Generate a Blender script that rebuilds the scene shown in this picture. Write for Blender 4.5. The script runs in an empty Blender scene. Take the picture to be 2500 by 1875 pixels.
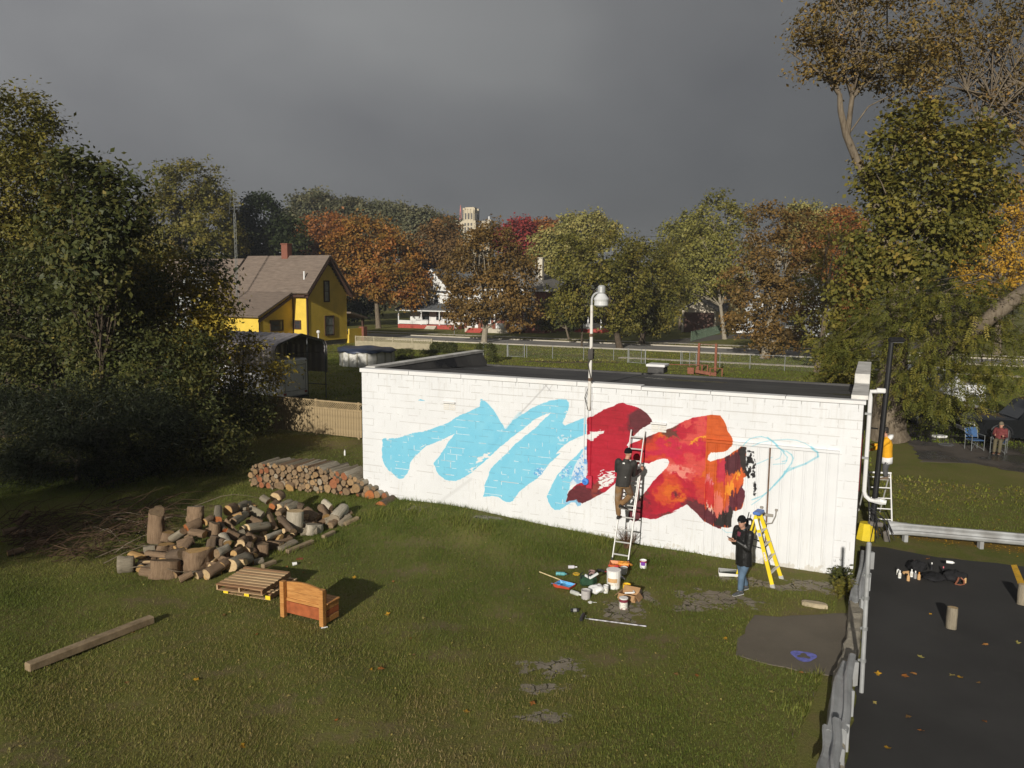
import bpy,math,random
import numpy as np
from mathutils import Vector,Matrix,Euler
SC=bpy.context.scene
COL=SC.collection
R=math.radians
# ------------------------------------------------------------------ camera, sky, sun, exposure
F_PX,PITCH,ROLL,CAM_H=1900.0,7.13,0.5,6.6
cam_d=bpy.data.cameras.new('camera')
cam=bpy.data.objects.new('camera',cam_d)
COL.objects.link(cam)
cam_d.sensor_fit='HORIZONTAL'
cam_d.sensor_width=36.0
cam_d.lens=36.0*F_PX/2500.0
cam_d.clip_start=0.1
cam_d.clip_end=3000.0
_p,_r=R(PITCH),R(ROLL)
FWD=Vector((0,math.cos(_p),-math.sin(_p)))
_rt=Vector((1,0,0));_up=_rt.cross(FWD)
RGT=_rt*math.cos(_r)+_up*math.sin(_r)
UPV=_up*math.cos(_r)-_rt*math.sin(_r)
CAM=Vector((0,0,CAM_H))
_m=Matrix((RGT,UPV,-FWD)).transposed().to_4x4()
_m.translation=CAM
cam.matrix_world=_m
SC.camera=cam
SUN_AZ,SUN_EL=20.0,18.5
world=bpy.data.worlds.new('World')
SC.world=world
world.use_nodes=True
wt=world.node_tree
for n in list(wt.nodes):wt.nodes.remove(n)
def wn(t,**k):
 n=wt.nodes.new(t)
 for a,b in k.items():setattr(n,a,b)
 return n
w_out=wn('ShaderNodeOutputWorld');w_bg=wn('ShaderNodeBackground')
w_sky=wn('ShaderNodeTexSky',sky_type='NISHITA',sun_disc=False)
w_sky.sun_elevation=R(SUN_EL)
w_sky.sun_rotation=R(180+SUN_AZ)
w_tc=wn('ShaderNodeTexCoord');w_map=wn('ShaderNodeMapping')
w_map.inputs['Scale'].default_value=(1.0,1.0,1.5)
w_n1=wn('ShaderNodeTexNoise');w_n1.inputs['Scale'].default_value=1.7;w_n1.inputs['Detail'].default_value=4.5
w_n1.inputs['Roughness'].default_value=0.46
w_n1.inputs['Distortion'].default_value=0.15
w_cr=wn('ShaderNodeValToRGB')
cr=w_cr.color_ramp
cr.elements[0].position=0.30;cr.elements[0].color=(0.60,0.59,0.665,1)
cr.elements[1].position=0.70;cr.elements[1].color=(1.70,1.71,1.70,1)
w_sep=wn('ShaderNodeSeparateXYZ')
w_zr=wn('ShaderNodeMapRange');w_zr.inputs['From Min'].default_value=-0.02;w_zr.inputs['From Max'].default_value=0.30
w_zr.inputs['To Min'].default_value=0.60;w_zr.inputs['To Max'].default_value=1.14
w_xr=wn('ShaderNodeMapRange');w_xr.inputs['From Min'].default_value=-0.7;w_xr.inputs['From Max'].default_value=0.62
w_xr.inputs['To Min'].default_value=1.66;w_xr.inputs['To Max'].default_value=0.40
w_mu=wn('ShaderNodeMath',operation='MULTIPLY')
w_vm=wn('ShaderNodeVectorMath',operation='SCALE')
w_mix=wn('ShaderNodeMix',data_type='RGBA');w_mix.inputs[0].default_value=0.975
L_=wt.links.new
L_(w_tc.outputs['Generated'],w_map.inputs['Vector']);L_(w_map.outputs[0],w_n1.inputs['Vector'])
L_(w_n1.outputs['Fac'],w_cr.inputs['Fac'])
L_(w_tc.outputs['Generated'],w_sep.inputs[0]);L_(w_sep.outputs['Z'],w_zr.inputs['Value']);L_(w_sep.outputs['X'],w_xr.inputs['Value'])
L_(w_zr.outputs[0],w_mu.inputs[0]);L_(w_xr.outputs[0],w_mu.inputs[1])
L_(w_cr.outputs['Color'],w_vm.inputs[0]);L_(w_mu.outputs[0],w_vm.inputs['Scale'])
L_(w_sky.outputs[0],w_mix.inputs[6]);L_(w_vm.outputs[0],w_mix.inputs[7])
L_(w_mix.outputs[2],w_bg.inputs['Color']);w_bg.inputs['Strength'].default_value=0.115
L_(w_bg.outputs[0],w_out.inputs['Surface'])
sun_d=bpy.data.lights.new('sun','SUN');sun_d.energy=4.95;sun_d.angle=R(0.6);sun_d.color=(1.0,0.94,0.84)
sun=bpy.data.objects.new('sun',sun_d);COL.objects.link(sun)
_ld=Vector((math.sin(R(SUN_AZ))*math.cos(R(SUN_EL)),math.cos(R(SUN_AZ))*math.cos(R(SUN_EL)),-math.sin(R(SUN_EL))))
sun.rotation_euler=_ld.to_track_quat('-Z','Y').to_euler()
sun.location=(-20,-60,30)
SC.view_settings.view_transform='Standard';SC.view_settings.look='None'
SC.view_settings.exposure=0.0;SC.view_settings.gamma=1.0;SC.view_settings.use_curve_mapping=False
# ------------------------------------------------------------------ measuring helpers (metres)
def ray(px,py):return FWD*F_PX+RGT*(px-1250.0)-UPV*(py-937.5)
def G(px,py,z=0.0):
 d=ray(px,py);return CAM+d*((z-CAM_H)/d.z)
def DP(px,py,y):
 d=ray(px,py);return CAM+d*(y/d.y)
GA=R(-25.0)
AU=Vector((math.cos(GA),math.sin(GA),0));AV=Vector((-math.sin(GA),math.cos(GA),0))
WO=Vector((-4.50,23.15,0))
def UV(u,v,z=0.0):return WO+AU*u+AV*v+Vector((0,0,z))
def uv_of(p):
 d=Vector((p[0],p[1],0))-WO;return d.dot(AU),d.dot(AV)
def wall_hit(px,py,v=0.0):
 d=ray(px,py);o=CAM-WO-AV*v
 t=-o.dot(AV)/d.dot(AV);q=CAM+d*t-WO
 return q.dot(AU),q.z
def proj_np(P):
 q=P-np.array(CAM)
 z=q@np.array(FWD)
 return 1250+F_PX*(q@np.array(RGT))/z,937.5-F_PX*(q@np.array(UPV))/z
def sst(a,b,x):
 t=np.clip((x-a)/(b-a),0,1);return t*t*(3-2*t)
WALL_L,WALL_H=13.72,4.05
def gz(x,y):
 """height of the lawn"""
 x=np.asarray(x,float);y=np.asarray(y,float)
 u=(x-WO.x)*AU.x+(y-WO.y)*AU.y;v=(x-WO.x)*AV.x+(y-WO.y)*AV.y
 bank=0.22*sst(8.5,1.0,u)*sst(-3.2,-0.3,v)*sst(3.0,0.0,v)*sst(-9,-2,u)
 bank+=0.20*np.exp(-((u-4.6)/2.6)**2-((v+0.5)/1.2)**2)
 bump=0.035*np.sin(x*0.9+1.3)*np.cos(y*0.7+.4)+0.02*np.sin(x*2.3+y*1.7)
 flat=sst(9.5,8.3,u)
 return(bank+bump)*flat*sst(60,40,y)
def gzs(x,y):return float(gz(x,y))
def GG(px,py,dz=0.0):
 z=0.0
 for _ in range(6):
  p=G(px,py,z+dz);z=gzs(p.x,p.y)
 return G(px,py,z+dz)
# ------------------------------------------------------------------ objects
def tag(o,label,cat,group=None,kind=None):
 if label:o['label']=label
 if cat:o['category']=cat
 if group:o['group']=group
 if kind:o['kind']=kind
 return o
def thing(name,label,cat,loc=(0,0,0),rz=0.0,group=None):
 o=bpy.data.objects.new(name,None);COL.objects.link(o)
 o.empty_display_size=0.2
 o.location=loc;o.rotation_euler=(0,0,rz)
 return tag(o,label,cat,group)
def structure(name,mb,mats):
 o=mb.build(name,mats);o['kind']='structure';return o
class MB:
 """collects faces; build() links them as one mesh object"""
 def __init__(s):s.v=[];s.f=[];s.m=[];s.n=0
 def add(s,vs,fs,mi=0,M=None):
  vs=np.asarray(vs,float).reshape(-1,3)
  if M is not None:
   A=np.array(M);vs=vs@A[:3,:3].T+A[:3,3]
  s.v.append(vs);b=s.n
  for f in fs:s.f.append(tuple(i+b for i in f));s.m.append(mi)
  s.n+=len(vs);return s
 def box(s,c,d,rot=None,mi=0,M=None,taper=None):
  x,y,z=d[0]/2,d[1]/2,d[2]/2
  vs=np.array([(-x,-y,-z),(x,-y,-z),(x,y,-z),(-x,y,-z),(-x,-y,z),(x,-y,z),(x,y,z),(-x,y,z)])
  if taper:vs[4:,:2]*=taper
  if rot is not None:vs=vs@np.array(Euler(rot).to_matrix()).T
  vs=vs+np.array(c)
  return s.add(vs,[(3,2,1,0),(4,5,6,7),(0,1,5,4),(1,2,6,5),(2,3,7,6),(3,0,4,7)],mi,M)
 def bbox(s,c,d,b=0.004,rot=None,mi=0,M=None):
  """box with chamfered edges (44 triangles)"""
  h=np.array(d)/2.0;b=min(b,h.min()*0.49)
  vs=[];idx={}
  for ax in range(3):
   for sg in(-1,1):
    for a in(-1,1):
     for c2 in(-1,1):
      p=np.zeros(3);o=[(1,2),(2,0),(0,1)][ax]
      p[ax]=sg*h[ax];p[o[0]]=a*(h[o[0]]-b);p[o[1]]=c2*(h[o[1]]-b)
      sgn=[0,0,0];sgn[ax]=sg;sgn[o[0]]=a;sgn[o[1]]=c2
      idx[(ax,)+tuple(sgn)]=len(vs);vs.append(p)
  fs=[]
  def q(ax,s3):return idx[(ax,)+tuple(s3)]
  def nrm(f):
   P=np.array([vs[i]for i in f]);n=np.cross(P[1]-P[0],P[2]-P[0])
   return f if n@P.mean(0)>0 else f[::-1]
  for ax in range(3):
   o=[(1,2),(2,0),(0,1)][ax]
   for sg in(-1,1):
    f=[]
    for a,c2 in((-1,-1),(1,-1),(1,1),(-1,1)):
     t=[0,0,0];t[ax]=sg;t[o[0]]=a;t[o[1]]=c2;f.append(q(ax,t))
    fs.append(nrm(tuple(f)))
  for ax in range(3):
   o=[(1,2),(2,0),(0,1)][ax]
   for a in(-1,1):
    for c2 in(-1,1):
     def t_(sg):
      t=[0,0,0];t[ax]=sg;t[o[0]]=a;t[o[1]]=c2;return t
     fs.append(nrm((q(o[0],t_(-1)),q(o[0],t_(1)),q(o[1],t_(1)),q(o[1],t_(-1)))))
  for a in(-1,1):
   for c2 in(-1,1):
    for e in(-1,1):
     t=(a,c2,e);fs.append(nrm((q(0,t),q(1,t),q(2,t))))
  vs=np.array(vs)
  if rot is not None:vs=vs@np.array(Euler(rot).to_matrix()).T
  return s.add(vs+np.array(c),fs,mi,M)
 def tube(s,pts,rad,k=8,caps=True,mi=0,M=None,capmi=None):
  P=[Vector(p)for p in pts];n=len(P)
  if not hasattr(rad,'__len__'):rad=[rad]*n
  vs=[];fs=[]
  t0=(P[1]-P[0]).normalized()
  ref=Vector((0,0,1))if abs(t0.z)<0.9 else Vector((1,0,0))
  x=t0.cross(ref).normalized()
  for i in range(n):
   t=(P[min(i+1,n-1)]-P[max(i-1,0)])
   t=t.normalized()if t.length>1e-9 else t0
   x=(x-t*x.dot(t)).normalized();y=t.cross(x)
   for j in range(k):
    a=2*math.pi*j/k
    vs.append(tuple(P[i]+(x*math.cos(a)+y*math.sin(a))*rad[i]))
  for i in range(n-1):
   for j in range(k):
    a,b=i*k+j,i*k+(j+1)%k
    fs.append((a,b,b+k,a+k))
  s.add(vs,fs,mi,M)
  if caps:
   cm=mi if capmi is None else capmi
   s.f.append(tuple(s.n-n*k+j for j in range(k))[::-1]);s.m.append(cm)
   s.f.append(tuple(s.n-k+j for j in range(k)));s.m.append(cm)
  return s
 def lathe(s,prof,k=16,c=(0,0,0),mi=0,M=None,close=True):
  """prof: (r, z) from bottom to top"""
  vs=[];fs=[]
  for r,z in prof:
   for j in range(k):
    a=2*math.pi*j/k;vs.append((c[0]+r*math.cos(a),c[1]+r*math.sin(a),c[2]+z))
  for i in range(len(prof)-1):
   for j in range(k):
    a,b=i*k+j,i*k+(j+1)%k
    fs.append((a,b,b+k,a+k))
  if close:
   fs.append(tuple(range(k))[::-1]);fs.append(tuple(len(prof)*k-k+j for j in range(k)))
  return s.add(vs,fs,mi,M)
 def prism(s,poly,h0,h1,mi=0,M=None,topmi=None):
  """poly in xy (anticlockwise), extruded from z h0 to h1"""
  n=len(poly)
  vs=[(x,y,h0)for x,y in poly]+[(x,y,h1)for x,y in poly]
  fs=[(i,(i+1)%n,n+(i+1)%n,n+i)for i in range(n)]
  s.add(vs,fs,mi,M)
  s.f.append(tuple(s.n-2*n+i for i in range(n))[::-1]);s.m.append(mi)
  s.f.append(tuple(s.n-n+i for i in range(n)));s.m.append(mi if topmi is None else topmi)
  return s
 def quad(s,a,b,c,d,mi=0,M=None):return s.add([a,b,c,d],[(0,1,2,3)],mi,M)
 def sphere(s,c,r,k=10,m=6,mi=0,M=None,sq=(1,1,1)):
  prof=[(math.sin(math.pi*i/m)*r+1e-5,-math.cos(math.pi*i/m)*r)for i in range(m+1)]
  b=len(s.v);s.lathe(prof,k,(0,0,0),mi,None,False)
  vs=s.v[-1]*np.array(sq)+np.array(c)
  if M is not None:
   A=np.array(M);vs=vs@A[:3,:3].T+A[:3,3]
  s.v[-1]=vs;return s
 def mesh(s,name,mats,smooth=False):
  me=bpy.data.meshes.new(name)
  V=np.concatenate(s.v)if s.v else np.zeros((0,3))
  me.from_pydata(V.tolist(),[],s.f)
  if not isinstance(mats,(list,tuple)):mats=[mats]
  for m in mats:me.materials.append(m)
  if any(s.m):me.polygons.foreach_set('material_index',s.m)
  if smooth:me.polygons.foreach_set('use_smooth',[True]*len(me.polygons))
  me.update();return me
 def build(s,name,mats,parent=None,smooth=False,**k):
  o=bpy.data.objects.new(name,s.mesh(name,mats,smooth));COL.objects.link(o)
  if parent is not None:o.parent=parent
  return o
def obj(name,mesh,parent=None,loc=None,rot=None):
 o=bpy.data.objects.new(name,mesh);COL.objects.link(o)
 if parent is not None:o.parent=parent
 if loc is not None:o.location=loc
 if rot is not None:o.rotation_euler=rot
 return o
def auto_smooth(o,ang=40):
 me=o.data
 me.polygons.foreach_set('use_smooth',[True]*len(me.polygons))
 try:me.set_sharp_from_angle(angle=R(ang))
 except Exception:pass
 return o
def kids(o):return list(o.children)
def dup_tree(o,parent=None,loc=None,rz=None,label=None):
 c=o.copy();COL.objects.link(c);c.parent=parent
 if loc is not None:c.location=loc
 if rz is not None:c.rotation_euler.z=rz
 if label:c['label']=label
 for ch in list(o.children):dup_tree(ch,c)
 return c
def np_mesh(name,V,Fc,mats,attrs=None,smooth=False):
 """fast mesh from arrays; Fc is (m, k)"""
 me=bpy.data.meshes.new(name)
 nv,(m,k)=len(V),Fc.shape
 me.vertices.add(nv);me.vertices.foreach_set('co',np.ascontiguousarray(V,np.float32).ravel())
 me.loops.add(m*k);me.loops.foreach_set('vertex_index',np.ascontiguousarray(Fc,np.int32).ravel())
 me.polygons.add(m);me.polygons.foreach_set('loop_start',np.arange(0,m*k,k,dtype=np.int32))
 try:me.polygons.foreach_set('loop_total',np.full(m,k,np.int32))
 except Exception:pass
 if not isinstance(mats,(list,tuple)):mats=[mats]
 for x in mats:me.materials.append(x)
 for an,av in(attrs or{}).items():
  a=me.attributes.new(an,'FLOAT','FACE');a.data.foreach_set('value',np.ascontiguousarray(av,np.float32))
 if smooth:me.polygons.foreach_set('use_smooth',np.ones(m,bool))
 me.update(calc_edges=True);me.validate()
 return me
# ------------------------------------------------------------------ materials
def s2l(c):
 c=np.asarray(c,float)/255.0
 return np.where(c<=0.04045,c/12.92,((c+0.055)/1.055)**2.4)
class Mat:
 def __init__(s,name,rough=0.7,spec=0.3,metal=0.0):
  s.m=bpy.data.materials.new(name);s.m.use_nodes=True;s.t=s.m.node_tree
  s.b=s.t.nodes['Principled BSDF']
  s.b.inputs['Roughness'].default_value=rough;s.b.inputs['Metallic'].default_value=metal
  s.b.inputs['Specular IOR Level'].default_value=spec
  s._tc=None
 def node(s,t,ins=None,**k):
  n=s.t.nodes.new(t)
  for a,b in k.items():setattr(n,a,b)
  for a,b in(ins or{}).items():
   if hasattr(b,'is_linked')or hasattr(b,'links'):s.t.links.new(b,n.inputs[a])
   else:n.inputs[a].default_value=b
  return n
 def link(s,a,b):s.t.links.new(a,b)
 def coord(s,which='Object'):
  if s._tc is None:s._tc=s.node('ShaderNodeTexCoord')
  return s._tc.outputs[which]
 def pos(s):return s.node('ShaderNodeNewGeometry').outputs['Position']
 def noise(s,scale,detail=4,rough=0.55,vec=None,dist=0.0,stretch=None):
  vec=vec if vec is not None else s.coord()
  if stretch is not None:vec=s.node('ShaderNodeMapping',{'Vector':vec,'Scale':stretch}).outputs[0]
  return s.node('ShaderNodeTexNoise',{'Vector':vec,'Scale':scale,'Detail':detail,'Roughness':rough,'Distortion':dist}).outputs['Fac']
 def voro(s,scale,vec=None,feature='F1',out='Distance',rnd=1.0):
  vec=vec if vec is not None else s.coord()
  n=s.node('ShaderNodeTexVoronoi',{'Vector':vec,'Scale':scale,'Randomness':rnd},feature=feature)
  return n.outputs[out]
 def ramp(s,fac,stops,interp='LINEAR'):
  n=s.node('ShaderNodeValToRGB',{'Fac':fac});c=n.color_ramp;c.interpolation=interp
  while len(c.elements)<len(stops):c.elements.new(0.5)
  for e,(p,col)in zip(c.elements,stops):
   e.position=p
   e.color=(col,col,col,1)if not hasattr(col,'__len__')else tuple(col)[:3]+(1,)
  return n.outputs['Color']
 def mix(s,f,a,b,mode='MIX'):
  n=s.node('ShaderNodeMix',data_type='RGBA',blend_type=mode)
  for i,x in((0,f),(6,a),(7,b)):
   if hasattr(x,'links'):s.link(x,n.inputs[i])
   elif i==0:n.inputs[0].default_value=x
   else:n.inputs[i].default_value=tuple(x)[:3]+(1,)
  return n.outputs[2]
 def math(s,op,a,b=0.0,clamp=False):
  n=s.node('ShaderNodeMath',operation=op);n.use_clamp=clamp
  for i,x in((0,a),(1,b)):
   if hasattr(x,'links'):s.link(x,n.inputs[i])
   else:n.inputs[i].default_value=x
  return n.outputs[0]
 def color(s,c):
  if hasattr(c,'links'):s.link(c,s.b.inputs['Base Color'])
  else:s.b.inputs['Base Color'].default_value=tuple(c)[:3]+(1,)
  return s
 def rough(s,c):s.link(c,s.b.inputs['Roughness']);return s
 def bump(s,h,strength=0.3,dist=0.02):
  n=s.node('ShaderNodeBump',{'Height':h,'Strength':strength,'Distance':dist})
  s.link(n.outputs[0],s.b.inputs['Normal']);return s
def simple(name,col,rough=0.7,spec=0.3,metal=0.0,var=0.18,scale=6.0,bump=0.0,bscale=40.0,dirt=None):
 m=Mat(name,rough,spec,metal)
 c=np.asarray(col,float)
 n=m.noise(scale,5)
 k=m.ramp(n,[(0.3,c*(1-var)),(0.7,np.minimum(c*(1+var),1))])
 if dirt is not None:
  d=m.ramp(m.noise(scale*0.45,6,0.65),[(0.48,0.0),(0.72,dirt[3]if len(dirt)>3 else 0.6)])
  k=m.mix(d,k,dirt[:3])
 m.color(k)
 if bump:m.bump(m.noise(bscale,4),bump)
 return m.m
# ------------------------------------------------------------------ ground
rng=np.random.default_rng(7)
def fnoise(shape,cell,seed,octaves=4,gain=0.55):
 """tileless value noise, 0..1"""
 r=np.random.default_rng(seed);out=np.zeros(shape);amp=1;tot=0
 for o in range(octaves):
  c=np.maximum(np.asarray(cell,float)/2**o,1.0)*np.ones(2)
  gy,gx=int(shape[0]/c[0])+3,int(shape[1]/c[1])+3
  g=r.random((gy,gx))
  yy=np.arange(shape[0])/c[0];xx=np.arange(shape[1])/c[1]
  y0=yy.astype(int);x0=xx.astype(int)
  fy=yy-y0;fx=xx-x0;fy=fy*fy*(3-2*fy);fx=fx*fx*(3-2*fx)
  a=g[y0][:,x0]*(1-fx)+g[y0][:,x0+1]*fx
  b=g[y0+1][:,x0]*(1-fx)+g[y0+1][:,x0+1]*fx
  out+=amp*(a*(1-fy)[:,None]+b*fy[:,None]);tot+=amp;amp*=gain
 return out/tot
def in_poly(X,Y,poly):
 X=np.asarray(X);Y=np.asarray(Y);ins=np.zeros(X.shape,bool)
 P=np.asarray(poly,float)
 sel=(X>=P[:,0].min())&(X<=P[:,0].max())&(Y>=P[:,1].min())&(Y<=P[:,1].max())
 x=X[sel];y=Y[sel];c=np.zeros(x.shape,bool)
 for i in range(len(P)):
  x1,y1=P[i-1];x2,y2=P[i]
  if y1==y2:continue
  t=(y1>y)!=(y2>y)
  c^=t&(x<(x2-x1)*(y-y1)/(y2-y1)+x1)
 ins[sel]=c;return ins
def blob(X,Y,px,py,rx,ry,ang=0.0):
 """soft spot on the ground, centred where photo point (px, py) meets it"""
 q=G(px,py);dx=X-q.x;dy=Y-q.y;c,s=math.cos(ang),math.sin(ang)
 return np.exp(-(((dx*c+dy*s)/rx)**2+((-dx*s+dy*c)/ry)**2))
def ground_material():
 m=Mat('lawn_ground',0.95,0.1)
 P=m.pos()
 dirt=m.node('ShaderNodeAttribute',attribute_name='dirt').outputs['Fac']
 conc=m.node('ShaderNodeAttribute',attribute_name='conc').outputs['Fac']
 litter=m.node('ShaderNodeAttribute',attribute_name='litter').outputs['Fac']
 n1=m.noise(0.35,5,0.6,P);n2=m.noise(2.6,6,0.65,P);n3=m.noise(22,4,0.7,P);n4=m.noise(90,3,0.7,P)
 g=m.ramp(n1,[(0.30,(0.10,0.120,0.024)),(0.5,(0.150,0.158,0.038)),(0.7,(0.20,0.178,0.060))])
 g=m.mix(m.ramp(n2,[(0.46,0),(0.70,0.80)]),g,(0.19,0.145,0.068))
 g=m.mix(m.ramp(n3,[(0.35,0.0),(0.75,0.6)]),g,(0.055,0.060,0.018))
 g=m.mix(m.ramp(n4,[(0.5,0.0),(0.8,0.5)]),g,(0.21,0.19,0.06))
 d=m.ramp(n3,[(0.25,(0.11,0.085,0.042)),(0.75,(0.22,0.175,0.090))])
 d=m.mix(m.ramp(m.noise(38,5,0.75,P),[(0.5,0),(0.75,0.6)]),d,(0.17,0.14,0.08))
 df=m.math('ADD',dirt,m.math('MULTIPLY',m.math('SUBTRACT',n2,0.5),1.6))
 df=m.ramp(df,[(0.38,0),(0.78,.9)])
 c=m.mix(df,g,d)
 ck=m.ramp(n2,[(0.3,(0.20,0.175,0.135)),(0.7,(0.34,0.30,0.235))])
 ck=m.mix(m.ramp(m.noise(160,3,0.8,P),[(0.42,0),(0.7,0.55)]),ck,(0.10,0.085,0.06))
 vv=m.node('ShaderNodeVectorMath',{0:P},operation='ADD')
 nn=m.node('ShaderNodeTexNoise',{'Vector':P,'Scale':3.0,'Detail':4}).outputs['Color']
 m.link(m.node('ShaderNodeVectorMath',{0:nn,'Scale':0.35},operation='SCALE').outputs[0],vv.inputs[1])
 cr_=m.voro(3.4,vv.outputs[0],'DISTANCE_TO_EDGE')
 crack=m.ramp(cr_,[(0.012,1.0),(0.045,0.0)])
 ck=m.mix(crack,ck,(0.045,0.042,0.022))
 cf=m.ramp(m.math('ADD',conc,m.math('MULTIPLY',m.math('SUBTRACT',m.noise(3.4,6,0.68,P),0.5),2.2)),[(0.52,0),(0.58,1)])
 c=m.mix(cf,c,ck)
 lf=m.ramp(m.math('ADD',litter,m.math('MULTIPLY',m.math('SUBTRACT',n3,0.5),1.2)),[(0.45,0),(0.7,0.85)])
 c=m.mix(lf,c,m.ramp(n4,[(0.3,(0.10,0.062,0.02)),(0.7,(0.26,0.17,0.035))]))
 m.color(c)
 h=m.math('ADD',m.math('MULTIPLY',n3,0.8),m.math('MULTIPLY',n4,0.5))
 m.bump(h,0.9,0.03)
 return m.m
M_ground=ground_material()
def graded(lo,hi,flo,fhi,fine,grow=1.18):
 a=list(np.arange(flo,fhi+1e-6,fine));s=fine
 while a[-1]<hi:s*=grow;a.append(a[-1]+s)
 s=fine
 while a[0]>lo:s*=grow;a.insert(0,a[0]-s)
 return np.array(a)
gx_=graded(-700,700,-17,13,0.14);gy_=graded(-60,1200,9.5,32,0.14)
XX,YY=np.meshgrid(gx_,gy_);ZZ=gz(XX,YY)
uu=(XX-WO.x)*AU.x+(YY-WO.y)*AU.y;vv_=(XX-WO.x)*AV.x+(YY-WO.y)*AV.y
dirt=np.zeros_like(XX);conc=np.zeros_like(XX);litter=np.zeros_like(XX)
for a in((1590,1352,1.3,.5,-.4),(1830,1392,1.7,.5,-.4),(1690,1400,1.2,.5),(2010,1440,1.2,.4,-.4),(1940,1395,1.6,.35,-.4),(1975,1500,1.0,.5),
    (240,1330,1.6,.5),(480,1400,1.6,.6),(800,1085,2.2,1.4),(860,1080,1.2,1.2),(1000,1390,.9,.5),(1180,1285,.8,.35),(300,1720,.8,.3),
    (120,1860,.9,.4),(560,1245,1.4,1.0),(1560,1600,.8,.6),(1500,1520,.8,.5),(1370,1390,1.0,.3),(120,1290,2.5,1.0),(2170,1340,2,.35,-.4),(2010,1370,.4,.3),(1060,1530,1.3,.45,.3),(1110,1600,.9,.4,-.3),(1480,1610,.8,.45),(690,1720,1.1,.4,.4),(900,1790,1.3,.4),(1240,1500,.8,.4),(390,1470,1.2,.5),(60,1830,1.2,.5),(1330,1830,1.0,.4),(560,1640,1.0,.4,.2),(1000,1330,1.3,.5),(1620,1560,.8,.4),(250,1560,1.2,.4)):
 dirt=np.maximum(dirt,blob(XX,YY,*a)*.62)
for a in((1520,1490,.55,.8),(1555,1455,.5,.5),(1750,1460,1.1,.55,-.25),(1690,1480,.6,.35),(1860,1425,1.3,.30,-.45),(1985,1428,.75,.42,-.4),
    (1350,1625,.7,.42),(1320,1680,.55,.25),(1330,1750,.5,.25),(1190,1290,.5,.2),(1015,1265,.35,.3)):
 conc=np.maximum(conc,blob(XX,YY,*a)*0.85)
litter=np.maximum(litter,0.55*sst(68,69.5,vv_)*sst(86,70,vv_));litter=np.maximum(litter,0.75*sst(26,38,vv_)*sst(62,52,vv_)*sst(20,28,uu)*0.6)
litter=np.maximum(litter,0.9*np.exp(-((vv_-4.2)/.7)**2)*sst(13.9,15,uu))
litter=np.maximum(litter,0.35*sst(13.9,16,uu)*sst(2,6,vv_)*sst(22,12,vv_))
litter=np.maximum(litter,0.45*sst(-2,-6,uu)*sst(1,6,vv_)*sst(20,12,vv_))
dirt=np.maximum(dirt,0.55*sst(13.9,15,uu)*sst(7,10,vv_)*sst(13,11,vv_)*.7)
def ground_sheet():
 ny,nx=XX.shape
 V=np.stack([XX.ravel(),YY.ravel(),ZZ.ravel()],1)
 i=np.arange(ny*nx).reshape(ny,nx)
 Fc=np.stack([i[:-1,:-1],i[:-1,1:],i[1:,1:],i[1:,:-1]],-1).reshape(-1,4)
 me=np_mesh('ground',V,Fc,M_ground,smooth=True)
 for nme,arr in(('dirt',dirt),('conc',conc),('litter',litter)):
  a=me.attributes.new(nme,'FLOAT','POINT');a.data.foreach_set('value',arr.ravel().astype(np.float32))
 o=obj('ground',me);o['kind']='structure';o['label']='trodden autumn lawn with bare earth and broken concrete patches'
 return o
ground_sheet()
def asphalt(name,base,wet=0.0,specks=0.5,rough=0.85):
 m=Mat(name,rough,0.3)
 P=m.pos();c=np.array(base)
 k=m.ramp(m.noise(0.5,5,0.6,P),[(0.3,c*0.8),(0.7,c*1.25)])
 k=m.mix(m.ramp(m.noise(140,2,0.8,P),[(0.55,0),(0.8,specks)]),k,tuple(c*2.6))
 k=m.mix(m.ramp(m.noise(3.0,6,0.7,P),[(0.6,0),(0.85,0.35)]),k,tuple(c*1.9+np.array((0.02,0.015,0.006))))
 m.color(k);m.bump(m.noise(180,3,0.8,P),0.35,0.01)
 if wet:
  w=m.ramp(m.noise(0.45,4,0.5,P),[(0.46,rough),(0.55,0.06)]);m.rough(w)
  m.color(m.mix(m.ramp(m.noise(0.45,4,0.5,P),[(0.44,0),(0.55,0.75)]),k,tuple(c*0.3)))
 return m.m
M_lot=asphalt('parking_asphalt',(0.036,0.035,0.034),0,0.3)
M_road=asphalt('street_asphalt',(0.20,0.19,0.175),0,0.2)
M_drive=asphalt('driveway_asphalt',(0.095,0.085,0.072),0,0.3)
M_wet=asphalt('wet_driveway',(0.085,0.072,0.06),1,0.3)
M_pad=asphalt('old_asphalt_pad',(0.105,0.09,0.068),0,0.8)
M_walk=simple('concrete_walk',(0.42,0.38,0.31),0.9,var=.12,scale=1.2)
def sheet(name,pts,mat,z,label=None,ragged=0.0,seed=1,thick=0.02):
 """a thin laid sheet; pts are world points; ragged edges by subdivision"""
 P=[Vector((p[0],p[1],0))for p in pts];r=random.Random(seed);out=[]
 for i,p in enumerate(P):
  q=P[(i+1)%len(P)];L=(q-p).length;n=max(1,int(L/0.25))if ragged else 1
  nn=Vector((-(q-p).y,(q-p).x,0)).normalized()
  for j in range(n):
   t=p.lerp(q,j/n)
   if ragged:t=t+nn*r.uniform(-ragged,ragged)
   out.append((t.x,t.y))
 a=sum(out[i-1][0]*out[i][1]-out[i][0]*out[i-1][1]for i in range(len(out)))
 if a<0:out=out[::-1]
 mb=MB();mb.prism(out,z-thick,z)
 o=structure(name,mb,mat)
 if label:o['label']=label
 return o
Gp=lambda x,y:G(x,y)
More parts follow.
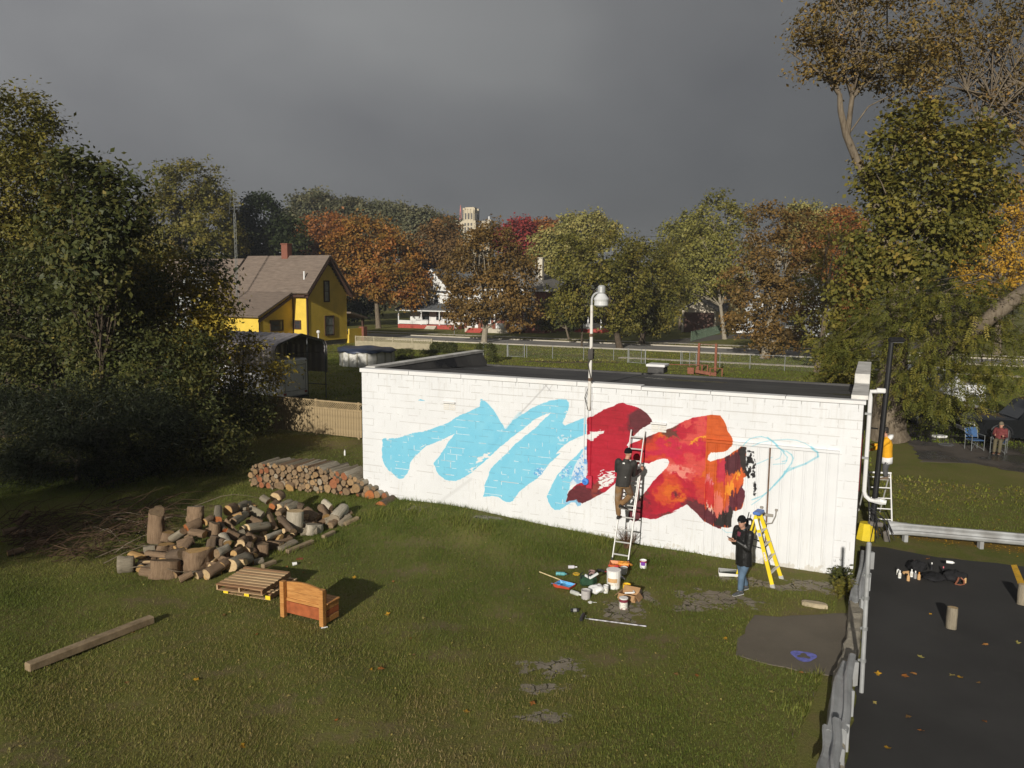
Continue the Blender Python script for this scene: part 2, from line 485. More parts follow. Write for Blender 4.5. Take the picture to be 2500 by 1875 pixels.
lot=sheet('parking_lot',[Gp(2098,1334),Gp(2160,1337),Gp(2290,1362),Gp(2400,1372),G(2560,1392),Vector((24,9,0)),Vector((24,-3,0)),Vector((3.6,-3,0)),Gp(2066,1880),Gp(2088,1700),Gp(2112,1480)],M_lot,0.012,
   'black asphalt parking lot beside the painted building',0.03)
pad=sheet('asphalt_pad',[Gp(1842,1502),Gp(1900,1506),Gp(2000,1500),Gp(2064,1498),Gp(2072,1540),Gp(2088,1572),Gp(2060,1600),Gp(2040,1650),Gp(1960,1640),Gp(1880,1625),Gp(1800,1600),Gp(1806,1560)],M_pad,0.016,
   'worn brown asphalt pad in the lawn by the curb wall',0.05,4)
def uvsheet(name,u0,u1,v0,v1,mat,z,label=None,thick=0.02):
 return sheet(name,[UV(u0,v0),UV(u1,v0),UV(u1,v1),UV(u0,v1)],mat,z,label,0,1,thick)
uvsheet('road',-150,90,61.5,69.0,M_road,0.012,'pale grey residential street behind the yard')
uvsheet('sidewalk',-8,60,51.4,52.6,M_walk,0.03,'narrow concrete walk on the near side of the street',0.05)
uvsheet('path',-150,40,73.2,74.6,M_walk,0.03,'concrete walk in front of the far houses',0.05)
uvsheet('kerb_far',-150,90,69.0,69.25,M_walk,0.13,None,0.15);uvsheet('kerb_near',-150,90,61.25,61.5,M_walk,0.13,None,0.15)
sheet('driveway',[UV(-12.5,69.3),UV(-8.5,69.3),UV(-1,96),UV(-6,96)],M_drive,0.02,'dark driveway between the far houses')
sheet('driveway',[UV(9,69.3),UV(15,69.3),UV(21,92),UV(14,92)],M_drive,0.02,'driveway up to the brown garage door')
wet=sheet('driveway',[G(2205,1060),G(2240,1022),G(2700,1030),G(2700,1150),G(2500,1156),G(2380,1132),G(2250,1128)],M_wet,0.010,'wet asphalt drive with puddles behind the tree',0.12,3)
M_line=simple('yellow_line_paint',(0.62,0.36,0.03),0.7,var=.15,scale=9,dirt=(0.12,0.09,0.04,0.5))
sheet('parking_line',[G(2468,1381),G(2482,1380),G(2560,1560),G(2534,1560)],M_line,0.0165,'yellow painted stall line on the black asphalt',0,1,0.004)
M_blue=simple('blue_spray',(0.13,0.14,0.42),0.8,var=.3,scale=14)
def spray_ring():
 c=G(1962,1604);mb=MB();r=random.Random(3);n=26
 for i in range(n):
  a0,a1=2*math.pi*i/n,2*math.pi*(i+1)/n
  w0,w1=(0.055+0.03*math.sin(3*a0+1)),(0.055+0.03*math.sin(3*a1+1))
  def P(a,q):return(c.x+math.cos(a)*q*1.05,c.y+math.sin(a)*q,0.0205)
  mb.quad(P(a0,.15-w0),P(a0,.15+w0),P(a1,.15+w1),P(a1,.15-w1))
 o=mb.build('paint_marking',M_blue);tag(o,'small blue sprayed ring on the brown asphalt pad','paint mark')
spray_ring()
# ------------------------------------------------------------------ the painted building
def zr(ox,oy,k,pts):return[(ox+x/k,oy+y/k)for x,y in pts]
zA=lambda*p:zr(860,940,4.878,p)
zB=lambda*p:zr(1150,940,4.879,p)
zC=lambda*p:zr(1400,960,4.879,p)
zD=lambda*p:zr(1640,980,4.879,p)
BLUE1=(zA((358,650),(375,632),(405,628),(412,652),(450,630),(545,632),(740,568),(890,540),(1105,465),(1250,385),(1290,360),(1440,295),(1510,262),(1525,215),(1535,160))
  +zB((125,158),(195,210),(265,285),(340,410),(405,525),(420,520),(500,420),(530,405),(620,345),(720,280),(830,225),(940,190),(1090,163),(1130,168),(1160,205),(1168,250),(1155,300),(1140,340),(1115,400),(1090,445),(1110,475),(1140,472),(1250,430),(1372,380),(1374,580),
    (1290,610),(1200,660),(1110,715),(1055,770),(1015,822),(1070,805),(1020,860),(940,925),(890,985),(860,1040),(800,1100),(720,1155),(640,1215),(570,1280),(500,1380),(470,1397),(430,1395),(380,1375),(330,1335),(250,1318),(210,1330),(145,1325),(165,1265),(160,1190),(200,1100),(220,1030),(240,990),(340,890),(440,800),(520,710),(600,650),(690,570),(760,520),(850,430),(960,325),
    (840,370),(740,420),(600,540),(480,625),(360,730),(290,790),(140,930),(60,1000),(0,1050))
  +zA((1330,1100),(1240,1138),(1140,1140),(1090,1115),(1030,1065),(1000,1015),(965,935),(1040,840),(1120,730),(1165,660),(1222,580),(1140,620),(1060,660),(900,715),(830,770),(780,820),(745,850),(690,930),(685,990),(660,1050),(610,1115),(570,1122),(520,1095),(480,1050),(430,1010),(385,940),(358,860),(356,760),(368,685)))
BLUE2=zB((1385,715),(1330,765),(1250,840),(1150,940),(1100,1000),(1040,1060),(990,1140),(950,1210),(908,1320),(920,1390),(960,1450),(1000,1485),(1060,1485),(1120,1450),(1180,1405),(1215,1370),(1250,1400),(1270,1440),(1310,1430),(1300,1380),(1200,1330),(1130,1380),(1160,1260),(1190,1190),(1200,1080),(1240,960),(1290,880),(1330,790))
MOTTLE=zB((1180,1190),(1215,1040),(1240,950),(1290,860),(1335,780),(1390,720),(1390,1060),(1360,1150),(1290,1175))
RED=(zC((165,290),(240,265),(300,230),(360,195),(450,165),(540,120),(590,112),(650,135),(720,150),(800,185),(870,235),(930,310),(932,340),(925,360),(890,380),(830,410),(760,470),(700,530),(650,590),(635,615),(640,630),(680,605),(740,575),(820,545),(920,500),(1000,470),(1100,435),(1200,400),(1300,340))
  +zD((0,312),(90,260),(170,225),(250,195),(350,172),(480,158),(580,165),(640,250),(670,350),(720,430),(735,490),(715,530),(670,570),(620,595),(520,600),(470,605),(440,640),(432,690),(470,712),(540,690),(640,660),(740,600),(835,533),(890,540),(893,880),(862,905),(850,1000),(840,1020),(880,1070),(878,1120),(850,1250),(830,1275),(760,1300),(735,1285),(715,1400),(715,1480),(690,1500),(600,1490),(590,1510),(500,1480),(380,1420),(310,1350),(250,1290),(185,1228),(90,1275),(0,1320))
  +zC((1250,1400),(1130,1440),(1030,1480),(980,1500),(900,1495),(840,1480),(800,1490),(770,1520),(710,1535),(655,1480),(660,1420),(740,1310),(800,1240),(870,1160),(950,1050),(1040,960),(1110,890),(1145,830),(1130,790),(1060,782),(980,800),(900,830),(830,820),(790,835),(700,880),(620,960),(560,1030),(480,1090),(400,1160),(330,1200),(260,1240),(180,1275),(100,1310),(60,1290),(0,1250))
  +zB((1300,1410),(1250,1360),(1130,1390),(1150,1300),(1180,1250),(1230,1210),(1290,1175),(1340,1160),(1395,1155),(1385,800),(1385,560),(1378,420)))
WHITES=[zC((155,520),(200,465),(300,445),(375,445),(320,500),(260,540),(215,562),(180,552)),
    zC((280,985),(360,905),(378,912),(300,980)),zC((272,1038),(385,960),(490,905),(480,945),(400,985),(330,1025)),
    zC((340,1035),(420,985),(490,955),(490,1000),(400,1050),(330,1100),(310,1080)),zC((292,1150),(330,1100),(400,1060),(490,1010),(490,1060),(440,1090),(350,1140),(310,1150)),
    zB((50,940),(110,860),(200,812),(250,795),(225,830),(130,920)),zB((240,850),(335,775),(300,815)),zA((1372,1036),(1420,995),(1505,950),(1440,1010),(1400,1040)),
    zA((660,635),(742,570),(700,612)),zA((805,760),(840,720),(905,706),(850,735)),zA((748,850),(770,818),(790,820)),
    zB((1105,320),(1130,290),(1140,310),(1120,330)),zB((1095,455),(1120,400),(1160,470),(1115,480))]
BLACKS=[zD((897,575),(985,595),(1000,700),(1000,900),(950,915),(893,890)),zD((975,900),(1012,980),(1015,1040),(995,1112),(975,1105))]
SKETCH=[(zD((860,515),(890,480),(930,445),(1000,425),(1070,418),(1150,440),(1220,490),(1290,550),(1340,610),(1380,660),(1370,700),(1320,712)),1.2),
    (zD((1140,430),(1210,480),(1300,560),(1345,590)),2.0),
    (zD((960,525),(1050,490),(1140,472),(1240,460),(1380,450),(1490,462),(1590,500),(1660,545),(1725,590),(1750,605)),0.9),
    (zD((1660,540),(1735,592),(1745,650),(1600,735),(1450,790),(1370,830),(1320,890),(1225,990)),2.2),
    (zD((1365,585),(1430,630),(1450,670),(1430,730),(1380,800),(1350,850),(1225,990),(1165,1055),(1080,1120),(960,1165)),1.5),
    (zD((1225,990),(1130,1085),(1050,1160),(955,1225)),1.0),(zD((1015,740),(1100,705),(1200,660)),.9),
    (zD((1210,745),(1350,735),(1375,700)),.9),(zD((1240,690),(1290,670),(1310,620),(1300,590)),.8),(zD((600,1510),(660,1555),(740,1550)),.7),
    (zD((1330,880),(1345,830),(1420,780)),1.4)]
TEX_S0,TEX_S1,TEX_Z0,TEX_Z1,TEX_PPM=-0.1,13.9,-0.3,4.2,130
COURSE=0.2032
dl0=wall_hit(1724,1080,-.09);dl1=wall_hit(1880,1094,-.09);dlb=wall_hit(1712,1367,-.09)
dr1=wall_hit(2050,1108,-.09);drb=wall_hit(2032,1419,-.09)
D_L0,D_SEAM,D_R1=dl0[0],dl1[0],dr1[0]
D_TOP=(dl0[1]+dr1[1])/2;D_BOT=max(-0.12,(dlb[1]+drb[1])/2)
def mural_image():
 w,h=int((TEX_S1-TEX_S0)*TEX_PPM),int((TEX_Z1-TEX_Z0)*TEX_PPM)
 s=TEX_S0+(np.arange(w)+.5)/TEX_PPM;z=TEX_Z0+(np.arange(h)+.5)/TEX_PPM
 S,Z=np.meshgrid(s,z)
 PW=np.array(WO)+S[...,None]*np.array(AU)+Z[...,None]*np.array([0,0,1.0])
 X,Y=proj_np(PW)
 N=lambda c,sd,o=4:fnoise((h,w),c,sd,o)
 jx=(N(9,1)-.5)*3.0+(N(40,2)-.5)*3;jy=(N(9,3)-.5)*3.0+(N(40,4)-.5)*3
 Xj,Yj=X+jx,Y+jy
 img=np.zeros((h,w,3));img[:]=(248,248,246)
 n1,n2=N(60,11),N(14,12)
 img*=(0.975+0.05*n1)[...,None]
 def put(mask,col,a=1.0):
  col=np.asarray(col,float);m=(mask if mask.dtype!=bool else mask.astype(float))*a
  img[:]=img*(1-m[...,None])+col*m[...,None]
 streak=N((90,5),21,3);put(np.clip((streak-.58)*3,0,1)*sst(2.6,4.0,Z)*.35,(214,208,198))
 put((N(22,22)>.63)*sst(2.2,3.9,Z)*.10,(222,218,208))
 put((N((26,12),23)>.70)*sst(1.4,.0,Z)*.10,(226,222,212))
 put((N(14,24,5)>.42+1.6*Z)&(Z<.3),(206,196,176),.45);put((N((60,4),25,3)>.70)&(Z<1.2),(230,227,219),.4)
 def line(p,q,wd,col,a):
  p=np.array(p,float);q=np.array(q,float);d=q-p;L=np.hypot(*d);t=np.clip(((X-p[0])*d[0]+(Y-p[1])*d[1])/L**2,0,1)
  dist=np.hypot(X-p[0]-t*d[0],Y-p[1]-t*d[1]);put(np.clip(1.4-dist/wd,0,1)*(dist<2.5*wd),col,a)
 line((1335,940),(1270,1010),2.0,(190,188,186),.55);line((1150,1170),(1040,1250),4,(222,221,218),.5);line((1330,938),(1345,955),1.2,(170,168,166),.5);line((1338,955),(1350,938),1.,(180,178,176),.5)
 blue=in_poly(Xj,Yj,BLUE1)|in_poly(Xj,Yj,BLUE2)
 put(blue,(133,214,240));put(blue,(152,224,246),.6*1.0)if False else None
 put(blue*(N(30,31)-.35).clip(0,1),(160,228,246),.8)
 line((1270,1010),(1185,1110),5,(120,200,228),.35)
 put(in_poly(X,Y,zA((785,182),(815,168),(845,178),(875,190),(840,186))),(120,205,235))
 mot=in_poly(Xj,Yj,MOTTLE)
 put(mot,(226,238,248));put(mot&(N(16,32,5)>.55),(150,200,240));put(mot&(N(10,33,5)>.62),(110,170,230))
 sp=in_poly(Xj,Yj,zB((740,1020),(800,985),(880,980),(860,1050),(800,1095),(750,1075)));put(sp&(N(8,34,4)>.5),(105,180,230));put(sp&(N(7,35,4)>.58),(215,235,248))
 sp=in_poly(Xj,Yj,zB((1030,620),(1090,590),(1170,620),(1150,675),(1050,670)));put(sp&(N(9,36,4)>.56),(205,236,248))
 sp=in_poly(Xj,Yj,zB((1045,1120),(1060,1010),(1140,960),(1210,960),(1180,1060),(1130,1120)));put(sp&(N(8,37,4)>.55),(120,180,232));put(sp&(N(7,38,4)>.6),(226,240,250))
 put(in_poly(Xj,Yj,zB((1110,1390),(1215,1350),(1300,1390),(1310,1432),(1270,1444),(1240,1395),(1190,1400),(1120,1420))),(150,205,238))
 red=in_poly(Xj,Yj,RED)
 soft=np.zeros_like(img);soft[:]=(190,16,46)
 wx,wy=(N(46,41,5)-.5)*62,(N(46,42,5)-.5)*62
 fx,fy=(N(11,43,4)-.5)*24,(N(11,44,4)-.5)*24
 def dab(cx,cy,rx,ry,col,hard=2.2,a=1.0,ang=0.0):
  c_,s_=math.cos(R(ang)),math.sin(R(ang));dx,dy=X+wx+fx-cx,Y+wy+fy-cy
  d=np.sqrt(((dx*c_+dy*s_)/rx)**2+((-dx*s_+dy*c_)/ry)**2)
  m=np.clip((1.0-d)*hard+.3,0,1)[...,None]*a
  soft[:]=soft*(1-m)+np.array(col,float)*m
 MAR,CRI,ROS,COR,RO,ORA,AMB,PNK,BLK,BRN=(104,36,44),(190,16,46),(208,30,66),(222,78,70),(212,62,36),(224,102,26),(244,158,36),(240,140,124),(42,34,32),(110,58,46)
 for a in((1480,1010,60,40,(178,14,40)),(1585,1030,48,55,MAR,3),(1535,1050,22,20,(165,14,40)),(1412,1210,66,36,MAR,3),(1465,1190,22,20,(150,60,50)),(1500,1210,30,14,CRI),
     (1620,1085,60,38,RO),(1700,1045,90,60,COR),(1630,1070,30,18,ORA),(1640,1060,30,20,BRN,3),(1672,1050,26,16,CRI,3),(1690,1030,26,14,CRI,3),(1740,1040,60,42,COR),(1735,1035,26,16,ROS),(1760,1070,40,44,ORA),(1745,1070,20,20,RO),(1700,1010,30,12,COR),
     (1770,1020,24,16,(232,140,50)),(1730,1072,14,9,AMB,4),(1715,1078,14,7,AMB,3),(1650,1098,90,22,ROS,3),(1660,1120,60,18,(215,34,60)),(1600,1130,46,26,RO),(1625,1132,24,20,COR),(1690,1142,40,26,COR,3),(1668,1145,26,14,PNK,3),(1635,1150,20,18,PNK),(1612,1165,30,20,COR),
     (1680,1175,50,18,CRI),(1640,1185,40,26,RO,2.5),(1625,1200,44,26,(216,78,34)),(1655,1205,20,18,ORA),(1580,1180,36,40,CRI),(1575,1240,30,30,(175,14,40)),(1555,1255,26,40,MAR,3),(1560,1215,16,14,BRN,3),(1690,1240,34,36,MAR,2.6),(1690,1222,18,12,(92,40,40),3),
     (1645,1262,40,18,MAR,3),(1630,1258,16,10,BRN),(1600,1262,40,12,(165,14,44)),(1735,1185,36,40,RO,2.5),(1725,1215,30,36,CRI),(1720,1150,16,10,ORA),(1710,1200,16,26,(205,60,50)),(1745,1235,28,18,CRI),(1700,1240,22,20,MAR,3),(1735,1268,46,18,MAR,3)):
  dab(*a)
 put(red,soft)if False else None
 rm=red.astype(float)[...,None];img[:]=img*(1-rm)+soft*rm
 door=red&(X>1724-(Y-1080)*.035)
 ds=np.zeros_like(img);ds[:]=(216,92,26)
 vj=(N((26,4),51,4)-.5);hj=(N((60,6),52,4)-.5)
 def strip(poly,col,k=20,a=1.0):
  m=in_poly(X+(N(10,60)-.5)*8,Y+vj*k*2.2,poly).astype(float)[...,None]*a
  ds[:]=ds*(1-m)+np.array(col,float)*m
 strip(zD((545,690),(645,650),(650,900),(625,1000),(540,900)),(206,48,70));strip(zD((400,900),(510,900),(510,1240),(385,1240)),(208,46,44));strip(zD((405,905),(505,910),(500,975),(400,955)),(226,120,120))
 strip(zD((640,655),(840,530),(895,540),(895,900),(860,860),(760,860),(640,840)),(88,34,44));strip(zD((800,555),(840,530),(893,540),(893,900),(850,860)),BLK,16)
 strip(zD((640,840),(720,840),(730,960),(640,1010)),(222,92,50));strip(zD((640,1000),(730,930),(790,850),(840,830),(800,1000),(720,1100),(640,1150)),(246,152,40));strip(zD((730,960),(860,800),(860,1000),(760,1100)),(226,98,34));strip(zD((790,850),(830,840),(770,960)),(248,168,50),10)
 strip(zD((700,1110),(840,1010),(880,1070),(870,1260),(740,1290),(640,1290),(690,1180)),(100,34,48));strip(zD((360,1240),(500,1280),(620,1300),(740,1260),(720,1500),(560,1520),(360,1420)),(96,32,44));strip(zD((500,1420),(620,1310),(740,1270),(720,1500),(600,1500)),BLK)
 strip(zD((510,1100),(560,1060),(620,1200),(600,1330),(550,1380),(500,1330)),(232,118,98));strip(zD((415,1220),(500,1260),(500,1300),(430,1280)),(244,196,176));strip(zD((640,1210),(690,1200),(680,1290),(620,1300)),(204,92,84))
 dm=door.astype(float)[...,None];img[:]=img*(1-dm)+ds*dm
 tex=(N((5,26),70,3)-.5)*22+(N(8,71,3)-.5)*18
 img[:]=np.where(red[...,None],img+tex[...,None]*np.array([1,.7,.7]),img)
 put(red&(N(90,72)<.2),(150,10,34),.25)
 wj=(N((6,22),80,3)-.5)*14
 for p in WHITES:put(in_poly(X+wj,Y+wj*.6,p),(246,245,241))
 for i,p in enumerate(BLACKS):
  m=in_poly(X+(N(6,81)-.5)*5,Y+vj*10,p)
  put(m&(N((16,9),82+i,4)>(.42 if i==0 else .44)),(26,25,26))
 for pts,wd in SKETCH:
  for a,b in zip(pts[:-1],pts[1:]):line(a,b,wd*1.05,(120,205,226),.55)
 jz=np.abs((Z/COURSE)-np.round(Z/COURSE))*COURSE
 put(blue&~red&(jz<.008)&(N((30,34),90,2)>.60),(240,248,250),.85)
 odd=(np.floor(Z/COURSE)%2)*.5;js=np.abs((S/.4064+odd)-np.round(S/.4064+odd))*.4064
 put(blue&~red&(js<.010)&(N((24,24),93,2)>.66),(240,248,250),.8)
 gr=(jz<.008)&(N((16,40),91,3)>(.545-.08*sst(1.6,3.4,Z)))
 gv=(js<.006)&(N((20,24),92,3)>(.60-.08*sst(1.6,3.4,Z)))
 nod=~((S>D_L0)&(S<D_R1)&(Z<D_TOP+.05));gr&=nod;gv&=nod
 put((gr|gv)&~red&~blue,(160,152,140),.30);put((gr|gv)&(red|blue),(60,30,30),.12)
 out=np.ones((h,w,4),np.float32);out[...,:3]=np.clip(img,0,255)/255.0
 im=bpy.data.images.new('mural_paint',w,h,alpha=False)
 im.pixels.foreach_set(out.ravel());im.update();im.pack()
 return im
IM_MURAL=mural_image()
bld=thing('painted_building','white painted concrete block building with a half finished blue and red mural','building',tuple(WO),GA)
def mural_material():
 m=Mat('painted_block',0.62,0.35)
 tc=m.node('ShaderNodeTexCoord');tc.object=bld
 sx=m.node('ShaderNodeSeparateXYZ',{0:tc.outputs['Object']})
 u=m.math('DIVIDE',m.math('SUBTRACT',sx.outputs[0],TEX_S0),TEX_S1-TEX_S0)
 v=m.math('DIVIDE',m.math('SUBTRACT',sx.outputs[2],TEX_Z0),TEX_Z1-TEX_Z0)
 cb=m.node('ShaderNodeCombineXYZ',{0:u,1:v})
 im=m.node('ShaderNodeTexImage',{'Vector':cb.outputs[0]},interpolation='Cubic',extension='EXTEND');im.image=IM_MURAL
 c=m.mix(1.0,im.outputs['Color'],(0.665,0.675,0.70),'MULTIPLY')
 m.color(c)
 m.bump(m.math('ADD',m.noise(70,4,.65,tc.outputs['Object']),m.math('MULTIPLY',m.noise(9,3,.5,tc.outputs['Object']),.8)),0.25,0.006)
 return m.m
M_wall=mural_material()
M_white=simple('white_paint',(.66,.66,.66),0.6,var=.05,scale=2.5,dirt=(0.46,0.43,0.38,0.35),bump=.15,bscale=50)
M_cope=simple('weathered_coping',(0.56,0.55,0.52),0.75,var=.14,scale=3,dirt=(0.16,0.14,0.12,0.55),bump=.2,bscale=30)
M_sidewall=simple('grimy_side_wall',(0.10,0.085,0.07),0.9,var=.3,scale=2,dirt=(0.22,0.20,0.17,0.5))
M_mortar=simple('painted_mortar',(0.62,0.60,0.56),0.85,var=.1,scale=5)
def roof_material():
 m=Mat('roof_membrane',0.72,0.3)
 P=m.coord()
 k=m.ramp(m.noise(0.5,6,.6),[(.3,(.040,.039,.040)),(.7,(.085,.083,.080))])
 k=m.mix(m.ramp(m.noise(6,5,.7,stretch=(.3,1.6,1)),[(.55,0),(.8,.6)]),k,(.15,.145,.135))
 k=m.mix(m.ramp(m.noise(.32,3,.5,stretch=(.5,2.4,1)),[(.55,0),(.63,.85)]),k,(.012,.012,.013))
 m.color(k);m.rough(m.ramp(m.noise(.32,3,.5,stretch=(.5,2.4,1)),[(.55,.8),(.63,.12)]));m.bump(m.noise(60,3),.2,.01)
 return m.m
M_roof=roof_material()
M_rust=simple('rusty_iron',(.14,.085,.055),.85,var=.35,scale=8)
def build_building():
 L,H=WALL_L,WALL_H
 dep=7.4
 mb=MB();mb.box((L/2,(.0905),(H-.35)/2-.06),(L-.02,.2,H+.35-.14))
 mb.build('mortar_wall',M_wall,bld)
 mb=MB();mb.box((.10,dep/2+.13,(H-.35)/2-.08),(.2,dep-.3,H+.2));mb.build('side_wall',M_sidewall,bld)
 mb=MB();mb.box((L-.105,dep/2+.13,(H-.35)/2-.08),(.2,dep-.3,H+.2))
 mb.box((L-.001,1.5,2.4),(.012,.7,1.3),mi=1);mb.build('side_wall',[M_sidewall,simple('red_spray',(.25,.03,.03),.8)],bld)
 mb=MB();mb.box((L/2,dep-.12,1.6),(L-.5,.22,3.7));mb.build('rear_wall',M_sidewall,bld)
 BL=.4064;j=.005
 meshes={}
 rr=random.Random(5);items=[]
 nrow=int(round((H+.2)/COURSE))
 for k in range(-1,nrow-1):
  z0=k*COURSE;off=0 if k%2==0 else BL/2
  s=-off
  while s<L-1e-6:
   a,b=max(0,s),min(L,s+BL);s+=BL
   if b-a<.03:continue
   zc=z0+COURSE/2
   if a>D_L0+.1 and b<D_R1-.1 and zc<D_TOP-.15:continue
   if a<D_L0+.1<b and zc<D_TOP-.15 and b-(D_L0+.1)>.06:b=D_L0+.12
   if a<D_R1-.1<b and zc<D_TOP-.15:a=D_R1-.12
   items.append((a,b,zc))
 items.sort(key=lambda q:-(q[0]+q[1])+0.0*q[2])
 for i,(a,b,zc)in enumerate(items):
  w=round(b-a-j,3);dpt=rr.choice((0,1,2,3,4))*.0006
  if i<300:
   if w not in meshes:
    q=MB();q.bbox((0,.01,0),(w,.03,COURSE-j),.003);meshes[w]=q.mesh('block',M_wall)
   obj('block',meshes[w],bld,((a+b)/2,-.005-dpt,zc))
  else:
   if i==300:rest=MB()
   rest.bbox(((a+b)/2,.005-dpt,zc),(w,.03,COURSE-j),.003)
 o=rest.build('block_face',M_wall,bld);o['kind']='stuff'
 n=8;xs=np.linspace(-.05,L+.05,n+1)
 for i in range(n):
  hgt,fw=(.115,.34)if xs[i]<7.2 else(.085,.30)
  q=MB();q.bbox((0,0,0),(xs[i+1]-xs[i]-.012,fw,hgt),.008)
  obj('coping',q.mesh('coping',M_white),bld,((xs[i]+xs[i+1])/2,fw/2-.055,H-.02+hgt/2))
 zt=H+.075
 mb=MB();zf,zb=H-.005,H-.46
 mb.add([(.2,.2,zf),(L-.2,.2,zf),(L-.2,dep,zb),(.2,dep,zb),(.2,.2,zf-.15),(L-.2,.2,zf-.15),(L-.2,dep,zb-.15),(.2,dep,zb-.15)],
     [(0,1,2,3),(7,6,5,4),(0,4,5,1),(2,6,7,3),(1,5,6,2),(3,7,4,0)])
 mb.build('roof',M_roof,bld)
 q=MB();q.add([(.235,.3,zf+.004),(.235,dep,zb+.004),(.235,dep,zt-.05),(.235,.3,zt-.05),(.75,dep,zb+.012),(.42,.3,zf+.006)],
     [(0,1,2,3),(0,5,4,1)])
 q.add([(.245,.3,zt-.06),(.245,dep,zt-.06),(.5,dep,zb+.02),(.30,.3,zf+.01)],[(0,1,2,3)])
 q.build('roof_flashing',M_roof,bld)
 q=MB();q.box((.10,dep/2+.1,H-.2),(.19,dep-.2,.44));q.bbox((.10,dep-.02,H-.28),(.30,.1,.6),.01);q.build('parapet',M_cope,bld)
 for i in range(4):
  y0,y1=.30+(dep-.25)*i/4,.30+(dep-.25)*(i+1)/4
  q=MB();q.bbox((.09,(y0+y1)/2,zt),(.34,y1-y0-.01,.10),.008);q.build('coping',M_cope,bld)
 dr=6.6
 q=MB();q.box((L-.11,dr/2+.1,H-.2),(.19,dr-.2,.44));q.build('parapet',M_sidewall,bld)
 for i in range(5):
  y0,y1=.26+(dr-.2)*i/5,.26+(dr-.2)*(i+1)/5
  q=MB();q.bbox((L-.10,(y0+y1)/2,zt+.03+(.12 if i>1 else 0)),(.36,y1-y0-.01,.10+(.24 if i>1 else 0)),.008);q.build('coping',M_cope,bld)
 q=MB();q.box((L/2+.1,dep-.05,zb+.035),(L-.5,.1,.06));q.build('roof_edge',M_roof,bld)
 hp=DP(1605,912,29.3);hu,hv=uv_of(hp)
 hz=zf+(zb-zf)*(hv-.2)/(dep-.2)
 q=MB();q.bbox((hu,hv,hz+.10),(.62,.62,.24),.02,mi=0);q.bbox((hu,hv,hz+.27),(.72,.72,.10),.02,mi=1)
 q.build('roof_hatch',[M_roof,M_white],bld)
 def door(s0,s1):
  q=MB();q.box(((s0+s1)/2,-.035,(D_TOP+D_BOT)/2),(s1-s0,.03,D_TOP-D_BOT))
  d=q.build('door',M_wall,bld)
  wdt=.232;n=max(1,int(round((s1-s0)/wdt)));wdt=(s1-s0)/n
  q=MB();hh=D_TOP-D_BOT
  prof=[(-wdt/2+.004,.012),(-wdt/2+.008,-.017),(-wdt/2+.026,-.017),(-wdt/2+.034,-.002),(-wdt/2+.046,-.002),(-wdt/2+.052,-.009),(-wdt/2+.066,-.009),(-wdt/2+.074,-.004),(wdt/2-.030,-.004),(wdt/2-.024,-.017),(wdt/2-.008,-.017),(wdt/2-.004,.012)]
  vs=[(x,y,-hh/2)for x,y in prof]+[(x,y,hh/2)for x,y in prof];m=len(prof)
  q.add(vs,[(i,i+1,m+i+1,m+i)for i in range(m-1)]+[tuple(range(m)),tuple(range(2*m-1,m-1,-1))])
  me=q.mesh('board',M_wall)
  for i in range(n):obj('board',me,d,(s0+wdt*(i+.5),-.050,(D_TOP+D_BOT)/2))
  return d
 d1=door(D_L0,D_SEAM-.022);d2=door(D_SEAM+.022,D_R1)
 q=MB();q.box((D_SEAM,-.045,(D_TOP+D_BOT)/2),(.034,.02,D_TOP-D_BOT));q.build('rusty_edge',M_rust,d2)
 q=MB();q.box(((D_L0+D_R1)/2,-.06,D_TOP+.035),(D_R1-D_L0,.1,.06));q.build('door_track',M_wall,bld)
 hs,hz_=wall_hit(1876,1258,-.1)
 q=MB();q.bbox((hs-.02,-.085,hz_),(.26,.03,.07),.006);q.box((hs-.14,-.10,hz_-.02),(.05,.05,.10))
 q.tube([(hs-.10,-.10,hz_-.12),(hs-.02,-.15,hz_-.20),(hs+.10,-.16,hz_-.16),(hs+.17,-.14,hz_+.02),(hs+.175,-.13,hz_+.14)],.016,6)
 q.bbox((hs+.18,-.13,hz_+.16),(.07,.04,.05),.01);q.bbox((hs-.16,-.12,hz_+.18),(.08,.05,.05),.01)
 q.build('door_latch',simple('latch_steel',(.30,.28,.25),.6,metal=.5),bld)
 for px,py,rows in((1098,990,1),(1609,1042,2)):
  s,z=wall_hit(px,py);q=MB();q.bbox((s,-.04,z+.09),(.40,.10,.04),.006)
  v=q.build('vent_hood',M_white,bld)
  for r_ in range(3):
   for c_ in range(2):
    q=MB();q.bbox((s-.10+.20*c_,-.010,z+.02-.062*r_),(.18,.03,.05),.004);q.build('vent_brick',M_mortar,bld)
 sx,z1=wall_hit(1434,940);_,z2=wall_hit(1434,1128)
 for dx,zb_,mi in((-.05,z2,0),(.045,z2-.45,0),(.14,z2-.75,0)):
  q=MB();q.tube([(sx+dx,-.035,H+.02),(sx+dx,-.035,zb_)],.014,6)
  q.build('conduit',M_wall if dx>0 else M_white,bld)
build_building()
def meter():
 s,z=wall_hit(1436,1175)
 t=thing('electric_meter','round blue electric meter on a red spattered box below the conduit','meter',tuple(UV(s,0,z)),GA)
 q=MB();q.bbox((.05,-.05,0),(.16,.09,.34),.01);q.build('meter_box',simple('red_box_paint',(.42,.02,.05),.6,var=.25,scale=14),t)
 q=MB();q.lathe([(.085,0),(.09,.01),(.088,.07),(.078,.085),(.02,.095)],20,M=Matrix.Translation((-.03,-.09,.02))@Matrix.Rotation(R(90),4,'X'))
 q.build('meter_dial',simple('blue_dial',(.06,.22,.62),.35,var=.2,scale=20),t)
 q=MB();q.bbox((-.03,-.188,.025),(.09,.006,.02),.002);q.bbox((-.03,-.188,-.01),(.06,.006,.012),.002);q.build('dial_plate',simple('dial_mark',(.03,.10,.36),.5),t)
